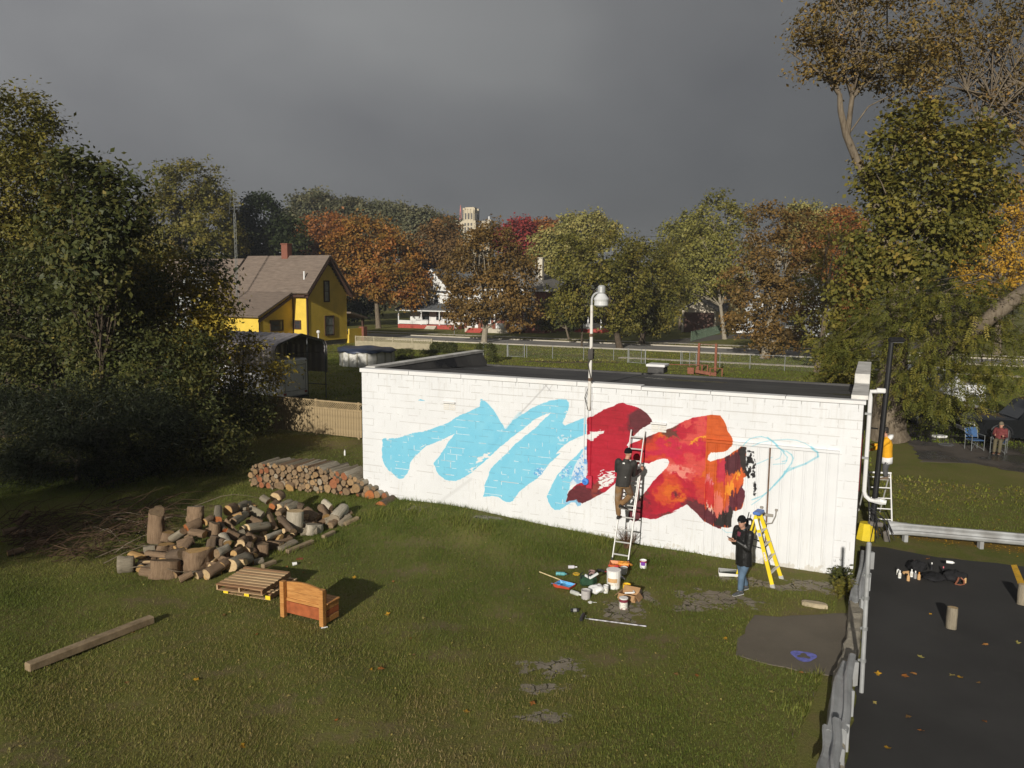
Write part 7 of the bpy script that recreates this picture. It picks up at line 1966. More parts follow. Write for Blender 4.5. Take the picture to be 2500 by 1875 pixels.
def card_box():
 p=GG(1530,1468);t=thing('cardboard_box','open brown cardboard box on the cracked slab','box',tuple(p),R(-28));w,d,h=.36,.26,.14
 for nm,c,s in(('box_side',(0,0,h/2),(w,.008,h)),('box_side',(0,d,h/2),(w,.008,h)),('box_side',(-w/2,d/2,h/2),(.008,d,h)),('box_side',(w/2,d/2,h/2),(.008,d,h)),('box_base',(0,d/2,.006),(w,d,.008))):
  q=MB();q.box(c,s);q.build(nm,M_kraft,t)
 for c,s,ro in(((-.23,d/2,h-.03),(.13,d,.006),(0,-.7,0)),((.23,d/2,h-.05),(.13,d,.006),(0,.9,0)),((0,-.05,h-.03),(w,.12,.006),(.8,0,0)),((0,d+.05,h+.03),(w,.12,.006),(.6,0,0))):
  q=MB();q.box(c,s,rot=ro);q.build('flap',M_kraft,t)
 g=thing('white_tool','white caulking tool lying in the cardboard box','tool',tuple(p+Vector((.07,.12,.12))));q=MB();q.bbox((0,0,.02),(.20,.035,.03),.008,rot=(0,-.15,-.3));q.bbox((.10,.03,.03),(.035,.10,.03),.008);q.build('tool_body',M_whitepl,g)
card_box()
def orange_tray():
 t=tray('orange red paint tray with crumpled plastic near the ladder foot',1512,1384,R(80),col('orange_tray',(.56,.12,.03)),col('orange_paint',(.55,.17,.03),var=.4,scale=16),1.1)
 soft_lump('plastic_sheet','orange smeared plastic heaped in the tray by the ladder','plastic sheet',1524,1381,.17,.09,.10,col('orange_film',(.62,.26,.04),var=.4,scale=14),5,-.4)
 q=MB();A,B=GG(1487,1381,.03),GG(1510,1383,.08);q.tube([tuple(A),tuple(B)],[.035,.03],8);tag(q.build('roller_sleeve',col('red_roller',(.45,.04,.04),var=.3,scale=20)),'red soaked roller sleeve against the orange tray','roller sleeve')
orange_tray()
tray('black paint tray with white rim behind the yellow step ladder',1779,1404,R(75),M_whitepl,simple('tray_dark',(.02,.025,.022),.3,var=.4,scale=12),1.1,'roller_tray')
def litter_bits():
 p=GG(725,1380);t=thing('foam_cup','white foam cup tipped over on the grass','cup',tuple(p),R(20));q=MB()
 q.lathe([(.034,0),(.046,.10),(.048,.105),(.040,.105),(.032,.02),(.001,.02)],16,M=Matrix.Translation((0,0,.05))@Matrix.Rotation(R(-98),4,'Y'));q.build('cup_body',M_whitepl,t)
 def bit(name,lab,cat,px,py,d,rz,m):
  q=MB();q.bbox((0,0,d[2]/2),d,.003);o=q.build(name,m);o.location=GG(px,py);o.rotation_euler.z=rz;tag(o,lab,cat)
 bit('paper_scrap','red scrap of paper on the lawn near the foam cup','scrap',732,1364,(.16,.10,.008),.2,col('red_paper',(.25,.03,.02)))
 bit('white_stick','short white stick lying at the bench leg','stick',792,1533,(.13,.025,.02),.5,M_whitepl)
 bit('wood_offcut','thin pale wood offcut on the grass beyond the bench','offcut',717,1414,(.16,.03,.012),.3,M_polewood)
 bit('paint_stirrer','tiny white stirring stick beside the white lid','stick',1452,1471,(.08,.015,.008),-.2,M_whitepl)
 p=GG(842,1112);q=MB();q.lathe([(.03,0),(.035,.02),(.035,.16),(.015,.20),(.015,.23)],12);o=q.build('bottle',M_whitepl);o.location=p;tag(o,'small white bottle standing in grass behind the stacked logs','bottle')
 c=GG(1989,1480);r=random.Random(3);q=MB();pts=[]
 for i in range(14):
  a=2*math.pi*i/14;pts.append((.26*math.copysign(abs(math.cos(a))**.7,math.cos(a))*r.uniform(.9,1.08),.10*math.copysign(abs(math.sin(a))**.7,math.sin(a))*r.uniform(.9,1.1)))
 q.prism(pts,0,.07);q.prism([(x*.9,y*.85)for x,y in pts],.07,.085);o=q.build('stone',simple('pale_stone_slab',(.36,.30,.20),.9,var=.2,scale=7,bump=.5,bscale=20));o.location=c;o.rotation_euler.z=R(-24);tag(o,'long flat pale stone lying on the lawn by the asphalt pad','stone')
litter_bits()
# ------------------------------------------------------------------ right-hand side: curb wall, rails, pole, cars, bags
M_conc=simple('rough_concrete',(.27,.245,.195),.95,var=.25,scale=3,dirt=(.16,.14,.10,.5),bump=.8,bscale=26)
M_rail=simple('guardrail_steel',(.34,.35,.355),.6,metal=.2,var=.2,scale=2.5,dirt=(.13,.11,.085,.5))
WB=[(-.155,.0),(-.15,.03),(-.115,.08),(-.075,.08),(-.03,.01),(.03,.01),(.075,.08),(.115,.08),(.15,.03),(.155,.0)]
def w_beam(mb,path,frames,flare=None):
 """path: points; frames: (updir, outdir) per point"""
 V,F=[],[];k=len(WB)
 for i,(p,(u_,o_))in enumerate(zip(path,frames)):
  f=1.0 if flare is None else flare[i]
  for th in(0,1):
   for a,b in WB:V.append(tuple(p+u_*a*(1+.3*(1-f))+o_*(b*f-th*.006)))
 n=len(path)
 for i in range(n-1):
  for th in(0,1):
   for j in range(k-1):
    a=(2*i+th)*k+j;b=a+2*k
    F.append((a,b,b+1,a+1)if th else(a,a+1,b+1,b))
  for j in(0,k-1):
   a=2*i*k+j;b=a+k;F.append((a,b,b+2*k,a+2*k)if j else(a,a+2*k,b+2*k,b))
 for i in(0,n-1):
  for j in range(k-1):
   a=2*i*k+j;F.append((a,a+k,a+k+1,a+1)if i==0 else(a,a+1,a+k+1,a+k))
 mb.add(V,F)
def curb_wall():
 pts=[(2096,1420),(2094,1470),(2086,1530),(2080,1590),(2062,1650),(2054,1720),(2044,1800),(2034,1900)]
 P=[G(x,y,.12)for x,y in pts];P.append(P[-1]+(P[-1]-P[-2])*4)
 t=thing('curb_wall','low crumbling concrete curb wall between lawn and parking lot','wall',(P[0].x,P[0].y,0));o=Vector(t.location)
 r=random.Random(4);segs=[]
 for i in range(len(P)-1):
  n=max(2,int((P[i+1]-P[i]).length/.22))
  for j in range(n):segs.append(P[i].lerp(P[i+1],j/n))
 V,F=[],[]
 for i,p in enumerate(segs):
  l,rr,h=-.17+r.uniform(-.025,.03),.13+r.uniform(-.02,.02),.20+r.uniform(-.03,.02)
  if 9<i<15:l+=.06
  q=p-o;q.z=0
  V+=[(q.x+l-.03,q.y,-.1),(q.x+l,q.y,h-.02),(q.x+l+.03,q.y,h),(q.x+rr-.03,q.y,h+r.uniform(-.01,.01)),(q.x+rr,q.y,h-.03),(q.x+rr+.01,q.y,-.1)]
 for i in range(len(segs)-1):
  for j in range(5):F.append((i*6+j,i*6+j+1,i*6+7+j,i*6+6+j)[::-1])
 F+=[tuple(range(6)),tuple(len(V)-6+j for j in range(5,-1,-1))]
 mb=MB();mb.add(V,F);mb.build('wall',M_conc,t)
curb_wall()
def rail_on_wall(lab,px0,px1,seed,twist):
 a,b=G(*px0,.34),G(*px1,.34);t=thing('guardrail',lab,'guardrail',(a.x,a.y,0),0,'battered guardrail lengths on the curb wall');o=Vector(t.location)
 r=random.Random(seed);n=11;d=(b-a).normalized();side=Vector((d.y,-d.x,0))
 if side.x>0:side=-side
 path,fr=[],[]
 for i in range(n):
  s=i/(n-1);th=twist[0]+(twist[1]-twist[0])*s+.12*math.sin(s*5+seed)
  p=a.lerp(b,s)+side*.02*math.sin(s*7+seed)+Vector((0,0,.02*math.sin(s*6+seed)))
  u_=(Vector((0,0,1))*math.cos(th)-side*math.sin(th)).normalized();o_=(side*math.cos(th)+Vector((0,0,1))*math.sin(th)).normalized()
  path.append(p-o);fr.append((u_,o_))
 mb=MB();w_beam(mb,path,fr);mb.build('beam',M_rail,t)
 for s in(.08,.5,.92):
  p=a.lerp(b,s)-o-side*.10;mb=MB();mb.bbox((p.x,p.y,.20),(.12,.10,.44),.01);mb.build('post',M_rail,t)
rail_on_wall('short bent guardrail piece by the building corner',(2118,1345),(2092,1475),2,(.5,1.1));rail_on_wall('long bent guardrail piece along the lower lawn edge',(2072,1610),(2040,1790),5,(.7,1.3));rail_on_wall('guardrail end piece nearest the viewer',(2036,1775),(2022,1900),8,(.6,1.2))
def long_rail():
 a,b=G(2166,1320,0),G(2640,1364,0);a.z=b.z=.0
 t=thing('guardrail','long straight steel guardrail with flared end at the parking lot edge','guardrail',(a.x,a.y,0));o=Vector(t.location)
 d=(b-a).normalized();side=Vector((d.y,-d.x,0));side=side if side.y<0 else-side
 n=16;path,fr,fl=[],[],[]
 for i in range(n):
  s=i/(n-1);p=a.lerp(b,s)+Vector((0,0,.36))-o;path.append(p);tl=.6
  fr.append(((Vector((0,0,1))*math.cos(tl)-side*math.sin(tl)),(side*math.cos(tl)+Vector((0,0,1))*math.sin(tl))));fl.append(.2 if i==0 else(.7 if i==1 else 1))
 mb=MB();w_beam(mb,path,fr,fl);mb.build('beam',M_rail,t)
 for s in(.10,.50,.92):
  p=a.lerp(b,s)-o-side*.09;mb=MB();mb.bbox((p.x,p.y,.24),(.10,.15,.50),.01);mb.build('post',M_rail,t)
long_rail()
def fence_post():
 b=G(2103,1690,.012);h=2.52;t=thing('fence_post','tall bare steel fence post with clamps at the lot edge','post',tuple(b))
 mb=MB();mb.tube([(0,0,0),(-.03,.02,h)],.036,10);mb.sphere((-.03,.02,h),.04,8,5);mb.build('pole',M_rail,t)
 for z in(.55,1.1,1.62,2.0):
  mb=MB();mb.lathe([(.048,-.025),(.048,.025)],10,(-.03*z/h,.02*z/h,z));mb.bbox((-.06,.02,z),(.05,.02,.04),.004);mb.build('clamp',M_steel,t)
fence_post()
def pole_and_block():
 b=G(2128,1326);d=b.y+.35
 blk=thing('yellow_block','yellow painted concrete pole base behind the fence post','pole base',(b.x,d,0));my=simple('yellow_concrete',(.62,.47,.02),.75,var=.12,scale=5,dirt=(.22,.18,.06,.35),bump=.2)
 k=d/F_PX;h=(1326-1284)*k
 mb=MB();mb.lathe([(.25,0),(.25,.04),(.19,h-.03),(.17,h)],8);mb.build('block',my,blk)
 p=DP(2130,1272,d);top=DP(2177,832,d)
 t=thing('black_pole','tall matt black lamp pole rising from the yellow base','lamp post',(p.x,d,h));o=Vector(t.location)
 mk=simple('black_pole_paint',(.012,.012,.013),.45,.4)
 mb=MB();mb.tube([(0,0,0),tuple(top-o)],[.075,.065],12);mb.build('pole',mk,t)
 mb=MB();tt=top-o;mb.bbox((tt.x+.12,tt.y,tt.z+.02),(.36,.20,.10),.02);mb.bbox((tt.x+.12,tt.y,tt.z+.08),(.30,.16,.03),.01);mb.build('lamp_head',mk,t)
 mb=MB();mb.box((tt.x+.13,tt.y-.01,tt.z-.038),(.28,.14,.02));mb.build('lamp_lens',simple('lamp_lens',(.10,.10,.10),.3),t)
 mb=MB();mb.tube([(-.05,-.05,2.55),(-.30,-.08,2.58)],.02,5);mb.build('bracket',mk,t)
 w=thing('cord_tangle','tangle of black cords and grey cloth hanging round the yellow base','cords',(p.x,d,h));r=np.random.default_rng(4)
 for i in range(13):
  a0=r.uniform(0,6.28);q=MB();p0=np.array([.1*math.cos(a0),.1*math.sin(a0),r.uniform(.1,.45)]);e=np.array([r.uniform(-.35,.45),r.uniform(-.4,-.1),-h+r.uniform(-.15,.25)])
  m_=(p0+e)/2+np.array([0,-.1,r.uniform(.05,.3)]);q.tube([tuple(p0),tuple(p0*.6+m_*.4),tuple(m_),tuple(m_*.4+e*.6),tuple(e)],.011,5);q.build('cord',M_black,w)
 q=MB();q.bbox((.30,-.22,-h*.75),(.16,.08,.42),.03,rot=(.2,-.35,.2));q.bbox((.04,-.10,.0),(.36,.18,.12),.05,rot=(0,.1,0));q.build('cloth',simple('grey_cloth',(.16,.145,.13),.9,var=.25,scale=8,bump=.5),w)
pole_and_block()
def downspout():
 t=uthing('downspout','white gutter downspout on the dark side wall','downspout',WALL_L,2.0);L=0.0
 y=1.0;a=(.11,y,3.92);b=(.11,y,1.32)
 mb=MB();mb.tube([(.40,y,a[2]+.08),(.12,y,a[2]+.06),(.12,y,a[2]-.1),(.12,y,b[2]),(.16,y,b[2]-.12),(.26,y-.02,b[2]-.20),(.40,y-.03,b[2]-.22)],.055,8);mb.build('pipe',M_white,t)
 mb=MB();mb.bbox((.36,y,a[2]+.10),(.22,.13,.12),.02);mb.build('gutter_outlet',M_white,t);DS=(y,a[2],b[2])
 for z in(a[2]*.8+b[2]*.2,a[2]*.35+b[2]*.65):
  mb=MB();mb.bbox((.09,y,z),(.16,.14,.06),.006);mb.build('strap',M_steel,t)
 mb=MB();mb.tube([(.38,y-.03,b[2]-.22),(.52,y-.04,b[2]-.20),(.66,y-.05,b[2]-.22)],[.06,.10,.06],8);tag(mb.build('drain_bag',M_poly),'white plastic sheet bundled at the drain pipe end','plastic sheet')
 bpy.data.objects['drain_bag'].matrix_world=t.matrix_world if False else Matrix.Translation(UV(WALL_L,2.0))@Matrix.Rotation(GA,4,'Z')
downspout()
AF={}
def a_frame():
 a=G(2177,1276);t=thing('folding_ladder','white folding ladder under the painter in yellow','ladder',(a.x,a.y,0));ya=a.y
 W=.46;x1,x0=.0,-.62;H=1.55
 wv=Vector((-1,.18,0)).normalized()
 tp=DP(2171,1165,ya+.55)-a
 ax=Vector((tp.x*.6,.45,1.35));L=ax.length
 M=frame((0,0,0),wv,ax)
 for x in(0,.60):
  mb=MB();mb.bbox((x,L/2,0),(.035,L,.07),.004,M=M);mb.build('side_rail',M_white,t)
 for i in range(5):
  mb=MB();mb.bbox((.30,.08+.30*i,.0),(.58,.03,.085),.004,M=M);mb.build('step',M_white,t)
 e=ax+Vector((0,.60,-1.35));e.z=0
 for x in(0,.60):
  mb=MB();p=wv*x;mb.tube([tuple(p+ax),tuple(p+Vector((.15,1.05,0)))],.022,6);mb.build('rear_rail',M_alu,t)
 mb=MB();mb.bbox((.30,L-.02,-.03),(.62,.05,.16),.01,M=M);mb.build('top_step',M_white,t)
 AF['top']=a+ax;AF['w']=wv
 AF['foot']=a+ax*.86+wv*.3
a_frame()
def bags_and_cans():
 mb_=simple('black_bag_fabric',(.012,.012,.0135),.9,var=.4,scale=9,bump=.8,bscale=14)
 def B(lab,px,py,sx,sy,sz,seed,straps):
  p=G(px,py,.012);o=soft_lump('duffel_bag',lab,'bag',px,py,sx,sy,sz,mb_,seed);o.location.z=.012
  q=MB();r=np.random.default_rng(seed)
  for i in range(straps):
   a=r.uniform(0,3.1,1)[0];pts=[(sx*.8*math.cos(a+s)*(1+.3*math.sin(s*3)),-sy*.9*abs(math.sin(a+s))-.04,.03+sz*.7*math.sin(s*1.6)**2)for s in np.linspace(0,2,8)]
   q.tube(pts,.014,5)
  if straps:q.build('strap',M_black,o)
  return o
 B('black duffel bag open among spray cans',2238,1397,.20,.16,.26,5,0);B('flattened black jacket between the two bags',2284,1416,.34,.22,.13,9,0);b3=B('black bag with brown straps beside the lone spray can',2328,1420,.27,.18,.24,13,0)
 q=MB();q.tube([(-.10,-.24,.02),(-.06,-.26,.12),(-.02,-.22,.17)],.018,5);q.tube([(.10,-.24,.02),(.08,-.26,.12),(.02,-.22,.17)],.018,5);q.tube([(-.10,-.24,.02),(0,-.27,.015),(.10,-.24,.02)],.012,5);q.build('strap',simple('brown_strap',(.22,.08,.045),.7),b3)
 SG='spray cans by the bags on the asphalt'
 for px,py,body,cap,lab in((2196,1412,M_whitepl,M_whitepl,'white spray can standing foremost at the outer end of the bags'),(2192,1404,M_whitepl,M_black,'white spray can with dark cap behind the foremost one'),(2225,1409,M_whitepl,M_whitepl,'white labelled spray can against the open duffel'),(2234,1413,M_greycan,M_whitepl,'silver white spray can close to the gold one'),
           (2217,1419,M_tan,M_tan,'gold tan spray can standing before the duffel'),(2243,1416,M_tan,col('orange_cap',(.6,.25,.05)),'gold spray can with orange cap beside the silver one'),(2355,1424,M_tan,M_whitepl,'gold spray can standing alone at the end of the bags'),(2231,1386,M_black,col('pink_cap',(.60,.16,.16)),'black spray can with pink cap behind the duffel'),(2302,1402,M_black,col('pink_cap2',(.58,.14,.17)),'black spray can with pink cap near the brown strapped bag'),(2274,1392,M_black,M_whitepl,'dark spray can with white cap between the bags')):
  can('spray_can',lab,px,py,.034,.15,body,top=cap,cat='spray can',openr=False,neck=True,group=SG,band=(.25,.7,M_print)if body is M_whitepl else None)
 for px,py,lz,lab in((2213,1402,.3,'brown spray can lying at the duffel edge'),(2318,1396,-.4,'pale spray can lying on top of the strapped bag')):
  o=can('spray_can',lab,px,py,.034,.17,M_tan if lz>0 else M_whitepl,top=M_black,lie=lz,cat='spray can',openr=False,neck=True,group=SG);o.location.z=.012 if lz>0 else .20
bags_and_cans()
# ---- cars behind the hanging foliage
M_rubber=simple('tyre_rubber',(.018,.018,.018),.85)
def car(lab,px,py,rz,L,W,H,paint,wheel_r,kind):
 c=G(px,py);t=thing('parked_car',lab,'car',(c.x,c.y,.012),rz,'cars parked on the wet drive')
 mp=simple('car_paint_'+kind,paint,.22,.6,var=.03);h0=wheel_r*.75;hb=H*.56
 side=[(-L/2,h0+.12),(-L/2+.1,h0),(L/2-.15,h0),(L/2,h0+.18),(L/2-.02,hb*.86),(L/2-.25,hb*.97),(L*.20,hb+.02),(L*.08,H*.94),(L*.0,H),(-L*.30,H),(-L*.40,H*.95),(-L*.46,hb+.05),(-L/2+.02,hb)]
 if kind=='pickup':side=[(-L/2,h0+.12),(-L/2+.1,h0),(L/2-.15,h0),(L/2,h0+.18),(L/2-.02,hb*.9),(L/2-.25,hb),(L*.19,hb+.03),(L*.09,H*.95),(L*.03,H),(-L*.14,H),(-L*.19,H*.9),(-L*.20,hb+.06),(-L/2,hb+.06)]
 n=len(side);V=[];F=[]
 for yy,sc in((-W/2,1),(-W/2+.08,1),(W/2-.08,1),(W/2,1)):
  for i,(x,z)in enumerate(side):
   ins=.10*max(0,(z-hb)/(H-hb))*(1 if yy in(-W/2,W/2)else .6)
   s2=.975 if yy in(-W/2,W/2)else 1
   V.append((x*s2,yy+math.copysign(ins,-yy),h0+(z-h0)*(.985 if s2<1 else 1)))
 for j in range(3):
  for i in range(n):F.append((j*n+i,j*n+(i+1)%n,(j+1)*n+(i+1)%n,(j+1)*n+i)[::-1])
 F+=[tuple(range(n)),tuple(range(4*n-1,3*n-1,-1))]
 q=MB();q.add(V,F);auto_smooth(q.build('body',mp,t),35)
 mg=simple('car_glass',(.02,.022,.025),.06,.7)
 xs=((.165,.0),(-.02,-.15),(-.165,-.29),(-.305,-.41))if kind!='pickup' else((.165,.03),(.01,-.16))
 for sg in(-1,1):
  for x0,x1 in xs:
   q=MB();zt=H*.93;zb=hb+.05;y0=sg*(W/2-.012);y1=sg*(W/2-.085)
   a=x0*L;b=x1*L;sl=.09*L if x0>.1 else .02
   q.add([(a,y0,zb),(b,y0,zb),(b,y1,zt),(a-sl,y1,zt),(a,y0-sg*.02,zb),(b,y0-sg*.02,zb),(b,y1-sg*.02,zt),(a-sl,y1-sg*.02,zt)],[(0,1,2,3),(7,6,5,4),(0,4,5,1),(2,6,7,3),(1,5,6,2),(3,7,4,0)]);q.build('side_window',mg,t)
 q=MB();q.add([(L*.195,-W/2+.12,hb+.06),(L*.195,W/2-.12,hb+.06),(L*.09,W/2-.17,H*.93),(L*.09,-W/2+.17,H*.93),(L*.17,0,hb+.06)],[(0,1,2,3)]);q.build('windscreen',mg,t)
 for x in(L*.31,-L*.31):
  for sg in(-1,1):
   q=MB();q.lathe([(wheel_r*.62,-.11),(wheel_r*.96,-.11),(wheel_r,-.06),(wheel_r,.06),(wheel_r*.96,.11),(wheel_r*.62,.11)],24,M=Matrix.Translation((x,sg*(W/2-.07),wheel_r))@Matrix.Rotation(R(90),4,'X'));w=q.build('wheel',M_rubber,t)
   q=MB();MM=Matrix.Translation((x,sg*(W/2+.02),wheel_r))@Matrix.Rotation(R(90),4,'X')
   q.lathe([(wheel_r*.60,-.03),(wheel_r*.64,.03)],20,M=MM,close=False);q.lathe([(.07,-.02),(.07,.03)],10,M=MM)
   for k in range(6):
    a=k*math.pi/3;q.bbox((math.cos(a)*wheel_r*.34,math.sin(a)*wheel_r*.34,0),(wheel_r*.6,.06,.03),.006,rot=(0,0,a),M=MM)
   q.build('rim',M_alu,w)
   q=MB();q.lathe([(wheel_r*.6,-.02),(.001,-.02)],16,M=MM,close=False);q.build('brake',M_black,w)
   q=MB();q.tube([(x+wheel_r*1.16*math.cos(a),sg*(W/2+.005),wheel_r+wheel_r*1.16*math.sin(a))for a in np.linspace(.05,math.pi-.05,12)],.03,6);q.build('wheel_arch',M_black,t)
 for sg in(-1,1):
  q=MB();q.bbox((L/2-.03,sg*W*.36,hb*.78),(.08,.34,.16),.03);q.build('headlight',simple('headlight_'+kind,(.5,.5,.5),.1,.7),t)
  q=MB();q.bbox((-L/2+.02,sg*W*.42,hb*.82),(.06,.14,.26),.02);q.build('tail_light',simple('tail_'+kind,(.25,.02,.02),.2,.6),t)
 q=MB();q.bbox((L/2-.01,0,h0+.14),(.10,W*.96,.18),.04);q.bbox((L/2+.005,0,hb*.76),(.05,W*.5,.14),.02);q.build('front_bumper',M_greycan,t)
 for sg in(-1,1):
  for x in(-.02,-.16):
   q=MB();q.bbox((x*L+.05,sg*(W/2+.005),hb*.86),(.16,.03,.03),.006);q.build('door_handle',M_alu,t)
 q=MB();q.bbox((L*.13,-W/2-.10,hb+.12),(.10,.2,.14),.03);q.build('wing_mirror',mp,t)
 return t
car('black pickup truck with alloy wheels half out of view on the wet drive',2520,1078,R(180-8),5.6,1.95,1.88,(.006,.007,.009),.40,'pickup')
car('dark parked car glimpsed under the drooping leaves',2290,1030,R(-4),4.6,1.8,1.5,(.010,.011,.013),.33,'sedan')
car('white parked van glimpsed through the hanging leaves',2285,985,R(-4),5.2,1.95,2.2,(.62,.63,.64),.36,'van')
def drive_bits():
 q=MB();q.bbox((0,0,.05),(.55,.35,.10),.02);o=q.build('white_board',M_whitepl);o.location=G(2294,1068,.012);o.rotation_euler.z=.2;tag(o,'white board lying in the wet drive under the tree','board')
 t=thing('manhole','shiny round metal lid lying in the puddle','lid',tuple(G(2310,1086,.014)));q=MB();q.lathe([(.32,0),(.33,.02),(.28,.03),(.26,.02),(.001,.025)],24);q.build('lid_plate',simple('steel_lid',(.3,.3,.3),.25,metal=.7,var=.3),t)
drive_bits()
def folding_chair(lab,px,py,rz,fabric,group='folding chairs on the drive'):
 p=G(px,py,.012);t=thing('folding_chair',lab,'chair',tuple(p),rz,group)
 w,d=.52,.48;fr=simple('chair_frame',(.16,.17,.17),.5,metal=.3)if 'M_cf' not in globals()else M_cf
 for x in(-w/2,w/2):
  q=MB();q.tube([(x,-d/2,0),(x,-d/2,.62),(x,d/2+.02,.64)],.014,6);q.build('front_leg',fr,t)
  q=MB();q.tube([(x,d/2,0),(x,d/2,.5),(x,d/2+.12,.92)],.014,6);q.build('rear_leg',fr,t)
  q=MB();q.bbox((x,0,.645),(.06,d,.025),.008);q.build('armrest',fr,t)
 q=MB();q.tube([(-w/2,-d/2,.05),(w/2,d/2,.42)],.011,5);q.tube([(w/2,-d/2,.05),(-w/2,d/2,.42)],.011,5);q.build('cross_brace',fr,t)
 q=MB();q.bbox((0,0,.43),(w-.03,d,.03),.01);q.build('seat',fabric,t)
 q=MB();q.bbox((0,d/2+.07,.70),(w-.03,.03,.42),.01,rot=(-.28,0,0));q.build('backrest',fabric,t)
 return t
M_bluefab=simple('blue_canvas',(.045,.10,.22),.85,var=.2,scale=10);M_greyfab=simple('grey_canvas',(.12,.12,.12),.85,var=.2,scale=10)
folding_chair('blue canvas folding chair standing empty before the black pickup',2378,1098,R(-150+180-30),M_bluefab);CH2=folding_chair('grey folding chair carrying the seated person',2437,1106,R(35-90+15),M_greyfab)
# ------------------------------------------------------------------ people
M_skin=simple('skin',(.46,.25,.17),.55,.35,var=.06,scale=12)
def ring(mb,c,xr,yr,rx,ry,k=14):
 return[tuple(Vector(c)+xr*rx*math.cos(2*math.pi*j/k)+yr*ry*math.sin(2*math.pi*j/k))for j in range(k)]
def loft(mb,rings):
 k=len(rings[0]);V=[v for r in rings for v in r];F=[]
 for i in range(len(rings)-1):
  for j in range(k):F.append((i*k+j,i*k+(j+1)%k,(i+1)*k+(j+1)%k,(i+1)*k+j))
 F+=[tuple(range(k))[::-1],tuple(len(V)-k+j for j in range(k))];mb.add(V,F)
def soft(mb,name,mat,parent,vox=.012,sm=4):
 o=mb.build(name,mat,parent,smooth=True)
 m=o.modifiers.new('merge','REMESH');m.mode='VOXEL';m.voxel_size=vox;m.use_smooth_shade=True
 s=o.modifiers.new('soften','SMOOTH');s.factor=.5;s.iterations=sm
 return o
def limb(mb,pts,rad,k=12):
 P,Rr=[],[]
 for i in range(len(pts)-1):
  for s in np.linspace(0,1,5)[:(5 if i==len(pts)-2 else 4)]:
   P.append(tuple(Vector(pts[i]).lerp(Vector(pts[i+1]),s)));Rr.append(rad[i]+(rad[i+1]-rad[i])*s)
 mb.tube(P,Rr,k)
 for p,r in zip(pts,rad):mb.sphere(tuple(p),r*.99,10,7)
def hand(mb,wrist,d,palm_n,curl=.6,s=1.0):
 """wrist point, pointing direction, palm normal"""
 d=Vector(d).normalized();n=Vector(palm_n);n=(n-d*n.dot(d)).normalized();x=d.cross(n)
 w=Vector(wrist);loft(mb,[ring(mb,w+d*a*s,x,n,rx*s,ry*s,10)for a,rx,ry in((0,.026,.020),(.03,.038,.020),(.075,.044,.017),(.095,.040,.014))])
 for i,(off,L)in enumerate(((-.032,.068),(-.011,.078),(.011,.074),(.031,.058))):
  p=w+(d*.092+x*off)*s;pts=[tuple(p)];dr=d.copy()
  for j in range(3):
   a=curl*(.5+.35*j);dr2=(d*math.cos(a)+n*math.sin(a));p=p+dr2*L/3*s;pts.append(tuple(p))
  mb.tube(pts,[.0095*s,.009*s,.0082*s,.007*s],6)
 p=w+(d*.03-x*.036)*s;mb.tube([tuple(p),tuple(p+(d*.035-x*.022+n*.012)*s),tuple(p+(d*.062-x*.018+n*.034)*s)],[.013*s,.011*s,.008*s],6)
def head(mb,c,face,up,s=1.0):
 """skull, jaw, nose, brow, ears; c is the centre of the skull"""
 f=Vector(face).normalized();u=Vector(up);u=(u-f*u.dot(f)).normalized();x=f.cross(u);c=Vector(c)
 R_=[]
 for h,rx,ry,fo in((-.118,.030,.030,.045),(-.10,.047,.050,.035),(-.07,.060,.068,.022),(-.03,.070,.086,.008),(.02,.075,.094,-.002),(.065,.070,.088,-.008),(.10,.050,.062,-.010),(.118,.022,.028,-.010)):
  R_.append(ring(mb,c+(u*h+f*fo)*s,x,f,rx*s,ry*s,14))
 loft(mb,R_)
 mb.tube([tuple(c+(f*.088+u*.012)*s),tuple(c+(f*.105-u*.022)*s),tuple(c+(f*.092-u*.034)*s)],[.010*s,.016*s,.012*s],6)
 mb.tube([tuple(c+(f*.084+u*.028-x*.045)*s),tuple(c+(f*.092+u*.030)*s),tuple(c+(f*.084+u*.028+x*.045)*s)],.010*s,6)
 mb.tube([tuple(c+(f*.085-u*.062-x*.022)*s),tuple(c+(f*.093-u*.060)*s),tuple(c+(f*.085-u*.062+x*.022)*s)],.009*s,6)
 for sg in(-1,1):mb.sphere(tuple(c+(x*sg*.076-u*.010-f*.012)*s),.028*s,8,6,sq=(.5,1,1.2))
 return f,u,x
def face_marks(parent,c,f,u,x,s=1.0):
 for sg in(-1,1):
  q=MB();q.sphere(tuple(Vector(c)+(f*.086+x*sg*.030+u*.010)*s),.011*s,8,6);q.build('eye',simple('eye_dark',(.05,.04,.035),.2),parent)
 q=MB();q.tube([tuple(Vector(c)+(f*.094-u*.061-x*.020)*s),tuple(Vector(c)+(f*.100-u*.060)*s),tuple(Vector(c)+(f*.094-u*.061+x*.020)*s)],.0045*s,5);q.build('mouth',simple('lips',(.30,.11,.09),.5),parent)
def shoe(mb,ankle,toe_dir,s=1.0):
 a=Vector(ankle);t=Vector(toe_dir);t.normalize();x=t.cross(Vector((0,0,1))).normalized();z=x.cross(t)
 loft(mb,[ring(mb,a+(t*q-z*h)*s,x,z,rx*s,rz*s,10)for q,h,rx,rz in((-.075,.05,.028,.030),(-.05,.045,.038,.048),(.02,.048,.040,.048),(.10,.062,.046,.034),(.16,.070,.044,.026),(.195,.074,.028,.016))])
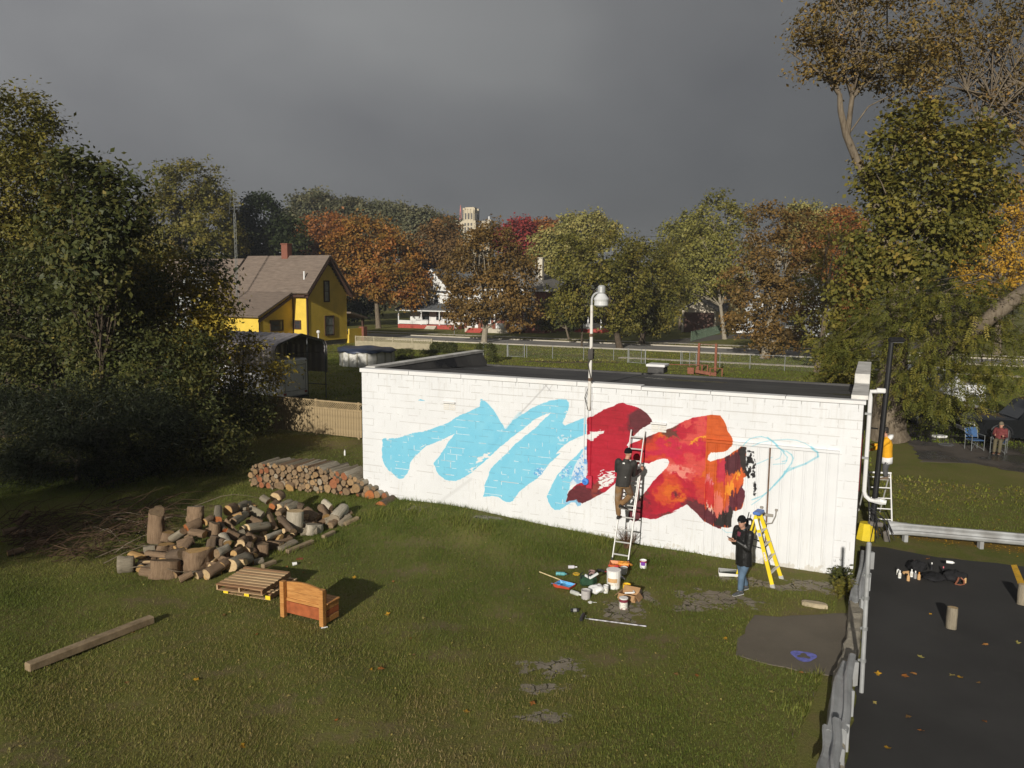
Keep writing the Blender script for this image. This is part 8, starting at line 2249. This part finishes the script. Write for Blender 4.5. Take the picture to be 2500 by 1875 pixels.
def person(name,lab,J,face,jacket,trousers,shoes,hat=None,hair=None,sleeve_r=1.0,bulk=1.0,skin=None,hem=0.0,hood=None,hand_dirs=None,coat_parts=None,cat='person',up=(0,0,1),s=1.0,toe=None):
 """J: joints in world coordinates"""
 o=Vector(J['pelvis']);o.z=min(Vector(J['footL']).z,Vector(J['footR']).z)
 t=thing(name,lab,cat,tuple(o));K={k:Vector(v)-o for k,v in J.items()}
 rt=(K['shR']-K['shL']).normalized();upv=(K['neck']-K['pelvis']).normalized();fw=upv.cross(rt).normalized()
 fw=-fw if fw.dot(Vector(face))<0 and abs(fw.dot(Vector(face)))>.2 else fw
 pel,nek=K['pelvis'],K['neck'];ch=pel.lerp(nek,.68);wa=pel.lerp(nek,.35);shl=pel.lerp(nek,.90)
 mb=MB()
 loft(mb,[ring(mb,pel-upv*.08,rt,fw,.13,.10),ring(mb,pel,rt,fw,.155,.11),ring(mb,wa,rt,fw,.14,.10),ring(mb,ch,rt,fw,.165,.115),ring(mb,shl,rt,fw,.15,.08),ring(mb,nek,rt,fw,.058,.058)])
 limb(mb,[nek-upv*.04,K['head']-Vector(up)*.06],[.056,.052]);f,u,x=head(mb,K['head'],face,up,s)
 for sd in 'LR':
  limb(mb,[K['sh'+sd],K['el'+sd],K['wr'+sd]],[.052,.042,.029]);limb(mb,[K['hip'+sd],K['kn'+sd],K['foot'+sd]],[.080,.052,.038])
  hd=(hand_dirs or{}).get(sd,(K['wr'+sd]-K['el'+sd],fw));hand(mb,K['wr'+sd],hd[0],hd[1],.7,s)
 body=soft(mb,'body',skin or M_skin,t,.011,3)
 face_marks(body,K['head'],f,u,x,s)
 mb=MB();loft(mb,[ring(mb,pel-upv*.10,rt,fw,.14,.12),ring(mb,pel,rt,fw,.172,.128),ring(mb,pel+upv*.10,rt,fw,.16,.118)])
 for sd in 'LR':
  kd=K['foot'+sd];limb(mb,[K['hip'+sd],K['kn'+sd].lerp(K['hip'+sd],.5),K['kn'+sd],K['kn'+sd].lerp(kd,.55),kd+Vector((0,0,.04))],[.100,.092,.076,.068,.064])
 soft(mb,'trousers',trousers,t,.013,3)
 mb=MB();b=bulk
 loft(mb,[ring(mb,pel-upv*(.05+hem),rt,fw,.176*b,.142*b),ring(mb,pel+upv*.06,rt,fw,.178*b,.146*b),ring(mb,wa,rt,fw,.172*b,.138*b),ring(mb,ch,rt,fw,.196*b,.145*b),ring(mb,shl,rt,fw,.178*b,.104*b),ring(mb,nek-upv*.01,rt,fw,.085,.080),ring(mb,nek+upv*.035,rt,fw,.075,.072)])
 for sd in 'LR':
  e,w=K['el'+sd],K['wr'+sd];limb(mb,[K['sh'+sd],K['sh'+sd].lerp(e,.5),e,e.lerp(w,.55),w-(w-e).normalized()*.02],[.085*b,.078*b*sleeve_r,.067*b*sleeve_r,.058*sleeve_r,.047*sleeve_r])
 jk=soft(mb,'jacket',jacket,t,.013,3)
 mb=MB()
 for sd in 'LR':
  td=(toe or{}).get(sd,fw);q=MB();shoe(q,K['foot'+sd],td,s*1.05);soft(q,'shoe',shoes,t,.010,2)
  q=MB();tdv=Vector(td).normalized();loft(q,[ring(q,K['foot'+sd]+tdv*a-Vector((0,0,.092)),tdv.cross(Vector((0,0,1))).normalized(),Vector((0,0,1)),rx,.013,8)for a,rx in((-.08,.03),(-.03,.043),(.10,.05),(.17,.045),(.205,.02))]);q.build('sole',M_sole,t)
 c=K['head']
 if hat is not None:
  mb=MB();loft(mb,[ring(mb,c+u*a-f*.006,x,f,rx,ry,16)for a,rx,ry in((.022,.086,.105),(.05,.089,.106),(.085,.080,.096),(.118,.056,.070),(.135,.022,.03))]);soft(mb,'hat',hat,t,.010,2)
  mb=MB();loft(mb,[ring(mb,c+u*a-f*.006,x,f,rx,ry,16)for a,rx,ry in((.008,.088,.107),(.012,.092,.111),(.048,.093,.111),(.052,.089,.107))]);mb.build('hat_cuff',hat,t,smooth=True)
 if hair is not None:
  mb=MB();loft(mb,[ring(mb,c+u*a-f*fo,x,f,rx,ry,14)for a,fo,rx,ry in((-.055,.045,.066,.062),(-.01,.030,.080,.078),(.04,.016,.083,.092),(.085,.012,.078,.092),(.125,.012,.045,.06))]);soft(mb,'hair',hair,t,.011,2)
 return t,K,(rt,upv,fw),o,(f,u,x)
M_sole=simple('shoe_sole',(.50,.50,.48),.7)
M_jkt=simple('charcoal_jacket',(.030,.028,.026),.7,.3,var=.15,scale=6,bump=.3,bscale=9)
M_leather=simple('black_leather',(.011,.011,.011),.45,.35,var=.3,scale=7,bump=.7,bscale=10)
M_khaki=simple('khaki_trousers',(.20,.115,.05),.85,var=.18,scale=9,dirt=(.32,.36,.36,.35),bump=.3,bscale=14)
M_jeans=simple('blue_jeans',(.085,.135,.20),.85,var=.25,scale=6,bump=.4,bscale=14)
M_beanie=simple('black_knit',(.010,.010,.011),.95,.1,bump=.5,bscale=60)
M_shoe=simple('dark_shoe',(.020,.019,.018),.6)
def painter():
 K=lambda px,py,dd,base=None:None
 zs=DP(1514,1262,lad_at(1.5).y);d0=lad_at(zs.z).y
 k=d0/F_PX
 def J(px,py,off):return DP(px,py,d0+off)
 P={'pelvis':J(1521,1180,-.20),'neck':J(1529,1124,-.20),'head':J(1534,1106,-.13)}
 r=AU
 P['shL']=P['neck']+r*-.19+Vector((0,.02,-.055));P['shR']=P['neck']+r*.19+Vector((0,.02,-.06))
 P['elR']=J(1547,1158,-.02);P['wrR']=J(1564,1148,.20)
 P['elL']=P['shL']+Vector((-.01,.13,-.24));P['wrL']=P['elL']+Vector((.20,.20,.06))
 P['hipL']=P['pelvis']+r*-.09+Vector((0,0,-.04));P['hipR']=P['pelvis']+r*.09+Vector((0,0,-.04))
 P['knL']=J(1508,1222,-.12);P['footL']=J(1510,1258,-.10);P['knR']=J(1540,1207,.02);P['footR']=J(1519,1232,-.16)
 wall=AV
 t,K,ax,o,hx=person('person','painter in dark jacket, black beanie and khaki trousers standing on the leaning ladder',P,(wall+AU*.25).normalized(),M_jkt,M_khaki,M_shoe,hat=M_beanie,hem=.02,bulk=1.06,toe={'L':wall,'R':(wall*.75+AU*.5+Vector((0,0,-.35)))},hand_dirs={'R':(wall*.7+Vector((0,0,.5))+AU*.2,Vector((-.5,0,-.5))+wall*.2),'L':(wall+AU*.4,Vector((0,0,-1)))})
 rt,up,fw=ax;bk=-fw
 def patch(name,px,py,w,h):
  p=DP(px,py,d0-.42);d=(p-CAM).normalized();n=K['pelvis']+o
  dd=(d0-.20-.160-CAM.y)/d.y;q=CAM+d*dd-o
  mb=MB();M=frame(q,rt,up);mb.bbox((0,0,0),(w,h,.012),.005,M=M)
  if w>.05:
   for i in range(3):mb.tube([(-w/2+.0,-h/2-.004+.006,.008),(-w*.1+.012*i,h*.45-.012*i,.008),(w/2-.004,-h*.2-.008*i,.008)],.0035,4,M=M)
  mb.build(name,simple('white_print',(.72,.72,.70),.6),t)
 patch('jacket_emblem',1523,1131,.055,.032);patch('jacket_mark',1527,1165,.030,.014)
 b=thing('paint_marker','thin paint brush held against the wall by the painter','brush',tuple(P['wrR']));q=MB();q.tube([(.0,.05,.03),(.05,.14,.10)],.008,6);q.build('brush_handle',M_polewood,b);q=MB();q.tube([(.05,.14,.10),(.062,.16,.115)],[.010,.006],6);q.build('bristles',M_black,b)
painter()
def phone_man():
 fL,fR=GG(1807,1452),GG(1819,1442);d=fL.y;
 def J(px,py,off=0.0):return DP(px,py,d+off)
 fw=Vector((-.93,-.36,0)).normalized()
 r=fw.cross(Vector((0,0,1)))
 P={'pelvis':J(1816,1362,.12),'neck':J(1816,1292,.12),'head':J(1811,1273,.08)}
 P['shR']=P['neck']+r*.21+Vector((0,0,-.06));P['shL']=P['neck']-r*.21+Vector((0,0,-.06))
 P['footL']=fL+Vector((0,.0,.10));P['footR']=fR+Vector((.02,.06,.10))
 hipd=Vector((0,0,-.05));P['hipL']=P['pelvis']-r*.09+hipd;P['hipR']=P['pelvis']+r*.09+hipd
 if(P['footL']-P['hipL']).length>(P['footR']-P['hipL']).length+.05:P['footL'],P['footR']=P['footR'],P['footL']
 for s in 'LR':P['kn'+s]=P['hip'+s].lerp(P['foot'+s],.48)+fw*.05
 hnd=J(1786,1318,-.02)
 P['elR']=P['shR']+Vector((0,0,-.28))+fw*.06+r*.01;P['elL']=P['shL']+Vector((0,0,-.30))-r*.02+fw*.04
 P['wrR']=hnd-fw*.06+r*.03;P['wrL']=hnd-fw*.09-r*.05+Vector((0,0,-.02))
 t,K,ax,o,hx=person('person','man in black leather jacket and jeans looking at his phone beside the step ladder',P,(fw+Vector((.25,-.45,-.18))).normalized(),M_leather,M_jeans,simple('grey_trainer',(.06,.065,.07),.6,var=.4,scale=25),hat=M_beanie,bulk=1.14,sleeve_r=1.0,hem=.10,hand_dirs={'R':(fw+Vector((0,0,.12)),-r+Vector((0,0,.4))),'L':(fw+r*.4,Vector((0,0,1)))})
 f,u,x=hx;q=MB();c=K['head'];M=frame(c+f*.106+u*.030,x,u);q.bbox((0,0,.002),(.045,.014,.006),.002,M=M);q.build('hat_label',simple('hat_label',(.30,.30,.30),.7),t)
 q=MB();nk=K['neck'];M=frame(nk+ax[2]*.13-Vector((0,0,.16)),ax[0],Vector((0,0,1)));q.bbox((0,0,.012),(.09,.24,.03),.012,M=M);q.build('shirt_front',simple('maroon_shirt',(.16,.03,.05),.8),t)
 ph=thing('mobile_phone','black mobile phone held out by the man in leather','phone',tuple(hnd+fw*.03+Vector((0,0,.035))));q=MB();q.bbox((0,0,0),(.078,.16,.010),.004,M=frame((0,0,0),r,fw*.8+Vector((0,0,.55))));q.build('phone_body',M_black,ph)
 q=MB();q.bbox((0,0,.006),(.070,.15,.002),.001,M=frame((0,0,0),r,fw*.8+Vector((0,0,.55))));q.build('screen',simple('phone_screen',(.02,.02,.025),.08,.6),ph)
phone_man()
def yellow_man():
 ft=AF['foot'];d=ft.y
 def J(px,py,off=0.0):return DP(px,py,d+off)
 fw=(-AU).normalized();r=fw.cross(Vector((0,0,1)))
 P={'pelvis':J(2165,1122),'neck':J(2166,1068),'head':J(2160,1052,.0)}
 P['shR']=P['neck']+r*.19+Vector((0,0,-.06));P['shL']=P['neck']-r*.19+Vector((0,0,-.06))
 zf=ft.z+.10
 P['footL']=Vector((J(2157,1180).x,d-.10,zf));P['footR']=Vector((J(2164,1180).x+.03,d+.10,zf))
 for s,q in(('L',-1),('R',1)):P['hip'+s]=P['pelvis']+r*.09*q+Vector((0,0,-.05))
 if(P['hipL']-P['footL']).length>(P['hipL']-P['footR']).length:P['footL'],P['footR']=P['footR'],P['footL']
 for s in 'LR':P['kn'+s]=P['hip'+s].lerp(P['foot'+s],.48)+fw*.03
 P['elL']=P['shL']+fw*.20+Vector((0,0,-.20));P['wrL']=J(2127,1098,.02)
 P['elR']=P['shR']+fw*.14+Vector((0,0,-.24));P['wrR']=P['elR']+fw*.24+Vector((0,0,.02))
 m=simple('yellow_hoodie',(.68,.34,.015),.85,var=.10,scale=8,bump=.3,bscale=12)
 t,K,ax,o,hx=person('person','person in yellow and white hooded top spraying the side wall from the white ladder',P,fw,m,simple('grey_trousers',(.075,.075,.078),.85,var=.15),simple('tan_shoe',(.14,.10,.065),.7),hair=simple('dark_hair',(.02,.017,.014),.7),bulk=1.05)
 rt,up,fv=ax;pel=K['pelvis'];mw=simple('white_hem',(.70,.70,.70),.85)
 mb=MB();loft(mb,[ring(mb,pel+up*a,rt,fv,.184+w,.152+w)for a,w in((-.10,.004),(-.02,.006),(.06,.006),(.085,.0))]);mb.build('hem_band',mw,t,smooth=True)
 mb=MB();nk=K['neck'];loft(mb,[ring(mb,nk-fv*(.05+.02*i)+up*(a),rt,fv,rx,ry)for i,(a,rx,ry)in enumerate(((-.07,.11,.05),(-.02,.135,.085),(.05,.115,.08),(.09,.075,.05)))]);mb.build('hood',mw,t,smooth=True)
 c=K['head'];q=MB();f,u,x=hx;q.tube([tuple(c+(x*math.cos(a)*.086+u*(.02+math.sin(a)*.11)))for a in np.linspace(0,math.pi,9)],.010,6);q.build('headphone_band',M_whitepl,t)
 for sg in(-1,1):
  q=MB();q.sphere(tuple(c+x*sg*.088+u*.01),.035,8,6,sq=(.6,1,1));q.build('headphone_cup',M_black,t)
 s=thing('spray_can','spray can in the hand of the person in yellow','spray can',tuple(P['wrL']+fw*.09+Vector((0,0,-.02))));q=MB();q.lathe([(.03,-.08),(.033,-.07),(.033,.06),(.018,.08),(.018,.10)],12);q.build('can_body',M_dkred,s)
yellow_man()
def seated():
 p=Vector(CH2.location);d=p.y;rz=CH2.rotation_euler.z
 fw=Vector((math.sin(rz),-math.cos(rz),0));r=fw.cross(Vector((0,0,1)))
 P={'pelvis':p+Vector((0,0,.54))-fw*.10};P['neck']=P['pelvis']+Vector((0,0,.46))-fw*.10;P['head']=P['neck']+Vector((0,0,.15))+fw*.03
 for s,q in(('L',-1),('R',1)):
  P['sh'+s]=P['neck']+r*.17*q+Vector((0,0,-.06));P['hip'+s]=P['pelvis']+r*.09*q+Vector((0,0,-.02));P['kn'+s]=P['hip'+s]+fw*.42+Vector((0,0,.04));P['foot'+s]=P['kn'+s]+fw*.12+Vector((0,0,-.44))
  P['foot'+s].z=p.z+.10;P['el'+s]=P['sh'+s]+Vector((0,0,-.24))+fw*.08+r*.05*q;P['wr'+s]=P['el'+s]+fw*.22-r*.07*q+Vector((0,0,.04))
 person('person','person in brown beanie and maroon top sitting on the grey folding chair',P,(fw+Vector((0,0,-.1))).normalized(),simple('maroon_top',(.13,.03,.03),.85,var=.3,scale=14),simple('olive_skirt',(.10,.085,.05),.9,var=.15),simple('brown_boot',(.12,.055,.03),.7),hat=simple('brown_knit',(.16,.13,.09),.95),hair=simple('brown_hair',(.07,.04,.025),.7),hem=.05)
 b=thing('blanket','dark blue bundle beside the seated person','bundle',tuple(p+r*-.02+fw*.02+Vector((0,0,.46))));q=MB();q.bbox((.02,-.02,.05),(.26,.24,.12),.04);q.build('bundle_fold',M_bluefab,b)
seated()
# ------------------------------------------------------------------ grass and fallen leaves
def grass():
 r=np.random.default_rng(77)
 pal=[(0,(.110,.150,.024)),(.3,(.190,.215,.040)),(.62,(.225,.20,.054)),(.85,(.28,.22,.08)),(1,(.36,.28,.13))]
 M=leaf_material('grass_blade',pal,.6,.35)
 def field(n,xs,ys,L,W,keep,name,lab,tall=0.0,lean=.55,mat=None):
  x=r.uniform(*xs,n);y=ys[0]+(ys[1]-ys[0])*r.random(n)**1.15
  m=keep(x,y);x,y=x[m],y[m];k=len(x)
  u=(x-WO.x)*AU.x+(y-WO.y)*AU.y;v=(x-WO.x)*AV.x+(y-WO.y)*AV.y
  den=fn(x,y);m=r.random(k)<np.clip(den,.0,1);x,y,u,v=x[m],y[m],u[m],v[m];k=len(x)
  wallb=np.exp(-np.clip(-v,0,9)/.35)*(v<0)*(u>-.2)*(u<10.0)*(1-.6*sst(4,9,u))
  l=L*r.uniform(.5,1.4,k)*(1+.5*np.exp(-((v+1.5)/2.0)**2))*(1+2.2*wallb*r.random(k)+tall)
  a=r.uniform(0,2*np.pi,k);t=np.stack([np.cos(a),np.sin(a),np.zeros(k)],1)*lean*r.uniform(.3,1.5,(k,1));t[:,2]=1;t=nrmz(t)
  b=np.stack([-np.sin(a),np.cos(a),np.zeros(k)],1);b=nrmz(b+r.normal(size=(k,3))*.3)
  p=np.stack([x,y,gz(x,y)-.005],1);w=W*r.uniform(.7,1.3,(k,1))
  V=np.stack([p-b*w/2,p+b*w/2,p+t*l[:,None]],1).reshape(-1,3)
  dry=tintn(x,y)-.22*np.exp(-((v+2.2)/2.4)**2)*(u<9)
  o=obj(name,np_mesh(name,V,np.arange(len(V)).reshape(-1,3),mat or M,{'tint':np.clip(dry+r.normal(size=k)*.2,0,1)}));o['kind']='stuff';o['label']=lab
  return k
 sx,sy=np.meshgrid(np.arange(0,64),np.arange(0,64))
 N1=fnoise((700,700),60,5);N2=fnoise((700,700),16,6);N3=fnoise((700,700),130,8)
 def samp(N,x,y,s):return N[(np.abs(y*s).astype(int))%700,(np.abs((x+60)*s).astype(int))%700]
 fn=lambda x,y:sample_cover(x,y)*np.clip(.05+1.9*(samp(N2,x,y,12)-.12)*(1.25-.9*samp(N1,x,y,12)),.10,1)
 tintn=lambda x,y:.36+1.7*(samp(N1,x,y,12)-.5)+1.2*(samp(N3,x,y,7)-.5)
 from_x,from_y=gx_,gy_
 def sample_cover(x,y):
  i=np.clip(np.searchsorted(gy_,y)-1,0,len(gy_)-2);j=np.clip(np.searchsorted(gx_,x)-1,0,len(gx_)-2)
  bare=np.clip(dirt[i,j]*1.3+conc[i,j]*1.6,0,1);return 1-bare*.93
 padP=[tuple(G(*q)[:2])for q in((1842,1502),(1900,1506),(2000,1500),(2064,1498),(2072,1540),(2088,1572),(2060,1600),(2040,1650),(1960,1640),(1880,1625),(1800,1600),(1806,1560))]
 def yard(x,y):
  u=(x-WO.x)*AU.x+(y-WO.y)*AU.y;v=(x-WO.x)*AV.x+(y-WO.y)*AV.y
  px=1250+F_PX*x/y
  lotl=np.interp(y,[9,10.7,12.7,16.2,17.6],[3.9,4.45,5.65,7.35,8.0])
  return~in_poly(x,y,padP)&((v<-.03)|(u<-.05))&(px>-80)&(px<2580)&(x<lotl-.22)
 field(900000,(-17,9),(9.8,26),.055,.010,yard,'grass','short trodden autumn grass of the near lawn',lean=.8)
 field(60000,(-24,3),(25,37),.08,.018,yard,'grass','grass between the firewood and the board fence',lean=.8)
 hid=lambda x,y:(lambda u,v:((v>8)&(v<61)&((u>14.2)|(v>12))&~((u>14)&(v>11.5)&(v<19))|((u<-6)&(v>11.2)&(v<61)))&~((v>51.3)&(v<52.7)))((x-WO.x)*AU.x+(y-WO.y)*AU.y,(x-WO.x)*AV.x+(y-WO.y)*AV.y)&(np.abs(x/y)<.72)
 field(480000,(-60,60),(19,92),.11,.075,hid,'grass','mown grass of the back yards',lean=.9,mat=leaf_material('mown_grass',[(0,(.12,.16,.02)),(.5,(.20,.22,.03)),(1,(.30,.26,.06))],.6,.4))
 field(170000,(7.5,24),(14,34),.06,.018,lambda x,y:(lambda u,v:(u>14.1)&(v>4.3)&(v<11.3))((x-WO.x)*AU.x+(y-WO.y)*AU.y,(x-WO.x)*AV.x+(y-WO.y)*AV.y),'grass','worn leafy grass between the guardrail and the wet drive',lean=.8)
 tuf=[(2010,1660,.4),(1975,1740,.4),(930,1258,.5),(800,1330,.4),(850,1275,.4),(1010,1250,.5),(1460,1325,.5),(1690,1340,.4),(1120,1272,.5),(1180,1290,.4),(700,1345,.35),(500,1400,.3)]
 Vs,Ts=[],[]
 for px,py,rad in tuf:
  c=GG(px,py);n=int(700*rad);q=r.normal(size=(n,2))*rad*.5
  x,y=c.x+q[:,0],c.y+q[:,1];ok=yard(x,y);x,y=x[ok],y[ok];n=len(x);a=r.uniform(0,6.28,n)
  t=nrmz(np.stack([np.cos(a)*.7,np.sin(a)*.7,np.ones(n)],1));b=np.stack([-np.sin(a),np.cos(a),np.zeros(n)],1);p=np.stack([x,y,gz(x,y)],1);l=r.uniform(.08,.22,(n,1));w=r.uniform(.008,.02,(n,1))
  Vs.append(np.stack([p-b*w/2,p+b*w/2,p+t*l],1).reshape(-1,3));Ts.append(r.uniform(.1,.6,n))
 V=np.concatenate(Vs);o=obj('grass',np_mesh('grass',V,np.arange(len(V)).reshape(-1,3),M,{'tint':np.concatenate(Ts)}));o['kind']='stuff';o['label']='taller green grass tufts along walls and edges'
grass()
def weeds():
 for i,(px,py,w,h,k,lab)in enumerate(((1985,1700,.42,.16,'weed','broad leaved green weed clump near the curb wall'),(1935,1800,.45,.14,'weed','low leafy weed patch at the lower lawn edge'),(2054,1424,.20,.30,'hedge','small scruffy shrub at the wall corner beside the barn door'),(2062,1460,.16,.40,'olive','browning weed against the end of the curb wall'))):
  b=GG(px,py);B=[(np.array((b.x,b.y,b.z+h*.5)),np.array((w*.6,w*.5,h*.5)))]
  tree('weed' if i!=2 else 'shrub',lab,b,B,k,60,16,.085,.045,cr=.09,tr=.012,seed=300+i,cat='weed' if i!=2 else 'shrub',nlimb=14,bark=M_barkdark)
 b=GG(1530,1338)
 t=thing('dead_shrub','leafless brown shrub against the wall behind the ladder foot','shrub',tuple(b));r=np.random.default_rng(8);q=MB()
 for i in range(70):
  a=r.uniform(-1.2,1.2);h=r.uniform(.25,.62);limb_mesh(q,(r.normal()*.04,r.normal()*.04,0),(math.sin(a)*h*.7,r.normal()*.10,h*math.cos(a*.6)),.007,.002,r,4,.1,5)
 q.build('twig',bark_material('dead_twig',(.07,.04,.025),(.16,.09,.05),4),t)
weeds()
def fallen():
 r=np.random.default_rng(15);mats=[M_leaf['gold'],M_leaf['russet'],M_leaf['pale'],M_leaf['rust']]
 def leafmesh(seed,s):
  q=np.random.default_rng(seed);n=9;V=[(0,0,.008)]
  for i in range(n):
   a=2*math.pi*i/n;rad=s*(1 if i%2==0 else .5)*q.uniform(.8,1.15);V.append((rad*math.cos(a),rad*math.sin(a),.004+.022*q.random()))
  m=MB();m.add(V,[(0,1+i,1+(i+1)%n)for i in range(n)]);return m
 pts=[(2143,1645),(2229,1646),(2249,1605),(2210,1652),(2345,1655),(2217,1752),(2136,1716),(2265,1365),(2272,1500),(2405,1575),(2484,1569),(2404,1762),(2168,1828),(2390,1668),(2325,1650),(2248,1785),
     (905,1635),(700,1384),(755,1375),(742,1398),(865,1410),(547,1502),(560,1495),(625,1550),(265,1290),(323,1545),(402,1596),(930,1634),(1138,1738),(1010,1600),(1035,1510),(1000,1560),(946,1500),(960,1420),(1112,1350),(1300,1718),(480,1660),(310,1668),(705,1700),(820,1760),(590,1822),(1955,1643),(1885,1690),(1700,1650),(1770,1560),(1652,1648)]
 lms=[leafmesh(i,.055).mesh('fallen_leaf',mats[i%4])for i in range(8)]
 for me in lms:
  a=me.attributes.new('tint','FLOAT','FACE');a.data.foreach_set('value',np.full(len(me.polygons),r.uniform(.4,1),np.float32))
 for i,(px,py)in enumerate(pts):
  p=G(px,py,.014)if px>2090 else GG(px,py,.012 if px<1800 else .024)
  o=obj('fallen_leaf',lms[i%8],None,tuple(p),(r.uniform(-.25,.25),r.uniform(-.25,.25),r.uniform(0,6)));s=r.uniform(.7,1.25);o.scale=(s,s,s)
  tag(o,'dry curled autumn leaf lying on the black asphalt' if i<16 else 'dry curled autumn leaf lying on the lawn','leaf','fallen leaves on the asphalt' if i<16 else 'fallen leaves on the lawn')
 n=1500;px,py=r.uniform(0,1800,n),1230+640*r.random(n)**.8;P=np.array([G(a,b)for a,b in zip(px,py)]);
 a2=1500;u=r.uniform(13.9,24,a2);v=4.1+r.normal(size=a2)*.35;Q=np.array([UV(a,b)for a,b in zip(u,v)]);u=r.uniform(14,30,2600);v=r.uniform(4.5,11,2600);Q2=np.array([UV(a,b)for a,b in zip(u,v)])
 u=r.uniform(-60,26,5000);v=r.uniform(50,61,5000);Q3=np.array([UV(a,b)for a,b in zip(u,v)]);u=r.uniform(-60,26,6000);v=69.3+3.9*r.random(6000);Q4=np.array([UV(a,b)for a,b in zip(u,v)])
 def lay(P,s,lab,mat):
  k=len(P);u=(P[:,0]-WO.x)*AU.x+(P[:,1]-WO.y)*AU.y;v=(P[:,0]-WO.x)*AV.x+(P[:,1]-WO.y)*AV.y
  ok=~((u>-.2)&(u<WALL_L+.1)&(v>-.05)&(v<7.8));P=P[ok];k=len(P)
  z=gz(P[:,0],P[:,1])+.012+r.random(k)*.015;a=r.uniform(0,6.28,k);d=np.stack([np.cos(a),np.sin(a),r.normal(size=k)*.25],1);b=np.stack([-np.sin(a),np.cos(a),r.normal(size=k)*.25],1);c=np.stack([P[:,0],P[:,1],z],1);L=s*r.uniform(.5,1.3,(k,1))
  V=np.stack([c-d*L,c+b*L*.7,c+d*L,c-b*L*.7],1).reshape(-1,3);V[:,2]=np.maximum(V[:,2],np.repeat(gz(P[:,0],P[:,1])+.004,4))
  o=obj('leaf_litter',np_mesh('leaf_litter',V,np.arange(len(V)).reshape(-1,4),mat,{'tint':r.random(k)}));o['kind']='stuff';o['label']=lab
 lay(P,.02,'small dry leaf scraps scattered over the lawn',M_leaf['pale']);lay(np.concatenate([Q,Q2[:700]]),.026,'yellow leaf litter along the guardrail and side lawn',M_leaf['gold']);lay(np.concatenate([Q3,Q4]),.09,'yellow leaf litter on the verges of the street',M_leaf['pale'])
fallen()
# ------------------------------------------------------------------ thin damp air
def haze():
 q=MB();q.box((0,675,26.5),(1900,1700,55));m=bpy.data.materials.new('damp_air');m.use_nodes=True;nt=m.node_tree
 for n in list(nt.nodes):
  if n.type!='OUTPUT_MATERIAL':nt.nodes.remove(n)
 v=nt.nodes.new('ShaderNodeVolumePrincipled');v.inputs['Density'].default_value=0.0003;v.inputs['Color'].default_value=(.82,.88,1.0,1);v.inputs['Anisotropy'].default_value=0.0
 nt.links.new(v.outputs[0],[n for n in nt.nodes if n.type=='OUTPUT_MATERIAL'][0].inputs['Volume'])
 o=q.build('haze',m);o['kind']='stuff';o['label']='thin damp haze in the air over the yards'
haze()
